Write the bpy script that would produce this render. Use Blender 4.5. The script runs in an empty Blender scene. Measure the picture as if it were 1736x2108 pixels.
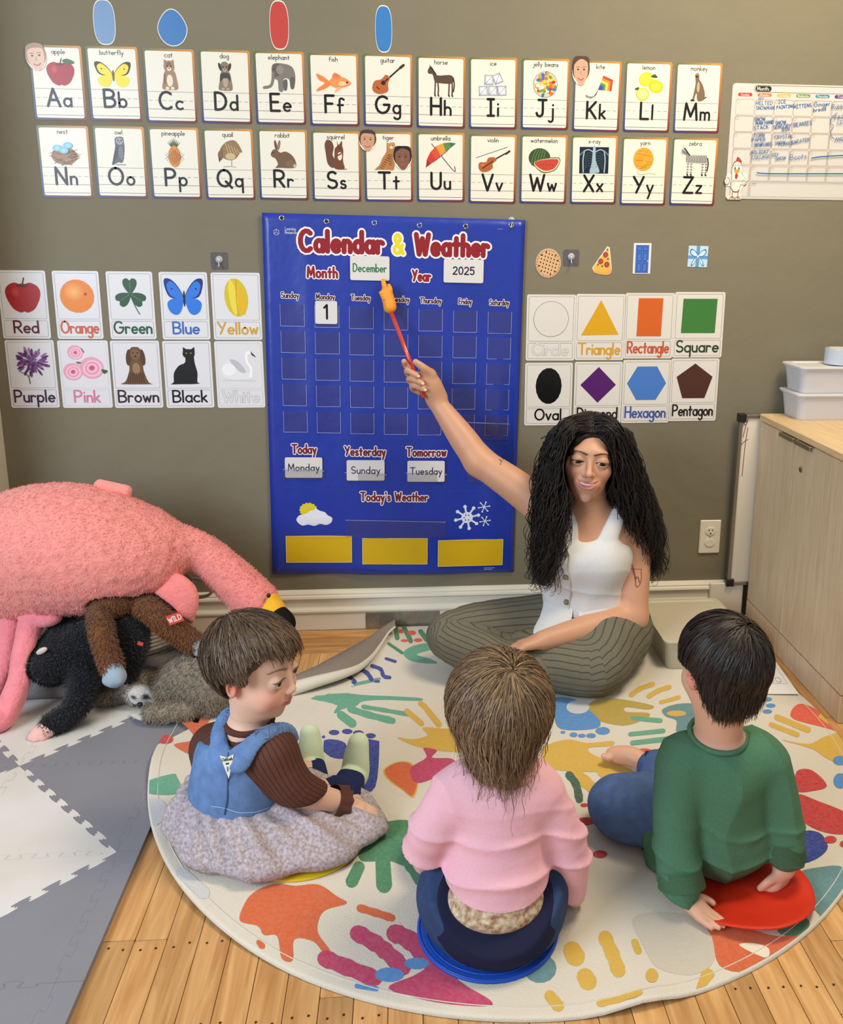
import bpy, math, random
import numpy as np
from mathutils import Vector, Matrix
from mathutils.geometry import tessellate_polygon
random.seed(5); RNG = np.random.default_rng(7)
S = bpy.context.scene
# ---------------------------------------------------------------- camera
W, H, FOC = 1736, 2108, 1800.0
CAM = np.array([0.0225, -2.699, 1.2339]); PITCH, YAW, ROLL = 0.2222, 0.0880, 0.0094; PPX, PPY = W/2+121.4, H/2-146.8
FW = np.array([math.sin(YAW)*math.cos(PITCH), math.cos(YAW)*math.cos(PITCH), -math.sin(PITCH)])
_r = np.cross(FW, [0, 0, 1.0]); _r /= np.linalg.norm(_r); _u = np.cross(_r, FW)
RT = _r*math.cos(ROLL)+_u*math.sin(ROLL); UP = -_r*math.sin(ROLL)+_u*math.cos(ROLL)
cd = bpy.data.cameras.new('camera'); co = bpy.data.objects.new('camera', cd); S.collection.objects.link(co)
co.matrix_world = Matrix(((RT[0], UP[0], -FW[0], CAM[0]), (RT[1], UP[1], -FW[1], CAM[1]), (RT[2], UP[2], -FW[2], CAM[2]), (0, 0, 0, 1)))
cd.sensor_fit = 'HORIZONTAL'; cd.sensor_width = 36; cd.lens = FOC*36/W; cd.clip_start = 0.05
cd.shift_x = -121.4/W; cd.shift_y = -146.8/W
S.camera = co
# ---------------------------------------------------------------- light
wd = bpy.data.worlds.new('world'); S.world = wd; wd.use_nodes = True
wd.node_tree.nodes['Background'].inputs[0].default_value = (0.93, 0.94, 0.93, 1)
wd.node_tree.nodes['Background'].inputs[1].default_value = 0.38
def area(name, loc, target, size, power, col):
    l = bpy.data.lights.new(name, 'AREA'); l.shape = 'RECTANGLE'; l.size, l.size_y = size; l.energy = power; l.color = col
    o = bpy.data.objects.new(name, l); S.collection.objects.link(o); o.location = loc
    o.rotation_euler = (Vector(target)-Vector(loc)).to_track_quat('-Z', 'Y').to_euler(); return o
area('window_daylight', (-2.3, -2.9, 1.8), (-0.1, -0.5, 0.5), (1.5, 1.5), 72, (0.74, 0.86, 1.0))
area('ceiling_lamp', (1.25, -1.15, 2.75), (0.6, -0.5, 0.0), (0.7, 0.7), 36, (1.0, 0.84, 0.60))
S.view_settings.view_transform = 'Standard'; S.view_settings.look = 'None'; S.view_settings.gamma = 1
S.view_settings.exposure = 0.5
# ---------------------------------------------------------------- helpers
def ray(x, y): return FW+RT*((x-PPX)/FOC)-UP*((y-PPY)/FOC)
def P(x, y, Y=0.0):
    d = ray(x, y); return CAM+d*((Y-CAM[1])/d[1])
def G(x, y, Z=0.0):
    d = ray(x, y); return CAM+d*((Z-CAM[2])/d[2])
def lin(c):
    c = np.asarray(c, float)/255.0
    return np.where(c <= .04045, c/12.92, ((c+.055)/1.055)**2.4)
def link(o, parent=None):
    S.collection.objects.link(o)
    if parent is not None: o.parent = parent
    return o
def tag(o, label=None, cat=None, group=None, kind=None):
    if label: o['label'] = label
    if cat: o['category'] = cat
    if group: o['group'] = group
    if kind: o['kind'] = kind
    return o
def empty(name, loc=(0, 0, 0)):
    o = bpy.data.objects.new(name, None); link(o); o.location = loc; o.empty_display_size = .02; return o
def worig(o):
    v = Vector((0, 0, 0))
    while o is not None: v += o.location; o = o.parent
    return v
def mesh(name, V, Fc, mat=None, parent=None, smooth=False, col=None, attrs=None, midx=None):
    m = bpy.data.meshes.new(name); V = np.asarray(V, float)
    if isinstance(Fc, np.ndarray):
        n = len(Fc); k = Fc.shape[1]
        m.vertices.add(len(V)); m.vertices.foreach_set('co', V.ravel().astype(np.float32))
        m.loops.add(n*k); m.loops.foreach_set('vertex_index', Fc.ravel().astype(np.int32))
        m.polygons.add(n); m.polygons.foreach_set('loop_start', np.arange(0, n*k, k, dtype=np.int32))
        m.update(calc_edges=True)
    else:
        m.from_pydata([tuple(v) for v in V], [], [tuple(int(i) for i in f) for f in Fc]); m.update()
    if smooth: m.polygons.foreach_set('use_smooth', np.ones(len(m.polygons), bool))
    if midx is not None: m.polygons.foreach_set('material_index', np.asarray(midx, np.int32))
    if col is not None:
        a = m.attributes.new('Col', 'FLOAT_COLOR', 'POINT'); c = np.ones((len(V), 4), np.float32); c[:, :3] = col
        a.data.foreach_set('color', c.ravel())
    for k, d in (attrs or {}).items():
        a = m.attributes.new(k, 'FLOAT', 'POINT'); a.data.foreach_set('value', np.asarray(d, np.float32))
    for x in (mat if isinstance(mat, (list, tuple)) else [mat]):
        if x: m.materials.append(x)
    o = bpy.data.objects.new(name, m); link(o)
    if parent is not None:
        o.parent = parent
        o.location = -worig(parent)
    return o
# ---- materials
def M(name, rgb=(128, 128, 128), rough=.6, spec=.4, attr=False, noise=None, bump=None, metal=0, alpha=1, sheen=0, sss=0, trans=0, coat=0, wave=None):
    m = bpy.data.materials.new(name); m.use_nodes = True; nt = m.node_tree; N = nt.nodes; L = nt.links
    b = N['Principled BSDF']; c = lin(rgb)
    b.inputs['Base Color'].default_value = (*c, 1); b.inputs['Roughness'].default_value = rough
    b.inputs['Specular IOR Level'].default_value = spec; b.inputs['Metallic'].default_value = metal; b.inputs['Alpha'].default_value = alpha
    b.inputs['Sheen Weight'].default_value = sheen; b.inputs['Coat Weight'].default_value = coat; b.inputs['Transmission Weight'].default_value = trans
    if sss: b.inputs['Subsurface Weight'].default_value = sss; b.inputs['Subsurface Radius'].default_value = (.012, .005, .003); b.inputs['Subsurface Scale'].default_value = .4
    src = None; tc = N.new('ShaderNodeTexCoord')
    if attr:
        a = N.new('ShaderNodeAttribute'); a.attribute_name = 'Col'; src = a.outputs['Color']
    if noise:  # (scale, amount, [colour2], detail, stretch)
        sc, amt = noise[0], noise[1]; c2 = noise[2] if len(noise) > 2 else None; st = noise[3] if len(noise) > 3 else (1, 1, 1)
        mp = N.new('ShaderNodeMapping'); mp.inputs['Scale'].default_value = st; L.new(tc.outputs['Object'], mp.inputs[0])
        n = N.new('ShaderNodeTexNoise'); n.inputs['Scale'].default_value = sc; n.inputs['Detail'].default_value = 4; L.new(mp.outputs[0], n.inputs['Vector'])
        r = N.new('ShaderNodeMapRange'); r.inputs[1].default_value = .3; r.inputs[2].default_value = .7; L.new(n.outputs[0], r.inputs[0])
        mx = N.new('ShaderNodeMix'); mx.data_type = 'RGBA'
        if c2 is not None:
            ml = N.new('ShaderNodeMath'); ml.operation = 'MULTIPLY'; ml.inputs[1].default_value = amt; L.new(r.outputs[0], ml.inputs[0]); L.new(ml.outputs[0], mx.inputs[0])
            mx.inputs[7].default_value = (*lin(c2), 1)
            if src: L.new(src, mx.inputs[6])
            else: mx.inputs[6].default_value = (*c, 1)
        else:
            mx.blend_type = 'MULTIPLY'; mx.inputs[0].default_value = 1
            rr = N.new('ShaderNodeMapRange'); rr.inputs[3].default_value = 1-amt; rr.inputs[4].default_value = 1+amt*.6; L.new(r.outputs[0], rr.inputs[0])
            if src: L.new(src, mx.inputs[6])
            else: mx.inputs[6].default_value = (*c, 1)
            cb = N.new('ShaderNodeCombineColor')
            for i in range(3): L.new(rr.outputs[0], cb.inputs[i])
            L.new(cb.outputs[0], mx.inputs[7])
        src = mx.outputs[2]
    if src: L.new(src, b.inputs['Base Color'])
    if bump:  # list of (scale, strength, distance)
        prev = None
        for e in bump:
            sc, st, di = e[:3]; sx = e[3] if len(e) > 3 else (1, 1, 1)
            mp = N.new('ShaderNodeMapping'); mp.inputs['Scale'].default_value = sx; L.new(tc.outputs['Object'], mp.inputs[0])
            n = N.new('ShaderNodeTexNoise'); n.inputs['Scale'].default_value = sc; n.inputs['Detail'].default_value = 3; L.new(mp.outputs[0], n.inputs['Vector'])
            bp = N.new('ShaderNodeBump'); bp.inputs['Strength'].default_value = st; bp.inputs['Distance'].default_value = di
            L.new(n.outputs[0], bp.inputs['Height'])
            if prev: L.new(prev.outputs[0], bp.inputs['Normal'])
            prev = bp
        if wave:
            a = N.new('ShaderNodeAttribute'); a.attribute_name = 'rib'
            bp = N.new('ShaderNodeBump'); bp.inputs['Strength'].default_value = wave[0]; bp.inputs['Distance'].default_value = wave[1]
            L.new(a.outputs['Fac'], bp.inputs['Height']); L.new(prev.outputs[0], bp.inputs['Normal']); prev = bp
        L.new(prev.outputs[0], b.inputs['Normal'])
    return m
# ---- simple solids
BOXF = [(0, 1, 3, 2), (4, 6, 7, 5), (0, 4, 5, 1), (2, 3, 7, 6), (0, 2, 6, 4), (1, 5, 7, 3)]
def box(lo, hi):
    return [(x, y, z) for x in (lo[0], hi[0]) for y in (lo[1], hi[1]) for z in (lo[2], hi[2])], [f[::-1] for f in BOXF]
def join(parts):
    V, Fc = [], []
    for v, f in parts:
        o = len(V); V += [tuple(p) for p in v]; Fc += [tuple(i+o for i in q) for q in f]
    return V, Fc
def rbox(lo, hi, b=.004):
    """box with chamfered edges"""
    lo = np.array(lo, float); hi = np.array(hi, float); b = min(b, *((hi-lo)*.49)); V = []; idx = {}
    for x in (0, 1):
        for y in (0, 1):
            for z in (0, 1):
                c = np.array([hi[0] if x else lo[0], hi[1] if y else lo[1], hi[2] if z else lo[2]]); s = np.array([-1 if x else 1, -1 if y else 1, -1 if z else 1])*b
                for a in range(3):
                    p = c+s; p[a] = c[a]; idx[(x, y, z, a)] = len(V); V.append(p)
    Fc = []
    def quad(*k): Fc.append([idx[q] for q in k])
    for a in range(3):
        o = [i for i in range(3) if i != a]
        for s in (0, 1):
            q = []
            for u, v in ((0, 0), (1, 0), (1, 1), (0, 1)):
                k = [0]*3; k[a] = s; k[o[0]] = u; k[o[1]] = v; q.append((*k, a))
            quad(*q)
        for u in (0, 1):
            for v in (0, 1):
                k0 = [0]*3; k0[o[0]] = u; k0[o[1]] = v; k1 = list(k0); k1[a] = 1
                quad((*k0, o[0]), (*k1, o[0]), (*k1, o[1]), (*k0, o[1]))
    for x in (0, 1):
        for y in (0, 1):
            for z in (0, 1): quad((x, y, z, 0), (x, y, z, 1), (x, y, z, 2))
    c = (lo+hi)/2; out = []
    for f in Fc:
        p = [V[i] for i in f]; n = np.cross(p[1]-p[0], p[2]-p[0])
        out.append(f if np.dot(n, np.mean(p, 0)-c) > 0 else f[::-1])
    return V, out
def loft(rings, closed=True, caps=True):
    rings = [np.asarray(r, float) for r in rings]; n = len(rings[0]); V = np.concatenate(rings); Fc = []
    for i in range(len(rings)-1):
        for j in range(n if closed else n-1):
            k = (j+1) % n; Fc.append((i*n+j, i*n+k, (i+1)*n+k, (i+1)*n+j))
    if caps and closed:
        Fc.append(tuple(range(n))[::-1]); Fc.append(tuple((len(rings)-1)*n+j for j in range(n)))
    return V, Fc
def lathe(prof, c=(0, 0, 0), n=32, ax=2):
    rings = []
    for r, z in prof:
        t = np.arange(n)*2*math.pi/n; q = np.stack([r*np.cos(t), r*np.sin(t), np.full(n, z)], 1)
        rings.append(q)
    V, Fc = loft(rings)
    if ax == 1: V = V[:, [0, 2, 1]]*np.array([1, -1, 1])
    return V+np.array(c), Fc
def frames(pts):
    pts = np.asarray(pts, float); T = np.gradient(pts, axis=0); T /= np.linalg.norm(T, axis=1)[:, None]+1e-12
    u = np.cross(T[0], [0, 0, 1.0])
    if np.linalg.norm(u) < 1e-3: u = np.cross(T[0], [1.0, 0, 0])
    u /= np.linalg.norm(u); U = []
    for t in T:
        u = u-t*np.dot(u, t); u /= np.linalg.norm(u)+1e-12; U.append(u)
    U = np.array(U); return T, U, np.cross(T, U)
def tube(pts, r, n=8, flat=1.0):
    pts = np.asarray(pts, float); r = np.broadcast_to(r, (len(pts),)); T, U, B = frames(pts); a = np.arange(n)*2*math.pi/n
    rings = [p+ri*(np.cos(a)[:, None]*u+flat*np.sin(a)[:, None]*b) for p, ri, u, b in zip(pts, r, U, B)]
    return loft(rings)
def spline(pts, n=8, closed=False):
    p = np.asarray(pts, float); m = len(p); out = []
    for i in range(m if closed else m-1):
        g = (lambda k: p[k % m]) if closed else (lambda k: p[min(max(k, 0), m-1)])
        a, b, c, d = g(i-1), g(i), g(i+1), g(i+2)
        for t in np.arange(n)/n:
            out.append(.5*((2*b)+(c-a)*t+(2*a-5*b+4*c-d)*t*t+(3*b-a-3*c+d)*t**3))
    if not closed: out.append(p[-1])
    return np.array(out)
def prism(poly2, depth, fmap):
    """extrude a 2-D outline; fmap(u,v,w)->xyz"""
    n = len(poly2); tri = tessellate_polygon([[Vector((p[0], p[1], 0)) for p in poly2]])
    V = [fmap(p[0], p[1], depth) for p in poly2]+[fmap(p[0], p[1], 0) for p in poly2]
    Fc = [tuple(t) for t in tri]+[tuple(i+n for i in t[::-1]) for t in tri]
    A = sum(poly2[i][0]*poly2[(i+1) % n][1]-poly2[(i+1) % n][0]*poly2[i][1] for i in range(n))
    if tri:
        a, b, c = [poly2[i] for i in tri[0]]
        if (b[0]-a[0])*(c[1]-a[1])-(b[1]-a[1])*(c[0]-a[0]) < 0: Fc = [f[::-1] for f in Fc]
    for i in range(n):
        j = (i+1) % n; q = (i, j, j+n, i+n); Fc.append(q[::-1] if A > 0 else q)
    return V, Fc
# ---- implicit surfaces
def rot(ax=(0, 0, 0)): return np.array(Matrix.Rotation(ax[2], 3, 'Z')@Matrix.Rotation(ax[1], 3, 'Y')@Matrix.Rotation(ax[0], 3, 'X'))
class Field:
    def __init__(s, R=None, T=(0, 0, 0), sc=1.0): s.ops = []; s.ground = None; s.R = np.eye(3) if R is None else np.asarray(R, float); s.T = np.asarray(T, float); s.sc = sc
    def w(s, p): return s.R@(np.asarray(p, float)*s.sc)+s.T
    def at(s, R, T, sc=1.0): q = Field(R, T, sc); q.ops = s.ops; return q
    def lift(s, p, r):
        """rest a joint on the ground rather than in it"""
        return p if s.ground is None else np.array((p[0], p[1], max(p[2], s.ground+r)))
    def carve(s, other, gap=.004):
        """soft contact: give way round another shape"""
        for f, lo, hi, k, sub in other.ops:
            if sub or lo is None: continue
            for g, l, h in (f if isinstance(f, list) else [(f, lo, hi)]): s.ops.append(((lambda X, g=g: g(X)-gap), l-gap, h+gap, .002, True))
        return s
    def cap(s, a, b, ra, rb=None, k=.01, sub=False, flat=None):
        rb = ra if rb is None else rb; a = s.w(a); b = s.w(b); a, b = (s.lift(a, ra), s.lift(b, rb)) if not sub else (a, b); ra *= s.sc; rb *= s.sc; k *= s.sc; d = b-a; dd = max(np.dot(d, d), 1e-12)
        fl = None
        if flat is not None: ax = s.R@np.asarray(flat[0], float); ax /= np.linalg.norm(ax); fl = (ax, flat[1])
        def f(X):
            v = X-a; t = np.clip((v@d)/dd, 0, 1); q = v-t[..., None]*d
            if fl is not None: q = q+(q@fl[0])[..., None]*fl[0]*(1/fl[1]-1)
            return (np.sqrt((q*q).sum(-1))-(ra+t*(rb-ra)))*(fl[1] if fl is not None and fl[1] < 1 else 1)
        r = max(ra, rb)*(max(1, fl[1]) if fl else 1); s.ops.append((f, np.minimum(a, b)-r, np.maximum(a, b)+r, k, sub)); return s
    def chain(s, pts, rad, k=.01, n=5, sub=False, flat=None, sm=True):
        rad = np.asarray(rad, float)*s.sc; pts = np.array([s.w(p) if sub else s.lift(s.w(p), r) for p, r in zip(pts, rad)]); k *= s.sc
        Q = spline(np.concatenate([pts, rad[:, None]], 1), n) if sm and len(pts) > 2 else np.concatenate([pts, rad[:, None]], 1)
        fl = None
        if flat is not None: ax = s.R@np.asarray(flat[0], float); ax /= np.linalg.norm(ax); fl = (ax, flat[1])
        segs = []
        for i in range(len(Q)-1):
            def f(X, a=Q[i, :3].astype(np.float32), b=Q[i+1, :3].astype(np.float32), ra=float(Q[i, 3]), rb=float(Q[i+1, 3])):
                d = b-a; v = X-a; t = np.clip((v@d)/np.float32(max(d@d, 1e-12)), 0, 1); q = v-t[..., None]*d
                if fl is not None: ax = fl[0].astype(np.float32); q = q+(q@ax)[..., None]*ax*np.float32(1/fl[1]-1)
                e = np.sqrt(np.einsum('...i,...i->...', q, q))-(np.float32(ra)+t*np.float32(rb-ra)); return e*np.float32(fl[1]) if fl is not None and fl[1] < 1 else e
            r = max(Q[i, 3], Q[i+1, 3])*(max(1, fl[1]) if fl else 1); segs.append((f, np.minimum(Q[i, :3], Q[i+1, :3])-r, np.maximum(Q[i, :3], Q[i+1, :3])+r))
        r = Q[:, 3].max()*(max(1, fl[1]) if fl else 1); s.ops.append((segs, Q[:, :3].min(0)-r, Q[:, :3].max(0)+r, k, sub)); return s
    def ell(s, c, r, e=(0, 0, 0), k=.01, sub=False):
        c = s.w(c); Rm = s.R@rot(e); r = np.asarray(r, float)*s.sc; k *= s.sc
        def f(X):
            q = (X-c)@Rm; k0 = np.sqrt(((q/r)**2).sum(-1)); k1 = np.sqrt(((q/(r*r))**2).sum(-1)); return k0*(k0-1)/(k1+1e-9)
        h = np.abs(Rm)@r; s.ops.append((f, c-h, c+h, k, sub)); return s
    def rb(s, c, hs, rr=.01, e=(0, 0, 0), k=.01, sub=False):
        c = s.w(c); Rm = s.R@rot(e); hs = np.asarray(hs, float)*s.sc; rr *= s.sc; k *= s.sc
        def f(X):
            q = np.abs((X-c)@Rm)-(hs-rr); return np.sqrt((np.maximum(q, 0)**2).sum(-1))+np.minimum(q.max(-1), 0)-rr
        h = np.abs(Rm)@hs; s.ops.append((f, c-h, c+h, k, sub)); return s
    def half(s, p, n, k=.004):
        """cut everything on the side the normal points to"""
        p = s.w(p); n = s.R@np.asarray(n, float); n /= np.linalg.norm(n)
        s.ops.append((lambda X: -((X-p)@n), None, None, k*s.sc, True)); return s
    def bounds(s, pad=.01):
        lo = np.min([o[1] for o in s.ops if o[1] is not None and not o[4]], 0)-pad; hi = np.max([o[2] for o in s.ops if o[2] is not None and not o[4]], 0)+pad; return lo, hi
    def polygonize(s, h=.005, lo=None, hi=None):
        l0, h0 = s.bounds(2.2*h); lo = l0 if lo is None else np.maximum(np.asarray(lo, float), l0); hi = h0 if hi is None else np.minimum(np.asarray(hi, float), h0)
        n = np.ceil((hi-lo)/h).astype(int)+1; A = np.full(n, .06, np.float32)
        ax = [(lo[i]+h*np.arange(n[i])).astype(np.float32) for i in range(3)]
        for f, bl, bh, k, sub in s.ops:
            if bl is None: sl = tuple(slice(0, n[i]) for i in range(3))
            else:
                i0 = np.maximum(np.floor((bl-lo-k-.03)/h).astype(int), 0); i1 = np.minimum(np.ceil((bh-lo+k+.03)/h).astype(int)+1, n)
                if (i1 <= i0).any(): continue
                sl = tuple(slice(a, b) for a, b in zip(i0, i1))
            grid = lambda q: np.stack(np.meshgrid(*[ax[i][q[i]] for i in range(3)], indexing='ij'), -1)
            a = A[sl]
            if isinstance(f, list):
                d = np.full(a.shape, .06, np.float32); o = np.array([q.start for q in sl]); top = np.array([q.stop for q in sl])
                for fs, sl0, sh0 in f:
                    j0 = np.maximum(np.floor((sl0-lo-k-.02)/h).astype(int), o); j1 = np.minimum(np.ceil((sh0-lo+k+.02)/h).astype(int)+1, top)
                    if (j1 <= j0).any(): continue
                    g_ = tuple(slice(p, q) for p, q in zip(j0, j1)); l_ = tuple(slice(p, q) for p, q in zip(j0-o, j1-o)); d[l_] = np.minimum(d[l_], fs(grid(g_)))
            else: d = f(grid(sl)).astype(np.float32)
            if sub:
                d = -d; q = np.maximum(k-np.abs(a-d), 0)/max(k, 1e-9); A[sl] = np.maximum(a, d)+q*q*k*.25
            else:
                q = np.maximum(k-np.abs(a-d), 0)/max(k, 1e-9); A[sl] = np.minimum(a, d)-q*q*k*.25
        return surfnet(A, lo, h)
def surfnet(A, lo, h):
    n = A.shape; I = A < 0; m = tuple(k-1 for k in n)
    def c(B, i, j, k): return B[i:i+m[0], j:j+m[1], k:k+m[2]]
    cnt = np.zeros(m, np.uint8)
    for i in (0, 1):
        for j in (0, 1):
            for k in (0, 1): cnt += c(I, i, j, k)
    act = (cnt > 0) & (cnt < 8); ii = np.argwhere(act); idm = np.full(m, -1, np.int32); idm[act] = np.arange(len(ii))
    acc = np.zeros((len(ii), 3)); num = np.zeros(len(ii))
    cr = [(i, j, k) for i in (0, 1) for j in (0, 1) for k in (0, 1)]
    val = {q: A[ii[:, 0]+q[0], ii[:, 1]+q[1], ii[:, 2]+q[2]].astype(float) for q in cr}
    for q in cr:
        for a in range(3):
            if q[a]: continue
            p = list(q); p[a] = 1; p = tuple(p); va, vb = val[q], val[p]; x = (va < 0) != (vb < 0)
            t = np.where(x, va/np.where(np.abs(va-vb) < 1e-12, 1, va-vb), 0)
            pos = np.tile(np.array(q, float), (len(ii), 1)); pos[:, a] += t; acc += np.where(x[:, None], pos, 0); num += x
    V = np.asarray(lo)+h*(ii+acc/np.maximum(num, 1)[:, None]); Q = []
    for a in range(3):
        b, d = (a+1) % 3, (a+2) % 3; s0 = [slice(1, -1)]*3; s1 = [slice(1, -1)]*3; s0[a] = slice(0, -1); s1[a] = slice(1, None)
        i0, i1 = I[tuple(s0)], I[tuple(s1)]; e = np.argwhere(i0 != i1)
        if not len(e): continue
        fl = i0[e[:, 0], e[:, 1], e[:, 2]]; off = np.ones(3, int); off[a] = 0; e = e+off
        def g(db, dd):
            f = e.copy(); f[:, b] -= db; f[:, d] -= dd; return idm[f[:, 0], f[:, 1], f[:, 2]]
        q = np.stack([g(1, 1), g(0, 1), g(0, 0), g(1, 0)], 1); q[~fl] = q[~fl][:, ::-1]; Q.append(q)
    Q = np.concatenate(Q) if Q else np.zeros((0, 4), int); Q = Q[(Q >= 0).all(1)]; return V, Q
def meshes_cat(L):
    V, Q, o = [], [], 0
    for v, q in L: V.append(v); Q.append(q+o); o += len(v)
    return np.concatenate(V), np.concatenate(Q)
def normals(V, Q):
    n = np.cross(V[Q[:, 2]]-V[Q[:, 0]], V[Q[:, 3]]-V[Q[:, 1]]); N = np.zeros_like(V)
    for i in range(4): np.add.at(N, Q[:, i], n)
    return N/(np.linalg.norm(N, axis=1)[:, None]+1e-12)
_nd = RNG.normal(size=(24, 3)); _nd /= np.linalg.norm(_nd, axis=1)[:, None]; _np = RNG.uniform(0, 6.28, 24)
def wob(V, sc, seed=0, st=(1, 1, 1)):
    """cheap smooth noise, about -1..1"""
    V = np.asarray(V)*np.array(st)*sc; o = 0
    for i in range(8):
        j = (i+seed*5) % 24; o = o+np.sin(V@_nd[j]*(1+.35*i)+_np[(i+seed*7) % 24])/(1+.25*i)
    return o/3.2
def paint(V, base, spots):
    """spots: (centre, radii, rgb, softness[, R])"""
    C = np.tile(lin(base), (len(V), 1))
    for sp in spots:
        c, r, rgb, so = sp[:4]; q = np.asarray(V)-np.asarray(c)
        if len(sp) > 4: q = q@sp[4]
        d = np.sqrt(((q/np.asarray(r))**2).sum(1)); w = np.clip((1+so-d)/max(2*so, 1e-6), 0, 1)[:, None]; C = C*(1-w)+lin(rgb)*w
    return C
def strands(lines, r0, r1, n=3, cols=None, ctr=None):
    """many tapered strands in one mesh: lines (S,K,3)"""
    L = np.asarray(lines, float); Sn, K = L.shape[:2]; T = np.gradient(L, axis=1); T /= np.linalg.norm(T, axis=2)[..., None]+1e-12
    U = np.cross(T, np.array([.31, .22, .93]) if ctr is None else L-np.asarray(ctr)+np.random.default_rng(1).normal(0, .03, (Sn, 1, 3))); U /= np.linalg.norm(U, axis=2)[..., None]+1e-12; B = np.cross(T, U)
    t = np.linspace(0, 1, K); R0 = np.broadcast_to(np.asarray(r0, float).reshape(-1, 1), (Sn, 1)); R = R0*(1-t**2)+r1*t**2
    a = np.arange(n)*2*math.pi/n
    if n == 2:   # flat ribbons
        V = np.stack([L+U*R[..., None], L-U*R[..., None]], 2); ids = np.arange(Sn*K*2).reshape(Sn, K, 2); Q = np.stack([ids[:, :-1, 0], ids[:, :-1, 1], ids[:, 1:, 1], ids[:, 1:, 0]], -1).reshape(-1, 4); return V.reshape(-1, 3), Q, None if cols is None else np.repeat(cols, K*2, 0)
    V = L[:, :, None]+R[:, :, None, None]*(np.cos(a)[:, None]*U[:, :, None]+np.sin(a)[:, None]*B[:, :, None])
    ids = np.arange(Sn*K*n).reshape(Sn, K, n); nx = np.roll(ids, -1, 2)
    Q = np.stack([ids[:, :-1], nx[:, :-1], nx[:, 1:], ids[:, 1:]], -1).reshape(-1, 4)
    C = None if cols is None else np.repeat(cols, K*n, 0)
    return V.reshape(-1, 3), Q, C
# ---------------------------------------------------------------- setting
XL, XR = -1.19, 1.72
m_wall = M('wall_paint', (123, 116, 97), .75, .25, noise=(2.2, .05), bump=[(9, .35, .012), (45, .12, .004)])
m_wallL = M('side_wall_paint', (196, 190, 172), .7, .25, bump=[(9, .2, .01)])
tag(mesh('wall_back', *box((-2.75, 0, 0), (XR+.12, .12, 2.7)), m_wall), kind='structure')
tag(mesh('wall_left', *box((XL-.12, -.30, 0), (XL, 0, 2.7)), m_wallL), kind='structure')
tag(mesh('wall_side', *box((-2.87, -3.6, 0), (-2.75, .12, 2.7)), m_wallL), kind='structure')
tag(mesh('wall_right', *box((XR, -1.3, 0), (XR+.12, 0, 2.7)), m_wall), kind='structure')
def wood(name, c1, c2, along='y', rnd=.35, scale=1.0, rough=.38):
    m = bpy.data.materials.new(name); m.use_nodes = True; nt = m.node_tree; N = nt.nodes; L = nt.links; b = N['Principled BSDF']
    ge = N.new('ShaderNodeNewGeometry'); oi = N.new('ShaderNodeObjectInfo'); ad = N.new('ShaderNodeVectorMath'); ad.operation = 'ADD'
    sc = N.new('ShaderNodeVectorMath'); sc.operation = 'SCALE'; sc.inputs[3].default_value = 7
    cx = N.new('ShaderNodeCombineXYZ'); L.new(oi.outputs['Random'], cx.inputs[0]); L.new(oi.outputs['Random'], cx.inputs[1]); L.new(cx.outputs[0], sc.inputs[0])
    L.new(ge.outputs['Position'], ad.inputs[0]); L.new(sc.outputs[0], ad.inputs[1])
    mp = N.new('ShaderNodeMapping'); st = {'y': (26, 2.2, 26), 'x': (2.2, 26, 26), 'z': (22, 22, 1.6)}[along]; mp.inputs['Scale'].default_value = tuple(v*scale for v in st); L.new(ad.outputs[0], mp.inputs[0])
    n = N.new('ShaderNodeTexNoise'); n.inputs['Scale'].default_value = 1.6; n.inputs['Detail'].default_value = 6; n.inputs['Distortion'].default_value = 1.2; L.new(mp.outputs[0], n.inputs['Vector'])
    r = N.new('ShaderNodeValToRGB'); r.color_ramp.elements[0].position = .32; r.color_ramp.elements[1].position = .68
    r.color_ramp.elements[0].color = (*lin(c2), 1); r.color_ramp.elements[1].color = (*lin(c1), 1); L.new(n.outputs[0], r.inputs[0])
    hs = N.new('ShaderNodeHueSaturation'); mr = N.new('ShaderNodeMapRange'); mr.inputs[3].default_value = 1-rnd*.5; mr.inputs[4].default_value = 1+rnd*.4
    L.new(oi.outputs['Random'], mr.inputs[0]); L.new(mr.outputs[0], hs.inputs['Value']); L.new(r.outputs[0], hs.inputs['Color']); L.new(hs.outputs[0], b.inputs['Base Color'])
    b.inputs['Roughness'].default_value = rough; bp = N.new('ShaderNodeBump'); bp.inputs['Strength'].default_value = .15; bp.inputs['Distance'].default_value = .002; L.new(n.outputs[0], bp.inputs['Height']); L.new(bp.outputs[0], b.inputs['Normal'])
    return m
m_oak = wood('oak_plank', (212, 165, 107), (178, 126, 72)); m_oakx = wood('oak_border_plank', (208, 158, 98), (170, 116, 62), 'x')
m_gap = M('floor_joint', (92, 60, 34), .8)
floor = tag(mesh('floor', *box((-2.75, -2.6, -.05), (XR+.12, .0, -.0025)), m_gap), kind='structure')
RC, RR, RH = np.array([.269, -.675]), .862, .009
pv, pf = rbox((0, 0, -1), (1, 1, 0), .012); pm = bpy.data.meshes.new('plank'); pm.from_pydata([tuple(v) for v in pv], [], [tuple(f) for f in pf]); pm.materials.append(m_oak)
pmx = pm.copy(); pmx.materials[0] = m_oakx
def plank(x0, x1, y0, y1, me):
    o = bpy.data.objects.new('plank', me); link(o, floor); o.location = (x0+.0007, y0+.0007, -.002); o.scale = (x1-x0-.0014, y1-y0-.0014, .012); o.location.z = 0
nails = []
PW = .0572; rows = [-.19]
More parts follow.
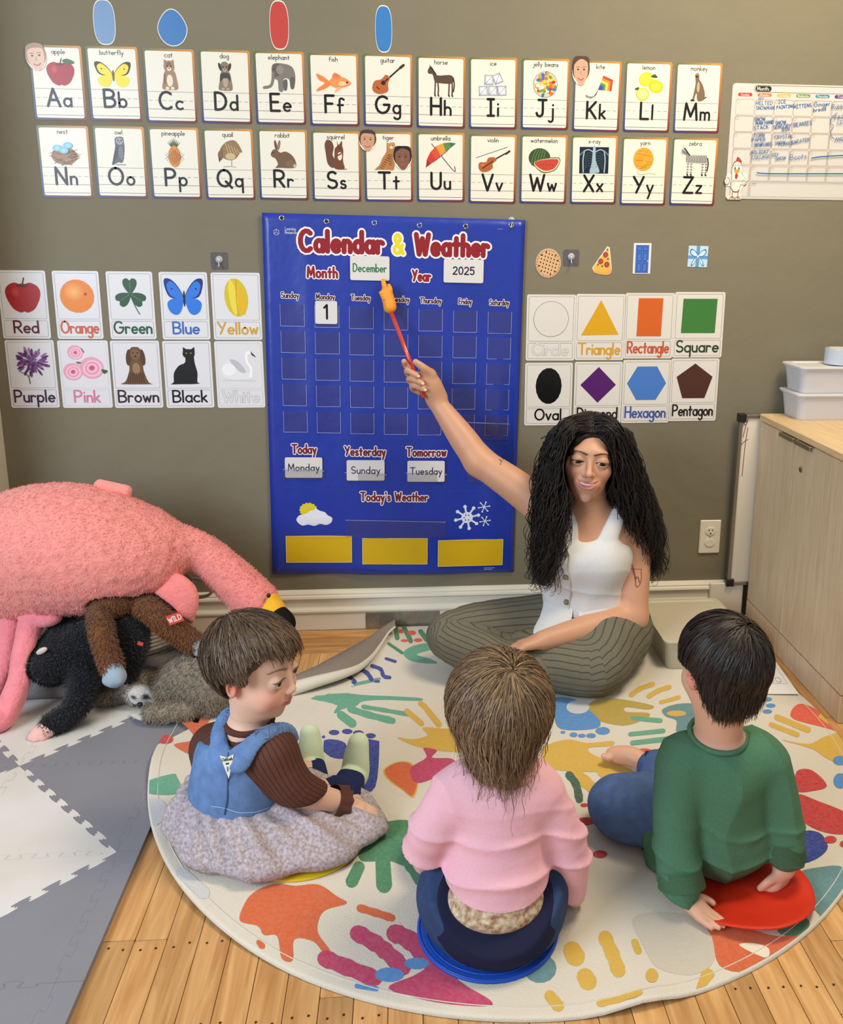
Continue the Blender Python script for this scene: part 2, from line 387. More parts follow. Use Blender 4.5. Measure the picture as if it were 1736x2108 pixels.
for i in range(40):
    x0 = -.53+i*PW-PW*1; x1 = x0+PW; y = -.19; rng = random.Random(i*13+1); ends = []
    y1 = y
    while y1 > -2.0:
        ln = rng.choice([.28, .42, .55, .7, .9]) if y1 < -.2 else rng.uniform(.15, .8); y0 = max(y1-ln, -2.05)
        cs = [math.hypot(a-RC[0], b-RC[1]) for a in (x0, x1) for b in np.linspace(y0, y1, 6)]
        if (max(cs) > RR-.06 or (x0 < .1 and y1 > -.45)) and x1 > -.56 and not (x0 > 1.157 and y0 > -.69) and not (y1 > -.9 and x1 < -.5):
            if not (x0 > 1.2 and y1 > -.69): plank(x0, x1, y0, y1, pm)
        y1 = y0
    for yn in (-1.329, -1.5, -1.70):
        for fx in (.28, .74):
            q = (x0+PW*fx, yn+rng.uniform(-.006, .006))
            if math.hypot(q[0]-RC[0], q[1]-RC[1]) > RR+.01 and q[0] > -.52: nails.append(q)
for j in range(3):
    y1 = -.024-j*.0555; y0 = y1-.0555; x = -1.15
    while x < 1.15:
        ln = random.Random(j*7+int(x*100)).uniform(.4, 1.0); plank(x, min(x+ln, 1.15), y0, y1, pmx); x += ln
nv = join([lathe([(.0022, .0002), (.0022, .0012)], (a, b, 0), 6) for a, b in nails])
tag(mesh('nail_heads', *nv, M('nail_hole', (52, 34, 24), .7), floor), kind='stuff')
# baseboard: moulded profile swept along the wall
m_trim = M('trim_paint', (226, 219, 202), .42, .4, bump=[(30, .08, .003)])
prof = [(0, 0), (-.022, 0), (-.022, .054), (-.019, .056), (-.026, .06), (-.027, .066), (-.024, .071), (-.018, .074), (-.016, .078), (-.016, .102), (-.02, .104), (-.024, .109), (-.022, .115), (-.016, .118), (-.017, .122), (-.012, .129), (-.004, .132), (0, .132)]
def base_run(x0, x1): return loft([[(x, y, z) for y, z in prof[::-1]] for x in (x0, x1)])
bb = tag(mesh('baseboard_back', *base_run(XL, 1.15), m_trim), kind='structure')
tape = mesh('grey_tape', *rbox((P(753, 1272, -.024)[0], -.0248, .002), (P(905, 1272, -.024)[0], -.0222, .056), .0006), M('duct_tape', (146, 140, 128), .28, .6, metal=.55, bump=[(14, .9, .02, (1, 1, .5))]), bb)
seam = mesh('joint_cover', *rbox((1.035, -.0305, .0), (1.15, -.018, .1315), .003), m_trim, bb)
# ---------------------------------------------------------------- rug
ripple_a = math.atan2(*(G(1320, 2060)[:2]-RC)[::-1])
def rugz(x, y):
    x = np.asarray(x, float); y = np.asarray(y, float); r = np.hypot(x-RC[0], y-RC[1]); a = np.arctan2(y-RC[1], x-RC[0])
    w = np.clip((r-.70)/.16, 0, 1)**2; d = np.angle(np.exp(1j*(a-ripple_a)))
    z = RH+.014*w*np.exp(-(d/.07)**2)
    d2 = np.angle(np.exp(1j*(a-(math.pi+.12)))); return z+.012*w*np.exp(-(d2/.09)**2)+.0128*np.clip((-.2-x)/.3, 0, 1)
m_rug = M('rug_cream', (214, 206, 191), .95, .1, noise=(5, .5, (204, 195, 178)), bump=[(420, .5, .003), (12, .25, .006)], sheen=.2)
m_back = M('rug_backing', (150, 138, 126), .95, .1, noise=(330, .5, (112, 102, 95)), bump=[(600, .6, .003)])
FA, FB = G(585, 1412)[:2], G(814, 1289)[:2]         # fold line of the turned-over flap
fn = np.array([-(FB-FA)[1], (FB-FA)[0]]); fn /= np.linalg.norm(fn)
def foldclip(p):
    d = (p-FA)@fn; p = p-fn*d if d > 0 else p; return np.array([p[0], min(p[1], -.034)])
n_a, rad = 160, [0, .15, .3, .45, .6, .68, .74, .79, .825, .845, .855]
V = []; Fc = []
for r in rad:
    for j in range(n_a):
        a = 2*math.pi*j/n_a; p = foldclip(RC+r*np.array([math.cos(a), math.sin(a)])); V.append((p[0], p[1], float(rugz(*p))))
edge = [(RR-.003, -.0005), (RR, -.003), (RR, -RH+.0035)]
for r, dz in edge:
    for j in range(n_a):
        a = 2*math.pi*j/n_a; p = foldclip(RC+r*np.array([math.cos(a), math.sin(a)])); V.append((p[0], p[1], max(float(rugz(*p))+dz, .001) if dz > -.005 else float(rugz(*p))-RH+.001))
K = len(rad)+len(edge)
for i in range(K-1):
    for j in range(n_a): Fc.append((i*n_a+j, (i+1)*n_a+j, (i+1)*n_a+(j+1) % n_a, i*n_a+(j+1) % n_a))
rug = tag(mesh('round_rug', V, Fc, m_rug, smooth=True), 'large round cream rug printed with colourful hand and foot prints', 'rug')
m_stitch = M('rug_stitch', (206, 200, 186), .9)
st = [RC+(RR-.022)*np.array([math.cos(a), math.sin(a)]) for a in np.linspace(2.9, 2*math.pi+.6, 220)]
mesh('stitched_seam', *tube([(p[0], p[1], float(rugz(*p))+.0003) for p in st], .0011, 5), m_stitch, rug)
# turned-over flap
e_pts = [(600, 1417), (650, 1402), (700, 1388), (738, 1374), (765, 1352), (785, 1325), (800, 1302), (814, 1289)]
ne = [G(x, y, .03+.012*math.sin(i)) for i, (x, y) in enumerate(e_pts)]; nearE = spline(ne, 5); t_ = np.linspace(0, 1, len(nearE))
farE = np.stack([FA[0]+(FB-FA)[0]*t_, FA[1]+(FB-FA)[1]*t_, np.full(len(t_), .010)], 1)
rings = []
for s_ in np.linspace(0, 1, 7): rings.append([f*(1-s_)+q*s_+np.array([0, 0, .02*math.sin(math.pi*s_)]) for f, q in zip(farE, nearE)])
top = [np.array(r) for r in rings]; bot = [np.array(r)-np.array([0, 0, .007]) for r in rings]
v1, f1 = loft(top, closed=False); v2, f2 = loft(bot[::-1], closed=False)
fo = mesh('folded_flap', *join([(v1, f1), (v2, f2)]), m_back, rug, smooth=True)
lip = tube(nearE+np.array([0, 0, -.002]), np.interp(t_, [0, .35, .6, 1], [.020, .012, .006, .003]), 10)
mesh('flap_edge', *lip, m_rug, fo, smooth=True)
# prints on the rug, traced flat on the floor plane
m_ink = M('rug_print', (255, 255, 255), .9, .1, attr=True, noise=(150, .09, (222, 208, 184)), bump=[(420, .5, .003)], sheen=.15)
INK = dict(teal=(92, 158, 132), green=(66, 128, 90), orange=(206, 96, 52), mag=(184, 58, 100), yel=(206, 166, 66), navy=(40, 62, 146), blue=(78, 136, 196), red=(190, 54, 58), tb=(92, 134, 140), grey=(196, 188, 172), pale=(196, 198, 202), ored=(214, 84, 58), oliv=(176, 150, 62), cream=(228, 219, 198), dgreen=(58, 92, 72))
def blob(pts): return spline(np.array(pts, float), 4, True)
def capsule(pts, w):
    p = np.array(pts, float); p = spline(p, 4) if len(p) > 2 else p; d = np.gradient(p, axis=0); d /= np.linalg.norm(d, axis=1)[:, None]; nn = np.stack([-d[:, 1], d[:, 0]], 1)
    ws = w/2*(1+.10*np.sin(np.arange(len(p))*2.1)); L = p+nn*ws[:, None]; R_ = p-nn*ws[:, None]
    a0 = math.atan2(*nn[-1][::-1]); e1 = [p[-1]+w/2*np.array([math.cos(a0-t), math.sin(a0-t)]) for t in np.linspace(.4, 2.7, 5)]
    a1 = math.atan2(*(-nn[0])[::-1]); e0 = [p[0]+w/2*np.array([math.cos(a1-t), math.sin(a1-t)]) for t in np.linspace(.4, 2.7, 5)]
    return np.concatenate([L, e1, R_[::-1], e0])
def oval(cx, cy, rx, ry, n=14):
    t = np.arange(n)*2*math.pi/n; return np.stack([cx+rx*np.cos(t), cy+ry*np.sin(t)], 1)
lay = [0]
def rugprint(name, items):
    root = None
    for col, pts in items:
        lay[0] += 1; w = np.array([G(x, y, RH)[:2] for x, y in pts]); d = w-RC; r = np.hypot(d[:, 0], d[:, 1]); k = np.minimum(1, (RR-.004)/np.maximum(r, 1e-6)); w = RC+d*k[:, None]
        tri = tessellate_polygon([[Vector((a, b, 0)) for a, b in w]]); Fc = []
        V = [(a, b, float(rugz(a, b))+.0003+.000006*lay[0]) for a, b in w]
        for t in tri:
            a, b, c = [w[i] for i in t]; Fc.append(tuple(t) if (b[0]-a[0])*(c[1]-a[1])-(b[1]-a[1])*(c[0]-a[0]) > 0 else tuple(t)[::-1])
        o = mesh(name if root is None else 'print_piece', V, Fc, m_ink, rug if root is None else root, col=np.tile(lin(INK[col]), (len(w), 1)))
        root = root or o
cp = capsule
rugprint('hand_print', [('teal', blob([(630, 1438), (654, 1422), (670, 1415), (724, 1407), (779, 1395), (777, 1402), (722, 1415), (701, 1424), (752, 1431), (800, 1433), (865, 1437), (862, 1443), (795, 1441), (748, 1444), (732, 1454), (705, 1460), (691, 1469), (677, 1458), (642, 1445)])), ('teal', cp([(748, 1455), (790, 1462), (842, 1471)], 9)), ('teal', cp([(722, 1460), (760, 1472), (808, 1484)], 14)), ('teal', cp([(702, 1472), (726, 1490)], 17))])
rugprint('foot_print', [('navy', blob([(657, 1533), (678, 1522), (711, 1530), (713, 1560), (680, 1558)])), ('navy', blob([(720, 1521), (773, 1524), (781, 1538), (773, 1620), (742, 1630), (738, 1590), (757, 1546)]))]+[('navy', oval(x, y, 11, 5.5)) for x, y in [(688, 1508), (715, 1506), (738, 1509), (763, 1515), (659, 1517)]])
rugprint('finger_prints', [('navy', cp([(718, 1380), (720, 1394), (730, 1404)], 10)), ('navy', cp([(744, 1378), (757, 1387), (765, 1399)], 9)), ('navy', cp([(766, 1371), (784, 1378), (790, 1392), (802, 1395)], 8)), ('navy', cp([(795, 1356), (814, 1362)], 6)), ('navy', cp([(772, 1403), (780, 1403)], 5))])
rugprint('hand_print', [('teal', blob([(830, 1345), (850, 1330), (885, 1324), (900, 1335), (880, 1340), (858, 1348), (885, 1356), (900, 1366), (850, 1362)])), ('green', cp([(800, 1325), (828, 1344)], 6)), ('green', cp([(815, 1292), (818, 1314)], 9)), ('green', cp([(832, 1292), (846, 1320)], 9)), ('green', cp([(866, 1300), (880, 1318)], 10)), ('ored', oval(833, 1319, 8, 3)), ('ored', oval(861, 1318, 9, 4)), ('ored', oval(826, 1300, 7, 4)), ('ored', oval(848, 1303, 9, 5))])
rugprint('hand_print', [('yel', cp([(866, 1448), (876, 1456)], 11)), ('yel', cp([(838, 1464), (868, 1490)], 11)), ('yel', cp([(880, 1462), (904, 1492)], 12)), ('yel', blob([(818, 1518), (850, 1522), (880, 1514), (870, 1498), (910, 1500), (960, 1505), (960, 1545), (905, 1546), (850, 1534)]))])
rugprint('hand_print', [('yel', blob([(790, 1585), (820, 1568), (848, 1572), (862, 1600), (852, 1642), (828, 1626), (800, 1606)])), ('orange', blob([(793, 1585), (820, 1570), (846, 1574), (860, 1600), (850, 1638), (828, 1624), (802, 1604)])), ('mag', blob([(845, 1582), (878, 1560), (872, 1540), (900, 1545), (890, 1560), (930, 1562), (940, 1580), (900, 1600), (857, 1612)]))])
rugprint('foot_print', [('orange', cp([(740, 1699), (765, 1690), (786, 1677)], 10)), ('orange', oval(771, 1670, 8, 3))])
rugprint('hand_print', [('green', blob([(735, 1742), (744, 1706), (790, 1693), (850, 1695), (870, 1780), (836, 1784), (800, 1772), (762, 1774), (742, 1770)])), ('green', cp([(739, 1785), (724, 1816)], 24)), ('green', cp([(788, 1768), (791, 1824)], 30)), ('green', cp([(845, 1776), (868, 1810), (890, 1832)], 30))])
rugprint('hand_print', [('orange', blob([(600, 1792), (700, 1757), (735, 1728), (737, 1758), (712, 1784), (660, 1796)]))])
rugprint('hand_print', [('orange', blob([(495, 1900), (501, 1870), (522, 1841), (565, 1821), (608, 1824), (655, 1821), (693, 1845), (714, 1860), (672, 1873), (657, 1892), (655, 1922), (680, 1958), (668, 1964), (646, 1939), (606, 1934), (603, 1977), (580, 1973), (571, 1928), (544, 1927), (531, 1909)])), ('cream', blob([(552, 1883), (586, 1866), (607, 1862), (604, 1890), (586, 1894)])), ('cream', oval(627, 1888, 12, 10)), ('orange', cp([(742, 1870), (775, 1880), (806, 1890)], 16)), ('orange', cp([(534, 1942), (540, 1950)], 12))])
rugprint('hand_print', [('mag', cp([(737, 1922), (774, 1943), (800, 1964), (829, 1992)], 34)), ('mag', cp([(814, 1922), (846, 1938), (884, 1980)], 38)), ('mag', cp([(670, 1974), (715, 1992), (770, 2014)], 34)), ('mag', blob([(800, 2036), (850, 2010), (900, 1990), (960, 2030), (1010, 2060), (1000, 2072), (900, 2064)])), ('blue', oval(802, 2007, 30, 15)), ('blue', oval(858, 1984, 26, 12)), ('blue', cp([(735, 2030), (775, 2036)], 10))])
rugprint('finger_print', [('tb', oval(1112, 1994, 34, 30))])
rugprint('hand_print', [('grey', blob([(1302, 1893), (1356, 1878), (1430, 1889), (1474, 1930), (1466, 1985), (1422, 2008), (1356, 1996), (1327, 1952)])), ('cream', oval(1385, 1925, 36, 15))])
rugprint('hand_print', [('yel', cp([(1178, 1956), (1186, 1972)], 36)), ('yel', cp([(1204, 2010), (1212, 2024)], 33)), ('yel', cp([(1246, 1930), (1261, 1966), (1274, 2004)], 28)), ('yel', cp([(1307, 1940), (1314, 1960)], 14)), ('yel', oval(1342, 2014, 13, 17)), ('yel', cp([(1457, 2008), (1452, 2044)], 28)), ('yel', cp([(1236, 2068), (1275, 2064), (1314, 2056)], 16)), ('yel', cp([(1132, 2050), (1150, 2072)], 22))])
rugprint('hand_print', [('orange', blob([(1444, 1890), (1503, 1899), (1560, 1918), (1613, 1928), (1680, 1912), (1740, 1896), (1740, 1918), (1690, 1930), (1632, 1944), (1655, 1972), (1613, 1996), (1540, 2004), (1482, 1988), (1466, 1930)])), ('cream', blob([(1522, 1945), (1550, 1942), (1582, 1952), (1580, 1972), (1550, 1962)])), ('orange', cp([(1650, 1872), (1684, 1864)], 16)), ('cream', blob([(1636, 1944), (1690, 1934), (1700, 1945), (1662, 1966)]))])
rugprint('finger_print', [('green', blob([(1602, 1919), (1617, 1871), (1650, 1882), (1668, 1904), (1642, 1926)]))])
rugprint('hand_print', [('tb', blob([(1640, 1800), (1686, 1786), (1740, 1788), (1770, 1850), (1740, 1902), (1701, 1896), (1650, 1838)]))])
rugprint('hand_print', [('navy', blob([(1630, 1779), (1645, 1717), (1686, 1714), (1705, 1743), (1686, 1766), (1650, 1780)])), ('red', oval(1710, 1729, 13, 8)), ('red', oval(1738, 1738, 9, 7))])
rugprint('hand_print', [('red', blob([(1640, 1589), (1672, 1586), (1703, 1618), (1672, 1629), (1640, 1628)])), ('red', blob([(1640, 1636), (1686, 1650), (1740, 1672), (1780, 1700), (1740, 1718), (1686, 1710), (1645, 1682)]))])
rugprint('hand_print', [('yel', blob([(1609, 1523), (1665, 1532), (1700, 1516), (1750, 1510), (1770, 1560), (1736, 1574), (1700, 1560), (1672, 1542)])), ('yel', cp([(1588, 1492), (1642, 1513)], 10)), ('yel', cp([(1600, 1477), (1664, 1503)], 12)), ('blue', oval(1730, 1566, 15, 10)), ('blue', oval(1730, 1608, 14, 16))])
rugprint('hand_print', [('ored', blob([(1631, 1461), (1650, 1449), (1686, 1463), (1732, 1492), (1732, 1506), (1686, 1495), (1633, 1480)])), ('yel', cp([(1690, 1475), (1706, 1486)], 9))])
rugprint('foot_print', [('blue', oval(x, y, 10, 4.5)) for x, y in [(1580, 1440), (1587, 1453), (1580, 1465)]]+[('blue', blob([(1515, 1445), (1545, 1440), (1552, 1466), (1520, 1470)]))])
rugprint('hand_print', [('yel', cp([(1300, 1431), (1318, 1418), (1344, 1409)], 10)), ('yel', cp([(1336, 1434), (1356, 1422), (1378, 1415)], 10)), ('yel', cp([(1361, 1446), (1398, 1436)], 8)), ('oliv', blob([(1205, 1461), (1228, 1440), (1265, 1438), (1342, 1452), (1334, 1461), (1290, 1456), (1290, 1466), (1334, 1468), (1331, 1479), (1283, 1494), (1221, 1480)]))])
rugprint('foot_print', [('blue', blob([(1130, 1440), (1173, 1437), (1203, 1453), (1236, 1486), (1221, 1501), (1155, 1501), (1140, 1472)])), ('pale', oval(1190, 1456, 24, 14))]+[('blue', oval(*q)) for q in [(1159, 1508, 5, 3), (1181, 1513, 8, 5), (1198, 1515, 8, 4), (1217, 1515, 10, 5), (1241, 1505, 15, 8)]])
rugprint('hand_print', [('tb', blob([(1364, 1461), (1393, 1450), (1430, 1450), (1450, 1470), (1440, 1495), (1395, 1508), (1393, 1484), (1371, 1475)])), ('yel', oval(1393, 1469, 20, 6)), ('teal', cp([(1303, 1479), (1360, 1484)], 9)), ('teal', cp([(1298, 1512), (1366, 1505)], 9)), ('teal', cp([(1302, 1530), (1380, 1521)], 10))])
rugprint('finger_prints', [('ored', oval(1327, 1549, 18, 8)), ('ored', oval(1362, 1547, 9, 8))])
rugprint('hand_print', [('yel', blob([(1118, 1541), (1166, 1523), (1210, 1530), (1261, 1526), (1258, 1536), (1212, 1540), (1225, 1556), (1296, 1583), (1309, 1597), (1280, 1595), (1235, 1590), (1170, 1588), (1128, 1578)])), ('yel', cp([(1240, 1590), (1270, 1606), (1302, 1626)], 20)), ('yel', cp([(1180, 1588), (1205, 1610), (1236, 1636)], 24))])
rugprint('finger_print', [('dgreen', cp([(1172, 1596), (1186, 1615), (1193, 1646)], 16))])
rugprint('hand_print', [('red', blob([(1265, 1647), (1320, 1644), (1328, 1662), (1305, 1670)])), ('red', oval(1206, 1691, 18, 8)), ('red', oval(1236, 1759, 15, 8)), ('red', oval(1203, 1658, 8, 4))])
rugprint('finger_print', [('teal', blob([(289, 1645), (297, 1625), (355, 1606), (365, 1612), (373, 1633), (355, 1647), (305, 1646)]))])
rugprint('hand_print', [('orange', blob([(417, 1446), (436, 1450), (433, 1488), (419, 1517), (421, 1562), (396, 1567), (359, 1546), (400, 1533), (388, 1509), (367, 1492), (373, 1480), (409, 1498)])), ('red', oval(340, 1534, 18, 11)), ('mag', blob([(398, 1581), (430, 1576), (430, 1624), (412, 1606)]))])
rugprint('finger_prints', [('pale', blob([(292, 1662), (330, 1656), (345, 1680), (325, 1710), (296, 1700)])), ('pale', cp([(375, 1806), (420, 1846)], 24)), ('yel', oval(316, 1758, 8, 9)), ('yel', oval(340, 1796, 8, 8)), ('pale', cp([(330, 1790), (350, 1822)], 10))])
# ---------------------------------------------------------------- foam puzzle mat
m_foam = [M('foam_white', (216, 212, 208), .62, .3, noise=(6, .5, (198, 190, 174)), bump=[(260, .12, .002)]), M('foam_grey', (133, 133, 140), .62, .3, noise=(7, .4, (120, 120, 126)), bump=[(260, .12, .002)])]
MA = np.array([-.899, -.757]); TS = .325; XE = MA[0]+TS; MT = .012
mat_root = tag(empty('foam_play_mat', (-.9, -1.0, 0)), 'white and grey interlocking foam puzzle mat beside the round rug', 'mat')
def jig(a, b, flip=1, n=None):
    """zigzag puzzle joint between two corners"""
    a = np.array(a); b = np.array(b); L = np.linalg.norm(b-a); t = (b-a)/L; q = np.array([-t[1], t[0]])*flip; n = n or max(3, int(round(L/.034))); m0 = .03; p = (L-2*m0)/n; out = [a, a+t*m0]
    for i in range(n):
        s = 1 if i % 2 == 0 else -1; c0 = m0+p*i
        for u, w_ in ((.06, .10), (-.16, .22), (-.10, .40), (.5, .47), (1.1, .40), (1.16, .22), (.94, .10)): out.append(a+t*(c0+p*np.clip(u, -.16, 1.16))+q*s*p*w_*.62)
    return out+[b-t*m0]
_jc = {}
def jedge(a, b, straight):
    ka, kb = tuple(np.round(a, 4)), tuple(np.round(b, 4))
    if straight: return [np.array(a)]
    if (kb, ka) in _jc: return [np.array(a)]+[np.array(p) for p in _jc[(kb, ka)][1:]][::-1]
    _jc[(ka, kb)] = jig(a, b); return _jc[(ka, kb)]
def tile(pts, straight, ci):
    out = []
    for i in range(len(pts)): out += list(jedge(pts[i], pts[(i+1) % len(pts)], straight[i]))
    out = np.array(out); c = out.mean(0); out = c+(out-c)*.9975
    mesh('foam_tile', *prism(out, MT, lambda u, v, w: (u, v, w)), m_foam[ci], mat_root)
def cell(i, j, edge_top=False):
    x0, x1 = max(MA[0]+i*TS, XL+.004), MA[0]+(i+1)*TS; y1 = MA[1]+TS-j*TS; y0 = y1-TS
    A_, B_, C_, D_ = (x0, y0), (x1, y0), (x1, y1), (x0, y1)
    et = j == -1; el = i <= -1
    p, q = (0, 1) if i % 2 == 0 else (1, 0)
    if (i+j) % 2 == 0: tile([A_, C_, D_], [False, et, el], p); tile([A_, B_, C_], [False, False, False], q)
    else: tile([D_, B_, C_], [False, False, et], q); tile([D_, A_, B_], [el, False, False], p)
for i in (-1, 0):
    for j in (-1, 0, 1, 2, 3): cell(i, j)
for j in range(-1, 4):   # edge strips
    y1 = MA[1]+TS-j*TS; y0 = y1-TS; x0, x1 = XE, XE+.046
    pts = list(jedge((x0, y1), (x0, y0), False))+[np.array((x0, y0)), np.array((x1, y0)), np.array((x1, y1))]
    out = np.array(pts); c = out.mean(0); out = c+(out-c)*.998
    mesh('edge_strip', *prism(out, MT, lambda u, v, w: (u, v, w)), m_foam[1], mat_root)
def support(V):
    x, y = V[:, 0], V[:, 1]; on = np.hypot(x-RC[0], y-RC[1]) < RR; return np.where(on, rugz(x, y), np.where(x < XE+.046, MT, 0.0))
def rest(V, eps=.0012): V = V.copy(); V[:, 2] = np.maximum(V[:, 2], support(V)+eps); return V
# ---------------------------------------------------------------- cabinet
m_lam = wood('pale_maple_laminate', (208, 186, 154), (192, 168, 134), 'z', .04, 1.6, .42); m_lamt = wood('maple_worktop', (222, 192, 148), (204, 170, 122), 'y', .04, 1.2, .4)
m_steel = M('brushed_steel', (176, 174, 168), .3, .5, metal=1); m_dark = M('dark_gap', (60, 48, 38), .8)
cab = tag(empty('storage_cabinet', (1.4, -.35, 0)), 'pale maple two-door storage cabinet along the right wall', 'cabinet')
CX, CY0, CY1, CZ = 1.157, -.046, -.695, .712
mesh('carcass', *rbox((CX+.018, CY1, .0), (1.70, CY0, CZ-.024), .002), m_lam, cab)
mesh('toe_panel', *rbox((CX, CY1+.001, .001), (CX+.017, CY0, .078), .0015), m_lam, cab)
mesh('worktop', *rbox((CX-.006, CY1-.01, CZ-.022), (1.71, CY0, CZ), .003), m_lamt, cab)
YS = -.318
for y0, y1, hy in ((YS+.0015, CY0-.002, YS+.055), (CY1+.001, YS-.0015, YS-.055)):
    d = mesh('door', *rbox((CX, y0, .081), (CX+.017, y1, CZ-.026), .0018), m_lam, cab)
    hd = rbox((CX-.014, hy-.047, CZ-.0265), (CX+.004, hy+.047, CZ-.0235), .001); lp = rbox((CX-.015, hy-.047, CZ-.036), (CX-.0125, hy+.047, CZ-.0235), .0008)
    mesh('handle', *join([hd, lp]), m_steel, d)
lk = lathe([(.009, 0), (.009, .003), (.007, .004), (.0015, .004)], (0, 0, 0), 20); lv = np.array(lk[0]); lv = np.stack([CX-lv[:, 2], YS-.034+lv[:, 1], CZ-.105+lv[:, 0]], 1)
mesh('lock', lv, lk[1], m_steel, cab)
# ---------------------------------------------------------------- flat print: stroke lettering and pictures
GL = {}
for ln in """A|.72|0,0 .36,1 .72,0;.13,.36 .59,.36
B|.62|0,0 0,1 @.28,.76,.3,.24,90,-90 0,.52;0,.52 @.3,.26,.33,.26,90,-90 0,0
C|.74|@.42,.5,.42,.5,50,310
D|.67|0,0 0,1 @.2,.5,.46,.5,90,-90 0,0
E|.54|.52,1 0,1 0,0 .54,0;0,.52 .44,.52
F|.52|.52,1 0,1 0,0;0,.52 .42,.52
G|.84|@.42,.5,.42,.5,50,360 .5,.5
H|.62|0,0 0,1;.62,0 .62,1;0,.52 .62,.52
I|.4|.2,0 .2,1;0,1 .4,1;0,0 .4,0
J|.6|.4,1 .4,.24 @.2,.24,.2,.24,0,-170;.12,1 .62,1
K|.58|0,0 0,1;.55,1 .02,.42;.16,.55 .58,0
L|.5|0,1 0,0 .5,0
M|.84|0,0 .1,1 .42,.2 .74,1 .84,0
N|.62|0,0 0,1 .62,0 .62,1
O|.84|@.42,.5,.42,.5,90,450
P|.6|0,0 0,1 @.27,.73,.32,.27,90,-90 0,.46
Q|.86|@.42,.5,.42,.5,90,450;.5,.3 .86,-.08
R|.6|0,0 0,1 @.27,.73,.32,.27,90,-90 0,.46;.25,.46 .6,0
S|.58|@.3,.74,.27,.26,40,270 @.3,.24,.29,.24,90,-150
T|.7|0,1 .7,1;.35,1 .35,0
U|.6|0,1 0,.3 @.3,.3,.3,.3,180,360 .6,1
V|.66|0,1 .33,0 .66,1
W|.92|0,1 .23,0 .46,.8 .69,0 .92,1
X|.62|0,1 .62,0;.62,1 0,0
Y|.66|0,1 .32,.5;.66,1 .2,0
Z|.62|0,1 .6,1 0,0 .62,0
a|.5|@.25,.27,.25,.27,40,330;.5,.54 .5,0
b|.5|0,1 0,0;@.25,.27,.25,.27,180,540
c|.46|@.27,.27,.27,.27,50,310
d|.5|@.25,.27,.25,.27,0,360;.5,1 .5,0
e|.5|.02,.28 .5,.28 @.26,.27,.25,.27,5,310
f|.42|.44,.9 @.27,.82,.14,.16,60,180 .13,0;0,.52 .38,.52
g|.5|@.25,.27,.25,.27,0,360;.5,.54 .5,-.18 @.27,-.2,.23,.2,0,-150
h|.44|0,1 0,0;0,.3 @.22,.32,.22,.22,180,0 .44,0
i|.04|.02,.54 .02,0;.02,.8 .02,.82
j|.25|.25,.54 .25,-.2 @.08,-.2,.17,.18,0,-140;.25,.8 .25,.82
k|.42|0,1 0,0;.38,.54 .02,.22;.12,.3 .42,0
l|.06|.02,1 .02,0
m|.68|0,.54 0,0;0,.34 @.17,.36,.17,.18,180,0 .34,0;.34,.34 @.51,.36,.17,.18,180,0 .68,0
n|.42|0,.54 0,0;0,.32 @.21,.33,.21,.21,180,0 .42,0
o|.5|@.25,.27,.25,.27,90,450
p|.5|0,.54 0,-.42;@.25,.27,.25,.27,180,540
q|.5|@.25,.27,.25,.27,0,360;.5,.54 .5,-.42
r|.36|0,.54 0,0;0,.3 @.2,.33,.2,.2,180,40
s|.38|@.19,.41,.16,.13,40,270 @.19,.14,.18,.14,90,-150
t|.38|.18,.85 .18,0;0,.54 .38,.54
u|.42|0,.54 0,.21 @.21,.21,.21,.21,180,360 .42,.54;.42,.54 .42,0
v|.44|0,.54 .22,0 .44,.54
w|.64|0,.54 .16,0 .32,.45 .48,0 .64,.54
x|.42|0,.54 .42,0;.42,.54 0,0
y|.46|0,.54 .23,.04;.46,.54 .1,-.42
z|.42|0,.54 .4,.54 0,0 .42,0
0|.56|@.28,.5,.28,.5,90,450
1|.3|0,.8 .2,1 .2,0
2|.56|@.28,.72,.26,.28,160,-30 0,0 .56,0
5|.54|.5,1 .06,1 .03,.56 @.25,.32,.28,.32,125,-140
&|.7|.68,0 .12,.66 @.28,.8,.19,.19,200,-40 .1,.36 @.26,.22,.24,.22,150,345 .62,.46
-|.3|0,.3 .3,.3
:|.04|.02,.4 .02,.42;.02,.05 .02,.07
'|.06|.03,1 .03,.84
+|.4|.2,.5 .2,.1;0,.3 .4,.3""".split('\n'):
    ch, w_, st_ = ln.split('|'); S_ = []
    for q in st_.split(';'):
        pl = []
        for tk in q.split():
            if tk[0] == '@':
                cx, cy, rx, ry, a0, a1 = [float(z) for z in tk[1:].split(',')]; k = max(4, int(abs(a1-a0)/22))
                pl += [(cx+rx*math.cos(math.radians(a)), cy+ry*math.sin(math.radians(a))) for a in np.linspace(a0, a1, k+1)]
            else: pl.append(tuple(float(z) for z in tk.split(',')))
        S_.append(np.array(pl))
    GL[ch] = (float(w_), S_)
GL[' '] = (.3, [])
def twidth(s, gap=.2): return sum(GL[c][0]+gap for c in s)-gap
m_print = M('printed_card', (255, 255, 255), .32, .35, attr=True)
m_printm = M('printed_cloth', (255, 255, 255), .6, .25, attr=True)
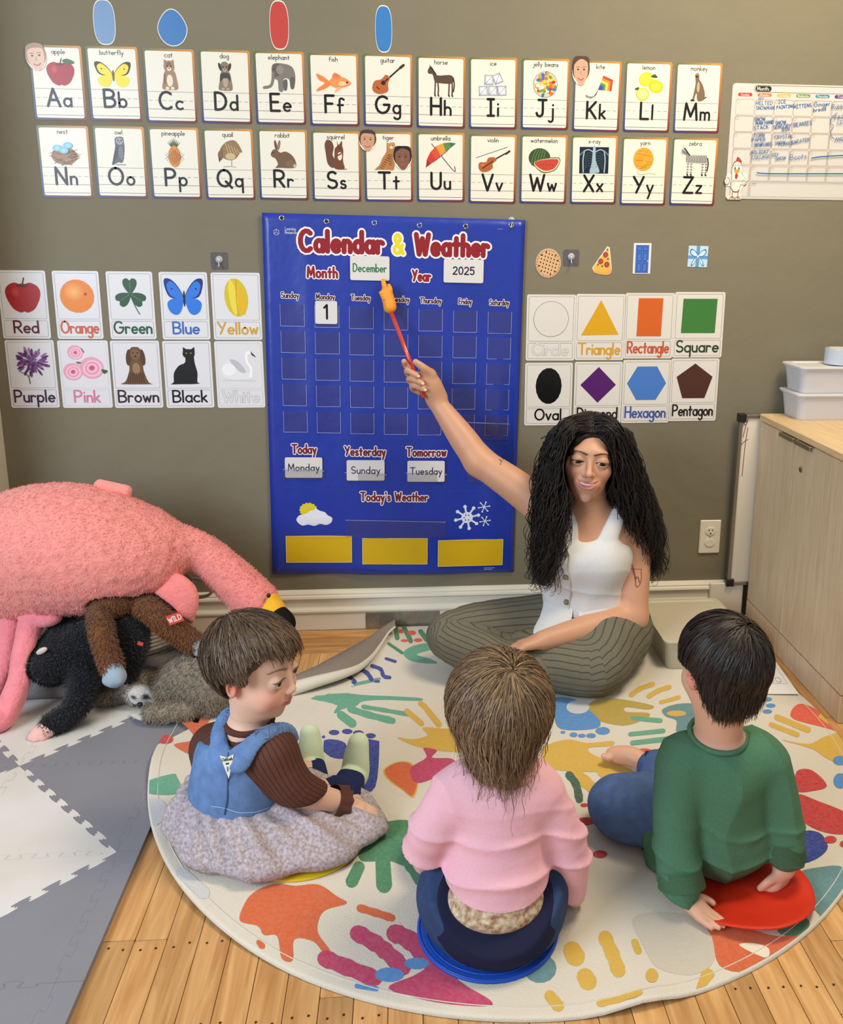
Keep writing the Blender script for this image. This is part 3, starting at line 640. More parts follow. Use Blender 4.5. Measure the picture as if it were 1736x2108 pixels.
class Print:
    """2-D drawing in local (u,v); each shape one layer proud of the last"""
    def __init__(s, fmap, dl=.00006): s.V = []; s.F = []; s.C = []; s.z = 0; s.f = fmap; s.dl = dl
    def tri(s, pts, faces, col):
        s.z += s.dl; o = len(s.V); s.V += [s.f(p[0], p[1], s.z) for p in pts]; s.F += [tuple(i+o for i in f) for f in faces]
        c = np.asarray(col, float); s.C += [lin(c)]*len(pts) if c.ndim == 1 else [lin(q) for q in c]
    def poly(s, pts, col):
        pts = np.asarray(pts, float); t = tessellate_polygon([[Vector((p[0], p[1], 0)) for p in pts]]); fs = []
        for a, b, c in t:
            A, B, C = pts[a], pts[b], pts[c]; fs.append((a, b, c) if (B[0]-A[0])*(C[1]-A[1])-(B[1]-A[1])*(C[0]-A[0]) > 0 else (c, b, a))
        s.tri(pts, fs, col); return s
    def ell(s, cx, cy, rx, ry, col, a=0, n=20, col2=None):
        t = np.arange(n)*2*math.pi/n; x, y = rx*np.cos(t), ry*np.sin(t); ca, sa = math.cos(a), math.sin(a)
        pts = np.concatenate([[[cx, cy]], np.stack([cx+x*ca-y*sa, cy+x*sa+y*ca], 1)]); cc = np.tile(np.asarray(col, float), (n+1, 1))
        if col2 is not None: cc[0] = col2
        s.tri(pts, [(0, i+1, (i+1) % n+1) for i in range(n)], cc); return s
    def rect(s, x0, y0, x1, y1, col, r=0, cols=None):
        if r <= 0: pts = [(x0, y0), (x1, y0), (x1, y1), (x0, y1)]
        else:
            pts = []
            for cx, cy, a in ((x1-r, y0+r, -90), (x1-r, y1-r, 0), (x0+r, y1-r, 90), (x0+r, y0+r, 180)):
                pts += [(cx+r*math.cos(math.radians(a+t)), cy+r*math.sin(math.radians(a+t))) for t in (0, 30, 60, 90)]
        n = len(pts); pts = [((x0+x1)/2, (y0+y1)/2)]+pts; c = col
        if cols is not None: c = [cols(p) for p in pts]
        s.tri(pts, [(0, i+1, (i+1) % n+1) for i in range(n)], c); return s
    def frame(s, x0, y0, x1, y1, w, col, r=.004):
        P0 = []
        for k in (0, w):
            for cx, cy, a in ((x1-r, y0+r, -90), (x1-r, y1-r, 0), (x0+r, y1-r, 90), (x0+r, y0+r, 180)):
                P0 += [(cx+(r-k)*math.cos(math.radians(a+t)), cy+(r-k)*math.sin(math.radians(a+t))) for t in (0, 30, 60, 90)]
        n = 16; s.tri(P0, [(i, (i+1) % n, n+(i+1) % n, n+i) for i in range(n)], col); return s
    def line(s, pts, w, col, cap=True):
        p = np.asarray(pts, float)
        if len(p) == 1: return s.ell(p[0][0], p[0][1], w/2, w/2, col, n=8)
        d = np.gradient(p, axis=0); d /= np.linalg.norm(d, axis=1)[:, None]+1e-12; nn = np.stack([-d[:, 1], d[:, 0]], 1)*w/2; k = len(p)
        Q = np.concatenate([p+nn, p-nn]); fs = [(i, i+k, i+k+1, i+1) for i in range(k-1)]
        if cap:
            for e, sg in ((0, 1), (k-1, -1)):
                a0 = math.atan2(nn[e][1]*sg, nn[e][0]*sg); o = len(Q); Q = np.concatenate([Q, [p[e]], [p[e]+w/2*np.array([math.cos(a0+t), math.sin(a0+t)]) for t in np.linspace(0, math.pi, 6)]])
                fs += [(o, o+1+i, o+2+i) for i in range(5)]
        s.tri(Q, fs, col); return s
    def glyphs(s, t, x, y, h, w, col, gap=.2, ang=0, sx=1.0):
        ca, sa = math.cos(ang), math.sin(ang); u = 0; dl0 = s.dl; s.dl = .000012
        for c in t:
            wd_, st_ = GL[c]
            for pl in st_:
                q = (pl+[u, 0])*h*np.array([sx, 1]); q = np.stack([x+q[:, 0]*ca-q[:, 1]*sa, y+q[:, 0]*sa+q[:, 1]*ca], 1)
                # split sharp corners so joins stay round
                seg = [q[0]]
                for i in range(1, len(q)):
                    seg.append(q[i])
                    if i < len(q)-1:
                        d1, d2 = q[i]-q[i-1], q[i+1]-q[i]
                        if np.dot(d1, d2) < .75*np.linalg.norm(d1)*np.linalg.norm(d2): s.line(seg, w, col); seg = [q[i]]
                s.line(seg, w, col)
            u += wd_+gap
        s.dl = dl0; return s
    def text(s, t, cx, y, h, w, col, maxw=None, gap=.2, ang=0, sx=1.0, outline=None):
        W_ = twidth(t, gap)*h*sx
        if maxw and W_ > maxw: sx *= maxw/W_; W_ = maxw
        x = cx-W_/2*math.cos(ang); y0 = y-W_/2*math.sin(ang)
        if outline: s.glyphs(t, x, y0, h, w+2*outline[0], outline[1], gap, ang, sx)
        return s.glyphs(t, x, y0, h, w, col, gap, ang, sx)
    def build(s, name, parent, mat=None): return mesh(name, s.V, s.F, mat or m_print, parent, col=np.array(s.C))
def planar(o, x0, z0, th, ang=0, y=0.0):
    """local (u,v) on the wall, thickness w towards the room"""
    ca, sa = math.cos(ang), math.sin(ang)
    return lambda u, v, w: (x0+u*ca-v*sa, y-th-w, z0+u*sa+v*ca)
def rrect(w, h, r, n=4):
    pts = []
    for cx, cy, a in ((w-r, r, -90), (w-r, h-r, 0), (r, h-r, 90), (r, r, 180)):
        pts += [(cx+r*math.cos(math.radians(a+t)), cy+r*math.sin(math.radians(a+t))) for t in np.linspace(0, 90, n)]
    return pts
# ---- pictures: functions drawing inside a unit square (0..1) through a scaled Print
class Pic:
    def __init__(s, p, x, y, w, h): s.p, s.x, s.y, s.w, s.h = p, x, y, w, h
    def t(s, pts): a = np.asarray(pts, float); return np.stack([s.x+a[:, 0]*s.w, s.y+a[:, 1]*s.h], 1)
    def e(s, cx, cy, rx, ry, c, a=0, c2=None): s.p.ell(s.x+cx*s.w, s.y+cy*s.h, rx*s.w, ry*s.h, c, a, 18, c2); return s
    def g(s, pts, c, sm=True): s.p.poly(s.t(spline(np.array(pts, float), 3, True) if sm else pts), c); return s
    def l(s, pts, w, c, sm=True): s.p.line(s.t(spline(np.array(pts, float), 4) if sm and len(pts) > 2 else pts), w*s.w, c); return s
def pic_apple(q, c=(160, 28, 34), c2=(196, 70, 70)):
    q.g([(.5, .78), (.7, .86), (.92, .74), (.96, .5), (.8, .16), (.6, .04), (.5, .07), (.4, .04), (.2, .16), (.04, .5), (.08, .74), (.3, .86)], c).e(.3, .6, .13, .17, c, .3, c2).e(.5, .78, .16, .05, (112, 20, 26)).l([(.5, .76), (.53, .88), (.56, .98)], .035, (70, 44, 30))
def d_apple(q): pic_apple(q); q.g([(.58, .9), (.75, .98), (1.0, .86), (.86, .78), (.7, .8)], (60, 96, 58))
def d_butterfly(q, c=(232, 208, 44), d=(60, 50, 30), b=(96, 80, 44)):
    for s in (1, -1):
        X = lambda x: .5+s*(x-.5)
        q.g([(X(.52), .5), (X(.66), .8), (X(.84), .98), (X(1.0), .98), (X(1.0), .78), (X(.9), .52), (X(.7), .46)], d).g([(X(.53), .5), (X(.66), .76), (X(.82), .92), (X(.93), .86), (X(.94), .74), (X(.86), .55), (X(.7), .48)], c)
        q.g([(X(.53), .46), (X(.8), .46), (X(.95), .34), (X(.9), .12), (X(.74), .02), (X(.6), .12)], c).e(X(.82), .72, .02, .03, d)
    q.e(.5, .46, .03, .22, b)
def sit(q, c, belly, dark, ears=1):
    q.g([(.32, .62), (.22, .3), (.16, .06), (.3, 0), (.74, 0), (.84, .08), (.8, .34), (.7, .62)], c).e(.5, .3, .13, .2, belly).e(.5, .76, .23, .2, c)
    if ears == 1: q.g([(.28, .86), (.3, 1.0), (.44, .93)], c, False).g([(.72, .86), (.7, 1.0), (.56, .93)], c, False)
    if ears == 2: q.e(.27, .78, .07, .14, dark, .3).e(.73, .78, .07, .14, dark, -.3)
    q.e(.42, .78, .03, .035, (40, 34, 28)).e(.58, .78, .03, .035, (40, 34, 28)).e(.5, .68, .09, .06, belly).e(.5, .7, .03, .02, (60, 40, 36)).e(.38, .05, .08, .05, belly).e(.6, .05, .08, .05, belly)
def d_cat(q): sit(q, (156, 122, 92), (222, 208, 190), (110, 84, 60)); q.l([(.3, .5), (.28, .2)], .06, (120, 90, 66)).e(.5, .86, .1, .05, (126, 96, 70))
def d_dog(q): sit(q, (128, 114, 96), (170, 152, 128), (58, 50, 44), 2); q.g([(.3, .56), (.7, .56), (.74, .3), (.64, .4), (.4, .4), (.26, .3)], (64, 60, 58))
def d_elephant(q):
    c, d = (122, 114, 108), (96, 90, 86); q.g([(.34, .96), (.62, 1.0), (.9, .9), (1.0, .6), (.96, .2), (.84, .2), (.8, .45), (.62, .45), (.6, .04), (.46, .04), (.44, .4), (.3, .5)], c)
    q.g([(.84, .5), (.98, .5), (.95, .14), (.84, .14)], d).g([(.3, .96), (.5, .98), (.5, .6), (.34, .52), (.26, .7)], d).l([(.3, .66), (.28, .4), (.2, .2), (.0, .14)], .09, c).e(.52, .78, .12, .16, (138, 130, 122)).e(.34, .8, .015, .02, (30, 28, 28)).g([(.62, .4), (.74, .42), (.72, .08), (.62, .08)], d)
def d_fish(q): q.g([(.34, .48), (.5, .72), (.78, .72), (1.0, .46), (.8, .28), (.52, .26)], (222, 142, 84)).g([(.38, .5), (.2, .74), (0, .86), (.08, .58), (.24, .46), (.04, .22), (.0, .08), (.24, .2), (.4, .38)], (226, 128, 66)).g([(.46, .66), (.52, .92), (.72, .74)], (226, 120, 62)).g([(.6, .28), (.52, .04), (.72, .24)], (234, 170, 120)).e(.88, .5, .03, .04, (40, 30, 26)).e(.74, .44, .12, .1, (238, 190, 142))
def d_guitar(q): q.l([(.44, .46), (.92, .94)], .05, (52, 36, 26), False).l([(.88, .9), (.98, .99)], .08, (66, 46, 32), False).g([(.02, .22), (.1, .44), (.3, .5), (.44, .66), (.56, .54), (.5, .36), (.5, .1), (.26, 0), (.08, .06)], (178, 96, 48)).e(.36, .38, .07, .08, (60, 36, 24)).l([(.16, .24), (.24, .16)], .03, (60, 36, 24), False).l([(.36, .38), (.5, .52)], .04, (48, 34, 26), False)
def horse(q, c, d, stripes=None):
    q.g([(.02, .82), (.1, .98), (.2, .94), (.34, .7), (.8, .72), (.94, .64), (.92, .46), (.74, .42), (.42, .44), (.28, .48), (.2, .72), (.08, .74)], c)
    for x, t in ((.3, .28), (.38, .4), (.8, .78), (.9, .9)): q.l([(x, .5), (t+.01, .26), (t, .03)], .05, c, False).l([(t, .03), (t+.02, .0)], .05, d, False)
    q.l([(.94, .62), (.98, .4), (.95, .16)], .04, d); q.l([(.14, .96), (.22, .86), (.32, .72)], .04, d); q.g([(.1, .96), (.1, 1.05), (.15, .97)], c, False)
    if stripes:
        for i in range(13): x = .24+.055*i; q.l([(x, .72), (x-.02, .58), (x+.01, .46)], .017, stripes)
        for x, t in ((.29, .28), (.39, .4), (.79, .78), (.9, .9)):
            for k in range(4): q.l([(t-.02, .1+.1*k), (t+.04, .1+.1*k)], .014, stripes, False)
        for k in range(4): q.l([(.06+.05*k, .92-.03*k), (.1+.05*k, .78-.02*k)], .014, stripes, False)
def d_horse(q): horse(q, (88, 68, 54), (44, 34, 28))
def d_zebra(q): horse(q, (188, 186, 182), (40, 38, 38), (40, 38, 38))
def d_ice(q):
    for x, y, a in ((.02, .04, .05), (.34, .06, 0), (.66, .06, .05), (.2, .5, -.05), (.58, .5, .45)):
        c = math.cos(a)*.3; s = math.sin(a)*.3; pts = [(x, y), (x+c, y+s), (x+c-s, y+s+c*1.3), (x-s, y+c*1.3)]
        q.g(pts, (150, 156, 172), False); m = np.mean(pts, 0); q.g([m+(np.array(p)-m)*.8 for p in pts], (206, 210, 218), False).g([m+(np.array(p)-m)*.45 for p in pts], (236, 236, 238), False); q.l([pts[0], m], .015, (100, 106, 124), False).l([pts[2], m], .015, (120, 126, 142), False)
def d_beans(q):
    q.e(.5, .5, .5, .5, (150, 150, 150)).e(.5, .5, .47, .47, (210, 196, 150)); r = random.Random(3); cs = [(226, 196, 50), (222, 110, 40), (240, 232, 214), (60, 110, 180), (190, 50, 40), (110, 150, 60), (236, 150, 60)]
    for i in range(46): a, d = r.uniform(0, 6.28), .43*math.sqrt(r.random()); q.e(.5+d*math.cos(a), .5+d*math.sin(a), .085, .06, cs[i % 7], r.uniform(0, 3))
def d_kite(q):
    A = [(.6, .96), (1.0, .8), (.96, .36), (.4, .4)]; m = np.array([.4, .4]); q.g(A, (196, 60, 44), False)
    for k, c in ((.84, (222, 140, 50)), (.68, (226, 206, 90)), (.52, (90, 150, 80)), (.38, (60, 90, 170)), (.24, (90, 60, 140))): q.g([m+(np.array(p)-m)*k for p in A], c, False)
    for d in (0, .03, .06): q.l([(.4, .4), (.3, .22-d), (.12, .06+d), (-.1, .12+d)], .012, (60, 50, 50))
def d_lemon(q): q.e(.42, .74, .24, .24, (232, 200, 40), .4, (246, 224, 90)).e(.76, .5, .25, .22, (230, 190, 34), -.2, (244, 214, 80)).g([(.58, .82), (.7, .92), (.8, .8)], (50, 84, 44)).g([(.06, .4), (.2, .46), (.18, .34)], (50, 84, 44)).e(.33, .22, .22, .22, (230, 192, 40)).e(.33, .22, .18, .18, (240, 224, 130)).e(.33, .22, .03, .03, (250, 240, 190)); [q.l([(.33, .22), (.33+.15*math.cos(t), .22+.15*math.sin(t))], .012, (250, 240, 190), False) for t in np.arange(8)*.785]
def d_monkey(q): q.g([(.3, .9), (.42, 1.0), (.52, .9), (.54, .76), (.72, .6), (.88, .3), (.84, .06), (.5, .02), (.42, .3), (.3, .08), (.16, .02), (.22, .14), (.32, .5), (.34, .7)], (120, 100, 74)).e(.39, .9, .09, .07, (52, 42, 36)).e(.5, .5, .08, .18, (180, 164, 132)).l([(.84, .1), (.98, .16)], .05, (50, 40, 34), False).e(.22, .04, .12, .04, (60, 48, 40)).e(.42, .94, .1, .05, (150, 130, 96))
def d_nest(q):
    r = random.Random(4); q.e(.5, .34, .42, .32, (150, 112, 74)); 
    for i in range(60): a = r.uniform(0, 6.28); cx, cy = .5+.4*math.cos(a)*r.uniform(.5, 1), .34+.3*math.sin(a)*r.uniform(.5, 1); t = r.uniform(-.7, .7); q.l([(cx-.16*math.cos(t), cy-.12*math.sin(t)), (cx+.16*math.cos(t), cy+.12*math.sin(t))], .012, r.choice([(96, 66, 40), (180, 142, 98), (126, 88, 52)]), False)
    for x, y in ((.3, .62), (.5, .54), (.64, .72)): q.e(x, y, .15, .12, (110, 176, 208), 0, (160, 208, 226))
def d_owl(q): q.g([(.3, .9), (.42, .98), (.66, .98), (.72, .84), (.72, .5), (.6, .12), (.4, .12), (.1, .02), (.2, .3), (.3, .64)], (86, 88, 92)).g([(.32, .64), (.44, .6), (.36, .3), (.12, .06)], (60, 60, 64)).e(.52, .84, .17, .12, (150, 152, 154)).e(.45, .86, .035, .03, (30, 30, 32)).e(.6, .86, .035, .03, (30, 30, 32)).e(.52, .8, .02, .03, (60, 56, 50)).e(.56, .44, .12, .22, (120, 122, 126)).l([(.3, .04), (.74, .04)], .03, (90, 86, 84), False); [q.l([(.46+.05*i, .6-.1*j), (.48+.05*i, .56-.1*j)], .012, (70, 70, 74), False) for i in range(5) for j in range(4)]
def d_pineapple(q):
    for t in np.linspace(-1, 1, 9): q.g([(.5-.05+.1*t, .66), (.5+.36*t, .98-.16*abs(t)), (.5+.05+.1*t, .66)], (66, 84, 52) if abs(t) > .4 else (88, 104, 66), False)
    q.e(.5, .34, .31, .36, (206, 134, 50)); 
    for i in range(-4, 5):
        for s in (1, -1): q.l([(.5+i*.09-s*.13, .04+.1*abs(i)*.5), (.5+i*.09+s*.13, .62-.1*abs(i)*.5)], .012, (120, 70, 30), False)
def d_quail(q): q.g([(.18, .5), (.26, .78), (.5, .98), (.78, .98), (.98, .6), (.9, .56), (.76, .36), (.54, .28), (.3, .36)], (140, 112, 76)).g([(.18, .62), (.3, .72), (.3, .4), (.2, .26), (.14, .34), (.12, .5)], (120, 94, 64)).g([(.14, .36), (.16, .2), (.2, .34)], (60, 46, 34)).l([(.6, .32), (.58, .06), (.72, .03)], .03, (190, 140, 106), False).l([(.54, .06), (.3, .04)], .03, (190, 150, 116), False); [q.l([(.4+.1*i, .9-.05*i), (.5+.1*i, .5)], .016, (210, 188, 142), False) for i in range(5)]; q.e(.56, .42, .18, .12, (196, 170, 130))
def d_rabbit(q): q.g([(.04, .5), (.14, .66), (.28, .66), (.4, .56), (.62, .6), (.88, .44), (1.0, .16), (.9, .02), (.4, .02), (.2, .02), (.3, .14), (.22, .34), (.1, .4)], (112, 86, 64)).e(.24, .82, .05, .18, (104, 78, 58), .15).e(.36, .82, .05, .18, (124, 96, 72), -.2).e(.36, .82, .025, .13, (160, 124, 100), -.2).e(.13, .56, .02, .025, (24, 20, 18)).e(.78, .16, .2, .14, (124, 96, 72)).e(.94, .1, .06, .06, (190, 172, 150))
def d_squirrel(q): q.g([(.36, .06), (.12, .2), (.04, .56), (.0, .84), (.1, 1.0), (.3, .96), (.4, .76), (.34, .5), (.46, .3)], (104, 66, 48)).g([(.44, .7), (.56, .82), (.54, .98), (.62, .84), (.76, .98), (.78, .8), (.82, .66), (.8, .3), (.86, .04), (.5, .02), (.36, .14), (.42, .4)], (112, 66, 46)).e(.66, .46, .1, .14, (226, 212, 196)).e(.66, .74, .02, .025, (24, 18, 16)).l([(.56, .48), (.7, .54)], .06, (96, 56, 38), False).l([(.7, .02), (.96, .03)], .03, (110, 70, 50), False)
def d_tiger(q):
    q.g([(.44, .96), (.56, .92), (.72, .98), (.78, .84), (.7, .7), (.74, .3), (.7, .02), (.5, .02), (.1, .02), (-.06, .02), (.14, .2), (.26, .44), (.42, .66)], (176, 118, 66)).e(.62, .86, .14, .12, (196, 144, 92)).e(.62, .8, .06, .05, (226, 206, 180)).e(.57, .88, .015, .02, (30, 24, 20)).e(.67, .88, .015, .02, (30, 24, 20))
    for i in range(7): q.l([(.16+.05*i, .1+.07*i), (.28+.05*i, .06+.07*i)], .022, (44, 34, 28), False).l([(.5, .2+.06*i), (.64, .18+.06*i)], .016, (44, 34, 28), False)
def d_umbrella(q):
    q.l([(.2, .94), (.9, .04), (.98, .06), (.96, .16)], .022, (40, 36, 34)); a, b = np.array([.0, .1]), np.array([1.0, .96]); cs = [(150, 40, 40), (200, 54, 44), (206, 80, 50), (214, 150, 60), (90, 130, 70), (50, 110, 90)]
    arc = [np.array([.0, .1])+0*a]+[np.array([.5+.62*math.cos(t), .52+.6*math.sin(t)]) for t in np.linspace(3.5, 1.0, 7)]
    arc = [np.array(p) for p in [(.0, .1), (.04, .4), (.16, .66), (.34, .86), (.58, .97), (.8, 1.0), (1.0, .97)]]; h = [a+(b-a)*t for t in np.linspace(0, 1, 7)]
    for i in range(6): q.g([h[i], arc[i], arc[i+1], h[i+1]], cs[i], False)
    for i, c in enumerate([(60, 40, 90), (50, 60, 140), (40, 80, 160), (50, 110, 90)]): q.g([h[i+1], h[i+2], (.42+.06*i, .42+.05*i)], c, False)
def d_violin(q): q.l([(.46, .44), (.92, .78)], .04, (50, 34, 24), False).l([(.9, .74), (1.0, .84)], .06, (60, 40, 28), False).l([(.0, .56), (.94, 1.0)], .014, (60, 40, 30), False).g([(.08, .16), (.1, .38), (.3, .4), (.36, .56), (.52, .6), (.62, .5), (.5, .34), (.5, .18), (.36, .04), (.18, .02)], (172, 92, 42)).l([(.2, .16), (.5, .44)], .03, (60, 40, 28), False).e(.2, .28, .05, .03, (206, 130, 70))
def d_melon(q):
    q.e(.36, .58, .36, .38, (52, 78, 44)); [q.l([(.1+.09*i, .3+.02*i), (.14+.09*i, .6), (.24+.08*i, .9)], .022, (104, 128, 74)) for i in range(5)]
    q.g([(.18, .44), (1.0, .62), (.96, .2), (.7, .02), (.4, .04)], (90, 116, 64)).g([(.19, .42), (.98, .58), (.93, .22), (.7, .06), (.42, .08)], (226, 214, 176)).g([(.2, .42), (.95, .55), (.9, .24), (.7, .1), (.44, .12)], (190, 66, 52)); [q.e(.4+.1*i, .3+.03*(i % 2), .012, .02, (50, 30, 26)) for i in range(5)]
def d_xray(q):
    q.g([(0, 0), (1, 0), (1, 1), (0, 1)], (20, 34, 48), False); w = (168, 190, 200)
    q.g([(.46, 1), (.54, 1), (.56, .5), (.7, .1), (.6, .02), (.36, .02), (.42, .4)], (150, 176, 190))
    for s in (1, -1):
        X = lambda x: .5+s*x
        q.l([(X(.05), .82), (X(.2), .9), (X(.36), .84)], .03, w).l([(X(.34), .84), (X(.38), .5), (X(.36), .04)], .035, w).l([(X(.36), .84), (X(.48), .7)], .04, (100, 126, 140))
        for k in range(6): q.l([(X(.06), .74-.1*k), (X(.2), .78-.1*k), (X(.32), .66-.1*k)], .012, (74, 98, 112))
def d_yarn(q):
    q.e(.46, .56, .4, .42, (226, 158, 44)); r = random.Random(8)
    for i in range(26): t = r.uniform(-.4, 1.2); o = r.uniform(-.3, .3); c, s = math.cos(t), math.sin(t); L = math.sqrt(max(.37**2-o*o, 0)); q.l([(.46-o*s-L*c*.9, .56+o*c-L*s*.9), (.46-o*s+L*c*.9, .56+o*c+L*s*.9)], .012, r.choice([(196, 126, 30), (240, 184, 80)]), False)
    q.l([(.3, .18), (.24, .06), (.4, .01), (.7, .06), (.98, .03)], .014, (200, 170, 110))
PICS = dict(apple=d_apple, butterfly=d_butterfly, cat=d_cat, dog=d_dog, elephant=d_elephant, fish=d_fish, guitar=d_guitar, horse=d_horse, ice=d_ice, kite=d_kite, lemon=d_lemon, monkey=d_monkey, nest=d_nest, owl=d_owl, pineapple=d_pineapple, quail=d_quail, rabbit=d_rabbit, squirrel=d_squirrel, tiger=d_tiger, umbrella=d_umbrella, violin=d_violin, watermelon=d_melon, yarn=d_yarn, zebra=d_zebra)
PICS['jelly beans'] = d_beans; PICS['x-ray'] = d_xray
m_cardback = M('card_stock', (225, 222, 212), .6)
TH = .0014
WORDS = ['apple', 'butterfly', 'cat', 'dog', 'elephant', 'fish', 'guitar', 'horse', 'ice', 'jelly beans', 'kite', 'lemon', 'monkey', 'nest', 'owl', 'pineapple', 'quail', 'rabbit', 'squirrel', 'tiger', 'umbrella', 'violin', 'watermelon', 'x-ray', 'yarn', 'zebra']
CW, CHT = .141, .1965
def bcol(p):
    u, v = p[0]/CW, p[1]/CHT; a, b, c, d = np.array([52, 60, 120.]), np.array([112, 44, 44.]), np.array([206, 140, 64.]), np.array([96, 112, 66.]); return (a*(1-u)+b*u)*(1-v)+(d*(1-u)+c*u)*v
PSZ = dict(apple=(.62, .62), elephant=(.68, .62), fish=(.76, .5), ice=(.66, .56), kite=(.56, .58), horse=(.62, .66), zebra=(.7, .66), guitar=(.72, .66), violin=(.76, .6), butterfly=(.74, .56), monkey=(.42, .66), owl=(.46, .66), pineapple=(.42, .68), cat=(.5, .66), dog=(.44, .66), nest=(.66, .62), quail=(.62, .62), rabbit=(.58, .64), squirrel=(.5, .68), tiger=(.56, .66), umbrella=(.68, .66), lemon=(.7, .66), watermelon=(.7, .6), yarn=(.6, .66))
PSZ['jelly beans'] = (.56, .6); PSZ['x-ray'] = (.68, .62)
for i, wd_ in enumerate(WORDS):
    row, cl = divmod(i, 13); x0 = -1.006+cl*(.971-CW+1.006)/12; z0 = (1.5615 if row == 0 else 1.3515)+.001*math.sin(i*2.3); an = .006*math.sin(i*1.7)
    ch = wd_[0].upper(); fm = planar(None, x0, z0, 0, an)
    card = mesh('alphabet_card', *prism(rrect(CW, CHT, .006), TH, lambda u, v, w: fm(u, v, w)), m_cardback)
    tag(card, 'laminated alphabet card %s%s with a picture of %s' % (ch, ch.lower(), {'ice': 'ice cubes', 'jelly beans': 'a bowl of jelly beans', 'yarn': 'a ball of yarn'}.get(wd_, ('an ' if wd_[0] in 'aeiou' or wd_ == 'x-ray' else 'a ')+wd_)), 'card', 'alphabet cards in two rows on the wall')
    f2 = lambda u, v, w, fm=fm: fm(u, v, TH+w)
    Print(f2).rect(0, 0, CW, CHT, None, .006, bcol).build('rainbow_border', card)
    p = Print(lambda u, v, w, fm=fm: fm(u, v, TH+.0001+w)); p.rect(.006, .006, CW-.006, CHT-.006, (224, 220, 206), .005)
    k = (43, 52, 74)
    for v, dash in ((.083, 0), (.0595, 1), (.0365, 0), (.0135, 0)):
        if dash:
            for s_ in range(7): p.line([(.008+.0188*s_, v), (.019+.0188*s_, v)], .0007, k, False)
        else: p.line([(.006, v), (CW-.006, v)], .0009, k if v > .05 or v < .02 else (96, 48, 56), False)
    p.build('ruled_panel', card)
    pw, ph = PSZ[wd_]; pw *= .130; ph *= .122; cx = CW/2; q = Print(lambda u, v, w, fm=fm: fm(u, v, TH+.0006+w), .00003); PICS[wd_](Pic(q, cx-pw/2+(.010 if wd_ in ('apple', 'kite') else 0), .0885, pw, ph)); q.build('picture', card)
    p = Print(lambda u, v, w, fm=fm: fm(u, v, TH+.0006+w)); p.text(wd_, cx+(.008 if wd_ in ('apple', 'kite') else 0), .1745, .0125, .0014, (34, 32, 30)); p.build('caption', card)
    p = Print(lambda u, v, w, fm=fm: fm(u, v, TH+.0006+w)); h = .0455; wu = GL[ch][0]*h; lo_ = ch.lower(); wl = GL[lo_][0]*h*.86; gp = .0115; xs = cx-(wu+wl+gp)/2
    p.glyphs(ch, xs, .037, h, .0072, (22, 20, 20)); p.glyphs(lo_, xs+wu+gp, .037, h*.86, .0060, (22, 20, 20)); p.build('letters', card)
# ---- colour cards and shape cards
def word_card(name, px, title, tcol, draw, label, cat_, group, frame=(96, 92, 90), outline=False, bg=(216, 214, 210)):
    (xa, ya), (xb, yb) = px; A_, B_ = P(xa, ya), P(xb, yb); w, h = B_[0]-A_[0], A_[2]-B_[2]; fm = planar(None, A_[0], B_[2], 0, .003*math.sin(xa))
    c = mesh(name, *prism(rrect(w, h, .006), TH, lambda u, v, t: fm(u, v, t)), m_cardback); tag(c, label, cat_, group)
    p = Print(lambda u, v, t: fm(u, v, TH+t)); p.rect(0, 0, w, h, bg, .006); yl = h*.275
    p.frame(.006, yl+.004, w-.006, h-.006, .0009, frame); p.frame(.006, .006, w-.006, yl-.001, .0009, frame); p.build('printed_face', c)
    q = Print(lambda u, v, t: fm(u, v, TH+.0005+t), .00003); s_ = min(w-.03, h-yl-.03); draw(Pic(q, w/2-s_/2, yl+.004+(h-yl-.010-s_)/2, s_, s_)); q.build('picture', c)
    p = Print(lambda u, v, t: fm(u, v, TH+.0005+t)); th = yl*.62; by = .006+yl*.22
    if outline: p.text(title, w/2, by, th, .0062, (176, 176, 178), w-.026); p.text(title, w/2, by, th, .0040, bg, w-.026)
    else: p.text(title, w/2, by, th, .0054, tcol, w-.026)
    p.build('title', c); return c
def c_orange(q): q.e(.5, .5, .48, .48, (222, 128, 50)).e(.42, .62, .3, .28, (222, 128, 50), 0, (240, 176, 100)).e(.74, .56, .05, .05, (190, 96, 30)).e(.74, .56, .02, .02, (70, 60, 40))
def c_clover(q):
    g = (46, 84, 58); q.l([(.5, .56), (.6, .25), (.72, .0)], .03, (70, 110, 76))
    for a in (90, 215, -35):
        a = math.radians(a); u = np.array([math.cos(a), math.sin(a)]); n = np.array([-u[1], u[0]]); c = np.array([.5, .58]); q.g([c, c+u*.2+n*.17, c+u*.38+n*.19, c+u*.44+n*.08, c+u*.38, c+u*.44-n*.08, c+u*.38-n*.19, c+u*.2-n*.17], g).l([c+u*.04, c+u*.34], .012, (110, 140, 110), False)
def c_star(q): q.e(.5, .5, .3, .5, (206, 184, 40), .12).e(.42, .5, .1, .46, (226, 208, 70), .12).e(.62, .46, .1, .42, (222, 176, 30), .16).l([(.52, .96), (.5, .5), (.54, .04)], .02, (178, 150, 30))
def c_flower(q):
    q.l([(.3, .3), (.4, .18), (.42, 0)], .03, (86, 96, 66)).l([(.42, .2), (.2, .32)], .02, (86, 96, 66), False); r = random.Random(2)
    for k in range(90): a = r.uniform(0, 6.28); d = .5*(1-k/95.); c = [(92, 46, 104), (120, 74, 134), (76, 36, 88), (148, 108, 160)][k % 4]; q.e(.52+d*.78*math.cos(a), .6+d*.72*math.sin(a), .1, .03, c, a)
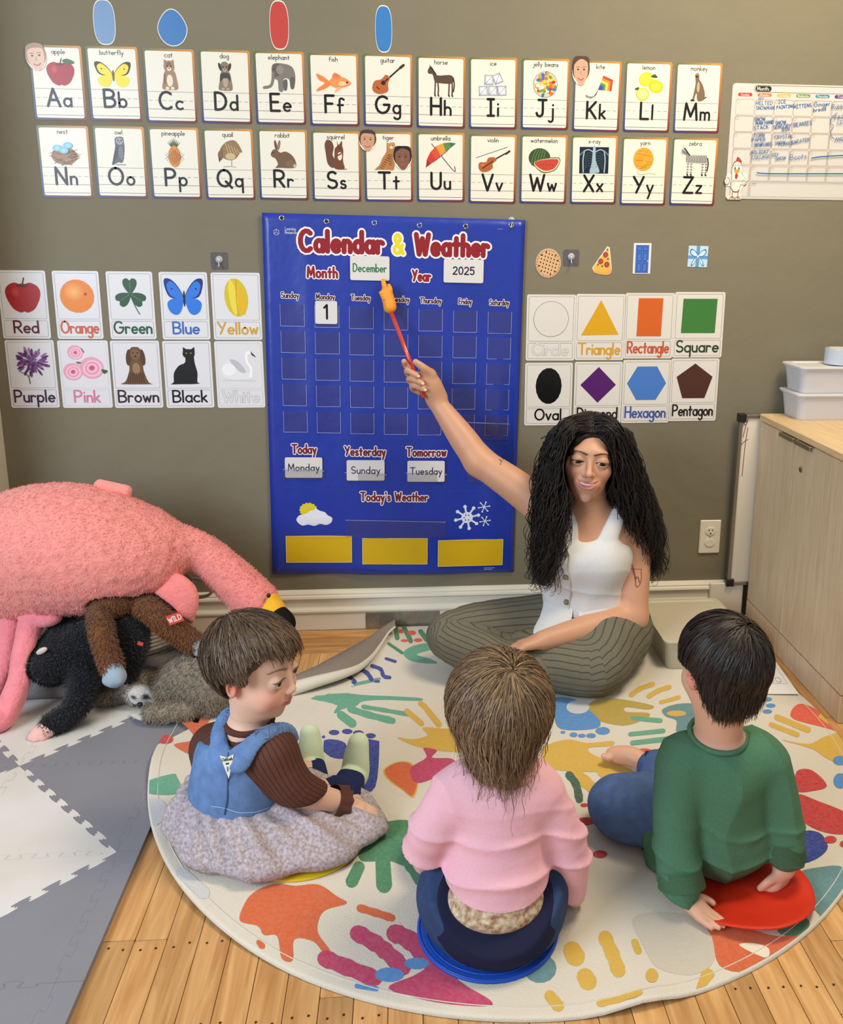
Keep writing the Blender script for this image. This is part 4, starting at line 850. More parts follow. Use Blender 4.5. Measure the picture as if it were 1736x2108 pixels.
def c_roses(q):
    for x, y, r_ in ((.3, .84, .2), (.2, .34, .24), (.68, .44, .3)):
        q.e(x, y, r_, r_*.95, (222, 160, 180))
        for k, c in ((.8, (236, 188, 202)), (.62, (220, 150, 172)), (.45, (238, 190, 204)), (.28, (206, 116, 146)), (.14, (180, 80, 112))): q.e(x+.02*k, y-.02*k, r_*k, r_*k*.9, c, .4)
    q.g([(.92, .4), (1.08, .36), (.98, .28)], (70, 84, 60)).g([(.3, .6), (.44, .58), (.36, .54)], (84, 100, 76)).l([(.46, .94), (.52, .84)], .02, (70, 84, 66), False)
def c_spaniel(q): q.g([(.38, .96), (.5, 1.0), (.62, .96), (.7, .7), (.68, .4), (.8, .04), (.94, .0), (.1, .0), (.2, .08), (.32, .4), (.3, .7)], (104, 74, 48)).e(.32, .72, .07, .22, (84, 56, 36), -.1).e(.68, .72, .07, .22, (84, 56, 36), .1).e(.5, .8, .13, .14, (124, 88, 58)).e(.44, .84, .02, .02, (30, 22, 18)).e(.56, .84, .02, .02, (30, 22, 18)).e(.5, .75, .03, .025, (40, 28, 22)).e(.5, .42, .1, .16, (150, 116, 82)); [q.l([(.3+.05*i, .3), (.26+.06*i, .04)], .02, (70, 46, 30), False) for i in range(8)]
def c_cat(q): k = (24, 24, 26); q.g([(.42, .9), (.4, 1.0), (.5, .94), (.6, .94), (.7, 1.0), (.68, .88), (.68, .6), (.74, .3), (.72, .06), (.8, .02), (.6, 0), (.3, .0), (.02, .0), (.1, .06), (.12, .3), (.26, .5), (.44, .6)], k).g([(.39, .8), (.4, 1.0), (.5, .92)], k, False).g([(.7, .8), (.7, 1.0), (.6, .92)], k, False).e(.54, .82, .16, .13, k).e(.48, .84, .025, .015, (150, 140, 110)).e(.6, .84, .025, .015, (150, 140, 110))
def c_swan(q): q.g([(.0, .3), (.06, .5), (.2, .66), (.44, .62), (.62, .36), (.8, .3), (.86, .2), (.7, .14), (.2, .14)], (222, 222, 226)).g([(.24, .66), (.46, .62), (.66, .34), (.5, .34)], (184, 186, 194)).e(.22, .4, .18, .16, (234, 234, 236)).l([(.78, .22), (.8, .42), (.7, .62), (.7, .82), (.78, .86)], .075, (240, 238, 236)).g([(.8, .9), (.96, .72), (.84, .78)], (60, 44, 40), False).l([(.04, .12), (.9, .1)], .03, (206, 206, 212), False)
colx = [[(-8, 106), (106, 214), (217, 323), (326, 434), (433, 541)], [(9, 124), (117, 233), (226, 337), (334, 442), (441, 547)]]
cdat = [('Red', (92, 26, 34), pic_apple, 'a red apple'), ('Orange', (196, 96, 66), c_orange, 'an orange fruit'), ('Green', (36, 84, 58), c_clover, 'a green clover leaf'), ('Blue', (56, 100, 176), lambda q: d_butterfly(q, (44, 116, 214), (24, 44, 120), (30, 30, 50)), 'a blue butterfly'), ('Yellow', (204, 156, 60), c_star, 'a yellow star fruit'), ('Purple', (62, 34, 62), c_flower, 'a purple flower'), ('Pink', (206, 120, 150), c_roses, 'pink roses'), ('Brown', (48, 30, 36), c_spaniel, 'a brown spaniel'), ('Black', (20, 18, 20), c_cat, 'a black cat'), ('White', (230, 230, 230), c_swan, 'a white swan')]
for i, (t, tc, dr, lb) in enumerate(cdat):
    r_, c_ = divmod(i, 5); xa, xb = colx[r_][c_]; ya, yb = (556+c_*1.2, 697+c_*.6) if r_ == 0 else (700+c_*.6, 839)
    word_card('colour_card', ((xa, ya), (xb, yb)), t, tc, dr, 'white colour card reading %s with a picture of %s' % (t, lb), 'card', 'colour word cards left of the calendar', (120, 112, 112) if t not in ('White', 'Pink') else (196, 184, 188), t == 'White', (216, 216, 220))
def ngon(n, a0, c, r=.5, sx=1, sy=1, cx=.5, cy=.5): return lambda q: q.g([(cx+r*sx*math.cos(a0+2*math.pi*k/n), cy+r*sy*math.sin(a0+2*math.pi*k/n)) for k in range(n)], c, False)
sdat = [('Circle', (0, 0, 0), lambda q: q.e(.5, .5, .47, .47, (130, 128, 126)).e(.5, .5, .458, .458, (216, 211, 204)), 'an outlined circle'), ('Triangle', (206, 154, 50), lambda q: q.g([(.0, .06), (1.0, .08), (.5, .98)], (212, 160, 26), False), 'a yellow triangle'), ('Rectangle', (190, 84, 56), lambda q: q.g([(.17, .0), (.83, .0), (.85, 1.0), (.19, 1.0)], (206, 96, 32), False), 'an orange rectangle'), ('Square', (36, 62, 40), lambda q: q.g([(.03, .06), (.95, .06), (.97, .96), (.05, .96)], (62, 120, 56), False), 'a green square'), ('Oval', (20, 18, 18), lambda q: q.e(.5, .5, .36, .5, (16, 15, 16)), 'a black oval'), ('Diamond', (40, 26, 44), ngon(4, 0, (82, 24, 100)), 'a purple diamond'), ('Hexagon', (62, 84, 160), ngon(6, 0, (70, 118, 192), .54, 1, .98), 'a blue hexagon'), ('Pentagon', (34, 26, 28), ngon(5, math.pi/2, (76, 42, 32), .53, 1, 1, .5, .47), 'a dark brown pentagon')]
spx = [((1085, 606), (1182, 742)), ((1187, 605), (1283, 741)), ((1289, 603), (1383, 738)), ((1391, 601), (1485, 736)), ((1082, 747), (1176, 875)), ((1184, 745), (1277, 872)), ((1284, 741), (1376, 870)), ((1383, 738), (1473, 866))]
for (t, tc, dr, lb), px in zip(sdat, spx): word_card('shape_card', px, t, tc, dr, 'white shape card reading %s with %s' % (t, lb), 'card', 'shape word cards right of the calendar', outline=t == 'Circle', bg=(218, 213, 205))
# ---- cut-out stickers
def cutout(name, outline, px, size, draw, label, cat_='sticker', ang=0, th=.0012, base=None, edge=(226, 222, 212), y=0.0):
    c = P(*px); fm = planar(None, c[0], c[2], 0, ang, y); o = np.array(outline, float); o = (o-.5)*np.array(size); m = M(name+'_paper', edge, .5, .3)
    b = mesh(name, *prism(o, th, lambda u, v, t: fm(u, v, t)), m); tag(b, label, cat_)
    p = Print(lambda u, v, t: fm(u, v, th+.0001+t), .00003); draw(Pic(p, -size[0]/2, -size[1]/2, size[0], size[1])); p.build('print', b); return b
circ = [(.5+.5*math.cos(t), .5+.5*math.sin(t)) for t in np.arange(28)*2*math.pi/28]
def s_pie(q):
    q.e(.5, .5, .49, .49, (196, 142, 94)).e(.5, .5, .42, .42, (108, 66, 42))
    for i in range(-3, 4):
        for s in (1, -1):
            L = math.sqrt(max(.40**2-(i*.125)**2, 0)); d = np.array([math.cos(.5+s*.8), math.sin(.5+s*.8)]); n = np.array([-d[1], d[0]])*i*.125; c = np.array([.5, .5])+n; q.l([c-d*L, c+d*L], .07, (226, 188, 140), False).l([c-d*L+n*.02, c+d*L+n*.02], .012, (176, 126, 82), False)
    for t in np.arange(30)*2*math.pi/30: q.e(.5+.455*math.cos(t), .5+.455*math.sin(t), .035, .035, (214, 168, 120))
cutout('pie_sticker', circ, (1129, 542), (.078, .088), s_pie, 'round lattice pie cutout above the Circle card')
def s_pizza(q):
    q.g([(.72, .98), (.98, .2), (.8, .06), (.3, .06), (.04, .22)], (226, 178, 82), False).g([(.0, .2), (.3, .1), (.7, .1), (1.0, .2), (.9, .02), (.5, .0), (.12, .06)], (222, 164, 90))
    for x, y in ((.62, .7), (.4, .46), (.72, .36)): q.e(x, y, .13, .1, (150, 52, 48)).e(x, y, .09, .07, (176, 76, 66))
    for x, y in ((.7, .88), (.76, .56), (.5, .3), (.28, .34)): q.e(x, y, .05, .04, (112, 122, 50))
cutout('pizza_sticker', [(.68, 1.0), (.8, .96), (1.0, .2), (.86, .02), (.5, 0), (.1, .06), (0, .22)], (1241, 536), (.062, .086), s_pizza, 'pizza slice cutout with pepperoni above the Triangle card', ang=-.04)
def s_door(q):
    q.g([(0, 0), (1, 0), (1, 1), (0, 1)], (226, 224, 218), False).g([(.12, .02), (.88, .02), (.88, .94), (.12, .94)], (68, 108, 190), False)
    for a, b in ((.06, .34), (.40, .68), (.74, .9)):
        for x in (.22, .55): q.g([(x, a), (x+.24, a), (x+.24, b), (x, b)], (44, 74, 150), False).g([(x+.03, a+.02), (x+.21, a+.02), (x+.21, b-.02), (x+.03, b-.02)], (74, 116, 198), False)
    q.e(.83, .42, .03, .02, (220, 220, 220))
cutout('door_sticker', [(0, 0), (1, 0), (1, 1), (0, 1)], (1322, 532), (.055, .092), s_door, 'blue panelled door cutout above the Rectangle card')
def s_gift(q):
    q.g([(0, 0), (1, 0), (1, 1), (0, 1)], (186, 216, 232), False).g([(.4, 0), (.58, 0), (.58, 1), (.4, 1)], (96, 150, 206), False).g([(0, .38), (1, .38), (1, .54), (0, .54)], (96, 150, 206), False); k = (60, 104, 160)
    for s in (1, -1): X = lambda x: .5+s*x; q.g([(X(0), .52), (X(.14), .74), (X(.36), .86), (X(.42), .66), (X(.24), .5)], k).g([(X(.03), .54), (X(.16), .72), (X(.33), .8), (X(.37), .66), (X(.22), .53)], (196, 222, 236)).g([(X(0), .48), (X(.22), .34), (X(.34), .06), (X(.2), .1), (X(.06), .4)], k).g([(X(.02), .46), (X(.2), .32), (X(.29), .11), (X(.2), .15), (X(.07), .4)], (206, 228, 240))
    q.e(.5, .5, .05, .05, (236, 240, 242))
cutout('gift_sticker', [(0, 0), (1, 0), (1, 1), (0, 1)], (1437, 528), (.062, .064), s_gift, 'pale blue wrapped gift cutout above the Square card', ang=-.02)
def face(sk, hair, child=True):
    def f(q):
        q.e(.5, .56, .5, .44, hair).g([(.1, .62), (.2, .86), (.5, .92), (.8, .86), (.9, .62), (.86, .3), (.64, .02), (.4, .02), (.14, .3)], sk)
        if not child: q.g([(.02, .6), (.1, .95), (.5, 1.0), (.9, .95), (.98, .6), (.84, .8), (.5, .9), (.2, .78)], hair)
        else: q.g([(.06, .62), (.1, .9), (.5, 1.0), (.9, .9), (.94, .62), (.84, .78), (.5, .82), (.2, .78)], hair)
        for x in (.33, .67): q.e(x, .54, .06, .03, (60, 42, 36)).l([(x-.09, .63), (x+.09, .63)], .025, (90, 66, 52), False)
        q.l([(.5, .5), (.48, .38), (.55, .37)], .025, (170, 120, 98)).l([(.34, .24), (.5, .18), (.66, .24)], .05, (168, 84, 78))
    return f
ov = [(.5+.5*math.cos(t), .5+.5*math.sin(t)) for t in np.arange(24)*2*math.pi/24]
FY = -.0022
cutout('face_cutout', ov, (75, 117), (.056, .072), face((214, 178, 156), (160, 128, 104)), 'photo cutout of a small pale face on the apple card', 'cutout', .1, y=FY)
cutout('face_cutout', ov, (757, 289), (.05, .06), face((196, 148, 118), (70, 54, 46)), 'photo cutout of a laughing short-haired face on the tiger card', 'cutout', -.05, y=FY)
cutout('face_cutout', ov, (829, 325), (.054, .066), face((126, 84, 66), (34, 28, 30), False), 'photo cutout of a smiling long dark-haired face on the tiger card', 'cutout', y=FY)
cutout('face_cutout', ov, (1196, 146), (.052, .08), face((206, 158, 132), (84, 60, 48), False), 'photo cutout of a brown-haired smiling face on the kite card', 'cutout', y=FY)
# plain paper shapes where cartoon cutouts hang
def plain(px, size, c, lb, out):
    cutout('paper_cutout', out, px, size, lambda q: q.g([np.array([.5, .5])+(np.array(p)-.5)*.95 for p in out], c, False), lb, 'cutout', y=0)
pear = [(.5+.48*math.copysign(abs(math.cos(t))**.7, math.cos(t)), .5+.5*math.copysign(abs(math.sin(t))**.8, math.sin(t))) for t in np.arange(28)*2*math.pi/28]
plain((215, 46), (.062, .118), (108, 142, 178), 'plain slate blue paper cutout above the butterfly card', pear)
plain((355, 57), (.086, .098), (62, 116, 176), 'plain bright blue paper cutout above the cat card', [(.5+.48*math.cos(t)*(1-.25*max(math.sin(t), 0)), .5+.5*math.sin(t)) for t in np.arange(28)*2*math.pi/28])
plain((575, 52), (.056, .13), (186, 66, 60), 'plain red paper cutout above the elephant card', pear)
plain((790, 60), (.05, .126), (58, 120, 184), 'plain blue paper cutout above the guitar card', pear)
# ---------------------------------------------------------------- calendar pocket chart
CTOP = 1.309; CANG = -.0155
def cuv(x, y):
    w = P(x, y, -.012); u, v = w[0], w[2]-CTOP; c, s = math.cos(-CANG), math.sin(-CANG); return u*c-v*s, u*s+v*c
def cdep(u, v):
    k = np.clip(-np.asarray(v)*1.6, 0, 1); return .011+.0065*k*np.sin(9.5*u+1.9+.8*v)+.0016*np.sin(27*u+2.2*v)*k+.010*np.exp(-((u+.265+.03*v)/.028)**2)*k*np.clip((v+.70)/.15, 0, 1)+.007*np.exp(-((u-.335-.02*v)/.03)**2)*k*np.clip((v+1.1)/.2, 0, 1)
def cmap(off=0.0):
    c, s = math.cos(CANG), math.sin(CANG)
    return lambda u, v, w: (u*c-v*s, -float(cdep(u, v))-off-w, CTOP+u*s+v*c)
m_blue = M('blue_nylon', (22, 50, 156), .34, .55, noise=(3, .1), bump=[(7, .5, .012, (1, 1, .6)), (26, .25, .004)], sheen=.1)
nu, nv = 40, 54; us = np.linspace(-.389, .389, nu); vs = np.linspace(0, -1.125, nv); f0, f1 = cmap(), cmap(-.003)
V = [f0(u, v, 0) for v in vs for u in us]+[f1(u, v, 0) for v in vs for u in us]; Fc = []
for i in range(nv-1):
    for j in range(nu-1): a = i*nu+j; Fc.append((a, a+nu, a+nu+1, a+1)); b = a+nu*nv; Fc.append((b, b+1, b+nu+1, b+nu))
for j in range(nu-1): Fc.append((j, j+1, j+1+nu*nv, j+nu*nv)); a = (nv-1)*nu+j; Fc.append((a+1, a, a+nu*nv, a+1+nu*nv))
for i in range(nv-1): a = i*nu; Fc.append((a+nu, a, a+nu*nv, a+nu+nu*nv)); a += nu-1; Fc.append((a, a+nu, a+nu+nu*nv, a+nu*nv))
chart = tag(mesh('calendar_chart', V, Fc, m_blue, smooth=True), 'blue hanging calendar and weather pocket chart on the wall', 'wall chart')
RED = (140, 32, 40); WHT = (236, 230, 232)
def ctext(name, t, x, y, hpx, wpx, sw, ol, col=RED, parent=None, ocol=WHT, gap=.2):
    u, v = cuv(x, y); k = .00144; p = Print(cmap(.0016), .00012); sx = (wpx*k-sw-2*ol)/(twidth(t, gap)*hpx*k); p.text(t, u, v, hpx*k, sw, col, None, gap, 0, sx, (ol, ocol) if ol else None); return p.build(name, parent or chart, m_printm)
ctext('title_word', 'Calendar', 704, 518, 40, 186, .0150, .0052, gap=.3); ctext('ampersand', '&', 821, 522, 38, 34, .0105, .0048, (222, 206, 40), gap=.3); ctext('title_word', 'Weather', 931, 525, 40, 168, .0150, .0052, gap=.3)
ctext('month_heading', 'Month', 664, 571, 21, 69, .0068, .0030, gap=.3); ctext('year_heading', 'Year', 868, 578, 21, 46, .0068, .0030, gap=.3)
for t, x, y, w in (('Sunday', 597, 613, 40), ('Monday', 670, 616, 42), ('Tuesday', 743, 618, 43), ('Wednesday', 815, 621, 60), ('Thursday', 887, 624, 48), ('Friday', 958, 626, 31), ('Saturday', 1028, 628, 45)): ctext('day_name', t, x, y, 11, w, .0032, .0016, (70, 24, 40), gap=.26)
for t, x, y, w in (('Today', 626, 934, 58), ('Yesterday', 752, 937, 94), ('Tomorrow', 878, 938, 93)): ctext('heading', t, x, y, 19, w, .0058, .0026, (112, 36, 46), gap=.28)
ctext('heading', "Today's Weather", 812, 1030, 19, 154, .0056, .0026, (112, 36, 46), gap=.28)
u, v = cuv(598, 474); p = Print(cmap(.0006)); p.text('Learning', u, v, .0085, .0011, (196, 200, 220), .03); p.text('Resources', u+.001, v-.010, .0085, .0011, (196, 200, 220), .034); hu, hv = cuv(569, 478); hx = [(hu+.0085*math.sin(t), hv+.0085*math.cos(t)) for t in np.arange(7)*math.pi/3]; p.line(hx, .0012, (196, 200, 220)); p.line([hx[0], (hu, hv), hx[2]], .001, (196, 200, 220)); p.line([(hu, hv), hx[4]], .001, (196, 200, 220)); p.build('maker_logo', chart, m_printm)
p = Print(cmap(.0006)); u, v = cuv(1008, 1170); p.rect(u-.018, v-.001, u+.018, v+.0005, (180, 186, 212)); p.rect(u-.018, v-.006, u+.008, v-.0045, (180, 186, 212)); u, v = cuv(1030, 472); p.rect(u-.008, v, u+.008, v+.001, (150, 158, 200)); p.build('fine_print', chart, m_printm)
p = Print(cmap(.0005))
for y in (596, 907, 1006):
    u0, v0 = cuv(572, y-3); u1, v1 = cuv(1052, y+10 if y < 700 else y+4)
    for t in np.linspace(0, 1, 60)[:-1]: p.line([(u0+(u1-u0)*t, v0+(v1-v0)*t), (u0+(u1-u0)*(t+.007), v0+(v1-v0)*(t+.007))], .0014, (40, 92, 128), False)
tag(p.build('stitching', chart, m_printm), kind='stuff')
def quadgrid(u0, v0, u1, v1, off, n=6):
    f = cmap(off); V = [f(u0+(u1-u0)*i/n, v0+(v1-v0)*j/n, 0) for j in range(n+1) for i in range(n+1)]; return V, [(j*(n+1)+i, j*(n+1)+i+1, (j+1)*(n+1)+i+1, (j+1)*(n+1)+i) for j in range(n) for i in range(n)]
m_clear = M('clear_vinyl', (90, 80, 96), .1, .8, alpha=.22, bump=[(22, .6, .006)]); m_edge = M('vinyl_edge', (170, 182, 226), .12, .9, alpha=.7)
def pocket(u0, v0, u1, v1):
    o = mesh('clear_pocket', *quadgrid(u0, v0, u1, v1, .0022, 4), m_clear, chart, smooth=True); p = Print(cmap(.0026)); k = (1, 1, 1)
    p.line([(u0, v0), (u0, v1)], .0011, k, False).line([(u1, v0), (u1, v1)], .0013, k, False).line([(u0, v0), (u1, v0)], .0014, k, False); mesh('welded_edge', p.V, p.F, m_edge, o)
for r in range(5):
    for c in range(7):
        x = 602+71.2*c+(1.3-.45*c)*r*1.2; y = 648+2.6*c+55*r-(1.2*c*r*.3); u, v = cuv(x, y); pocket(u-.036, v-.034, u+.036, v+.032)
m_white = M('white_card', (212, 210, 207), .4, .35)
def inset(name, pa, pb, t, hpx, col, sw, label, parent=None):
    (ua, va), (ub, vb) = cuv(*pa), cuv(*pb); mid = ((ua+ub)/2, (va+vb)/2); w, h = abs(ub-ua), abs(va-vb); f = cmap(.0028); c0, s0 = math.cos(CANG), math.sin(CANG); d = float(cdep(*mid))+.004
    g = lambda u, v, q: ((mid[0]+u-w/2)*c0-(mid[1]+v-h/2)*s0, -d-q, CTOP+(mid[0]+u-w/2)*s0+(mid[1]+v-h/2)*c0)
    o = mesh(name, *prism(rrect(w, h, .005), .0008, g), m_white); tag(o, label, 'card')
    p = Print(lambda u, v, q: g(u, v, .001+q)); p.text(t, w/2, h/2-hpx*.00072*.9, hpx*.00144, sw, col, w*.84, .24); p.build('lettering', o); return o
inset('month_card', (721, 526), (802, 578), 'December', 16, (36, 104, 62), .0032, 'white card reading December in green in the month pocket')
inset('year_card', (914, 533), (995, 583), '2025', 15, (30, 28, 66), .0038, 'white card reading 2025 in the year pocket')
inset('date_card', (649, 619), (695, 667), '1', 28, (14, 14, 18), .0064, 'small white card with a black 1 under Monday')
inset('weekday_card', (586, 942), (664, 984), 'Monday', 15, (28, 26, 52), .0030, 'white Monday card in the Today pocket')
inset('weekday_card', (714, 946), (792, 988), 'Sunday', 15, (52, 26, 70), .0030, 'white Sunday card in the Yesterday pocket')
inset('weekday_card', (839, 947), (915, 990), 'Tuesday', 15, (36, 26, 60), .0030, 'white Tuesday card in the Tomorrow pocket')
for a, b in (((582, 966), (668, 988)), ((710, 972), (796, 990)), ((836, 972), (920, 992)), ((712, 1070), (917, 1104)), ((962, 962), (1040, 992)), ((936, 868), (1048, 905))):
    (ua, va), (ub, vb) = cuv(*a), cuv(*b); o = mesh('clear_pocket', *quadgrid(ua, vb, ub, va, .0062, 5), m_clear, chart, smooth=True)
    p = Print(cmap(.0066)); p.line([(ua, va), (ub, va-.006)], .002, (1, 1, 1), False); mesh('welded_edge', p.V, p.F, m_edge, o)
m_yel = M('yellow_felt', (206, 166, 14), .6, .3, bump=[(40, .25, .003)])
for a, b in (((588, 1104), (725, 1158)), ((746, 1107), (880, 1160)), ((902, 1111), (1035, 1164))):
    (ua, va), (ub, vb) = cuv(*a), cuv(*b); o = mesh('yellow_pocket', *quadgrid(ua, vb, ub, va, .0022, 8), m_yel, chart, smooth=True)
    p = Print(cmap(.0026)); p.frame(ua, vb, ub, va, .0016, (226, 206, 130), .002); um = (ua+ub)/2; p.frame(um-.022, va-.020, um+.022, va-.006, .0009, (216, 190, 60), .002); p.build('seam', o, m_printm)
p = Print(cmap(.0006), .00004); u, v = cuv(647, 1084); q = Pic(p, u-.056, v, .112, .076)
q.g([(.34+(.23 if k % 2 else .26)*math.cos(k*math.pi/14), .70+(.28 if k % 2 else .33)*math.sin(k*math.pi/14)) for k in range(28)], (216, 200, 46), False).e(.34, .70, .19, .24, (226, 212, 60))
q.g([(.06, .12), (.0, .3), (.1, .48), (.24, .52), (.34, .7), (.52, .78), (.66, .66), (.8, .6), (.88, .46), (1.0, .36), (.98, .16), (.84, .04), (.66, .08), (.5, .0), (.32, .06), (.18, .02)], (222, 224, 236)).l([(.28, .42), (.38, .5), (.48, .44), (.6, .54)], .016, (120, 120, 150)); p.build('cloud_and_sun_picture', chart, m_printm)
p = Print(cmap(.0006), .00003)
for x, y, R_, k in ((962, 1066, 26, 8), (997, 1044, 12, 6), (999, 1073, 11, 6)):
    u, v = cuv(x, y); R_ *= .00144
    for j in range(k):
        a = j*2*math.pi/k+.2; e_ = (u+R_*math.cos(a), v+R_*math.sin(a)); p.line([(u, v), e_], R_*.16, (214, 220, 240)); p.ell(*e_, R_*.16, R_*.16, (214, 220, 240), n=8)
    if k == 8: p.ell(u, v, R_*.5, R_*.5, (214, 220, 240)); [p.ell(u+R_*.25*math.cos(t), v+R_*.25*math.sin(t), R_*.06, R_*.06, (30, 50, 140), n=8) for t in np.arange(6)*1.047]
tag(p.build('snowflake_picture', chart, m_printm), kind='stuff')
m_chrome = M('chrome', (200, 200, 200), .18, .6, metal=1); m_hole = M('eyelet_hole', (40, 38, 36), .8)
for x, y in ((580, 449), (672, 456), (771, 459), (864, 464), (959, 466), (1053, 463)):
    w = P(x, y, -.012); t = np.arange(16)*2*math.pi/16; o = mesh('eyelet', *tube(np.array([(w[0]+.0066*math.cos(a), -.0115, w[2]+.0066*math.sin(a)) for a in np.arange(17)*2*math.pi/16]), .0019, 6), m_chrome, chart, smooth=True)
    L_ = lathe([(.0052, 0), (.0052, .0006)], (0, 0, 0), 14, 1); mesh('eyelet_hole', L_[0]+np.array([w[0], -.0105, w[2]]), L_[1], m_hole, o)
# ---- adhesive hooks
m_acr = M('clear_sticker', (120, 116, 122), .15, .6, alpha=.5)
def hook(px, label, s=.05):
    c = P(*px); o = mesh('wall_hook', *prism(rrect(s, s, .006), .001, lambda u, v, w: (c[0]-s/2+u, -w, c[2]-s/2+v)), m_acr); tag(o, label, 'hook')
    b = lathe([(.011, 0), (.011, .003), (.008, .006), (.003, .007)], (0, 0, 0), 18, 1); mesh('hook_base', b[0]+np.array([c[0], -.001, c[2]+.004]), b[1], M('clear_plastic', (210, 210, 216), .1, .7, alpha=.6), o, smooth=True)
    pr_ = [(c[0], -.006, c[2]+.006), (c[0], -.010, c[2]-.004), (c[0], -.012, c[2]-.016), (c[0], -.018, c[2]-.019), (c[0], -.022, c[2]-.013)]; mesh('hook_pin', *tube(spline(pr_, 5), .0016, 7), m_chrome, o, smooth=True)
hook((452, 537), 'clear adhesive wall hook above the Yellow colour card'); hook((1176, 531), 'clear adhesive wall hook beside the pie cutout'); hook((1053, 457), 'clear adhesive hook holding the top right chart eyelet', .022)
# ---- monthly planner board
xA, zT = P(1509, 170)[0], P(1509, 171)[2]; zB = P(1497, 409)[2]; xB = xA+.60; m_wb = M('planner_film', (204, 201, 196), .22, .5)
pl = mesh('monthly_planner', *prism(rrect(xB-xA, zT-zB, .01), .002, lambda u, v, w: (xA+u, -w, zB+v)), m_wb); tag(pl, 'white monthly planner sheet with blue handwriting on the wall', 'planner')
wm = lambda u, v, w: (u, -.0022-w, v)
def wuv(x, y): w = P(x, y); return w[0], w[2]
p = Print(wm, .00004); cw_ = wuv(1553, 230)[0]-wuv(1513, 230)[0]; cx0 = wuv(1513, 230)[0]; rz0 = wuv(1560, 204)[1]; rh = (wuv(1560, 204)[1]-wuv(1545, 373)[1])/5
for r in range(6):
    for c in range(9):
        if r == 5 and c > 0: continue
        x0, z1 = cx0+c*cw_, rz0-r*rh
        if x0+cw_ > xB-.01: continue
        p.frame(x0+.001, z1-rh+.001, x0+cw_-.001, z1-.001, .0009, (176, 150, 128), .004); t = np.arange(13)*2*math.pi/12; p.line(np.stack([x0+.0075+.0045*np.cos(t), z1-.0075+.0045*np.sin(t)], 1), .0006, (176, 150, 128), False)
p.frame(cx0+cw_+.002, rz0-6*rh+.001, xB-.012, rz0-5*rh-.001, .0009, (140, 128, 118), .005); p.text('Notes', cx0+cw_+.015, rz0-5*rh-.009, .004, .0006, (110, 104, 100)); tag(p.build('ruled_grid', pl), kind='stuff')
p = Print(wm, .00004); u, v = wuv(1571, 183); p.frame(u-.028, v-.010, xB-.02, v+.010, .001, (60, 56, 54), .008); p.rect(u-.024, v-.008, u+.026, v+.008, (44, 42, 42), .0075); p.text('Month:', u, v-.0045, .010, .0014, (226, 222, 214)); p.build('month_field', pl)
for i, (t, c) in enumerate((('Sunday', (198, 66, 58)), ('Monday', (214, 122, 60)), ('Tuesday', (206, 176, 76)), ('Wednesday', (96, 146, 76)), ('Thursday', (66, 136, 156)), ('Friday', (92, 62, 132)))):
    u, v = wuv(1534, 195)[0]+i*cw_, wuv(1534, 195)[1]; p = Print(wm, .00004); p.rect(u-.022, v-.0048, u+.022, v+.0052, c, .005); p.text(t, u, v-.003, .0065, .0009, (226, 214, 204), .034); p.build('day_pill', pl)
BLU = (38, 96, 164); p = Print(wm, .00003)
for t, x, y, h, a in [('MY', 1567, 207, 7, .1), ('MELTED', 1573, 216, 8, .06), ('SNOWMAN', 1575, 226, 8, .05), ('ICE', 1610, 213, 8, .1), ('PAINTING', 1617, 223, 7, .18), ('MITTENS', 1652, 222, 8, .2), ('Ginger', 1692, 219, 10, .15), ('bread', 1687, 229, 9, .25), ('SNOW', 1564, 249, 8, .12), ('MAN HAND', 1574, 256, 8, .15), ('STACK', 1567, 266, 8, .2), ('SNOW', 1607, 256, 8, .2), ('SENSORY', 1610, 264, 8, .2), ('BIN', 1617, 270, 8, .2), ('BEANIES', 1652, 259, 9, .25), ('TORN', 1562, 282, 8, .1), ('PAPER', 1561, 291, 8, .1), ('SNOWFLAKES', 1570, 301, 8, .12), ('CRYSTAL', 1612, 285, 8, .15), ('SNOW', 1605, 297, 7, .2), ('FLAKES', 1617, 299, 7, .2), ('SWEATER', 1647, 294, 8, .3), ('HOLIDAY', 1563, 317, 8, .15), ('COLLAGE', 1565, 327, 8, .18), ('DIY', 1595, 322, 7, .2), ('SNOW', 1606, 329, 7, .2), ('Boots', 1642, 328, 12, .2), ('Rubber', 1728, 224, 10, .1), ('FAT', 1726, 246, 9, .1), ('LITTLE', 1738, 256, 8, .1), ('ANIMAL', 1734, 290, 8, .1)]:
    u, v = wuv(x, y); p.text(t, u, v, h*.00125, .0014, BLU, (38 if len(t) > 4 else 22)*.00146, .26, a*.6)
for pts in ([(1669, 326), (1690, 323), (1740, 320)], [(1557, 356), (1590, 358), (1740, 358)]): p.line(spline([wuv(*q) for q in pts], 5), .0034, BLU)
p.line(spline([wuv(*q) for q in [(1722, 233), (1710, 242), (1708, 254), (1714, 260), (1709, 270), (1710, 282), (1716, 287)]], 5), .0016, BLU); tag(p.build('handwriting', pl), kind='stuff')
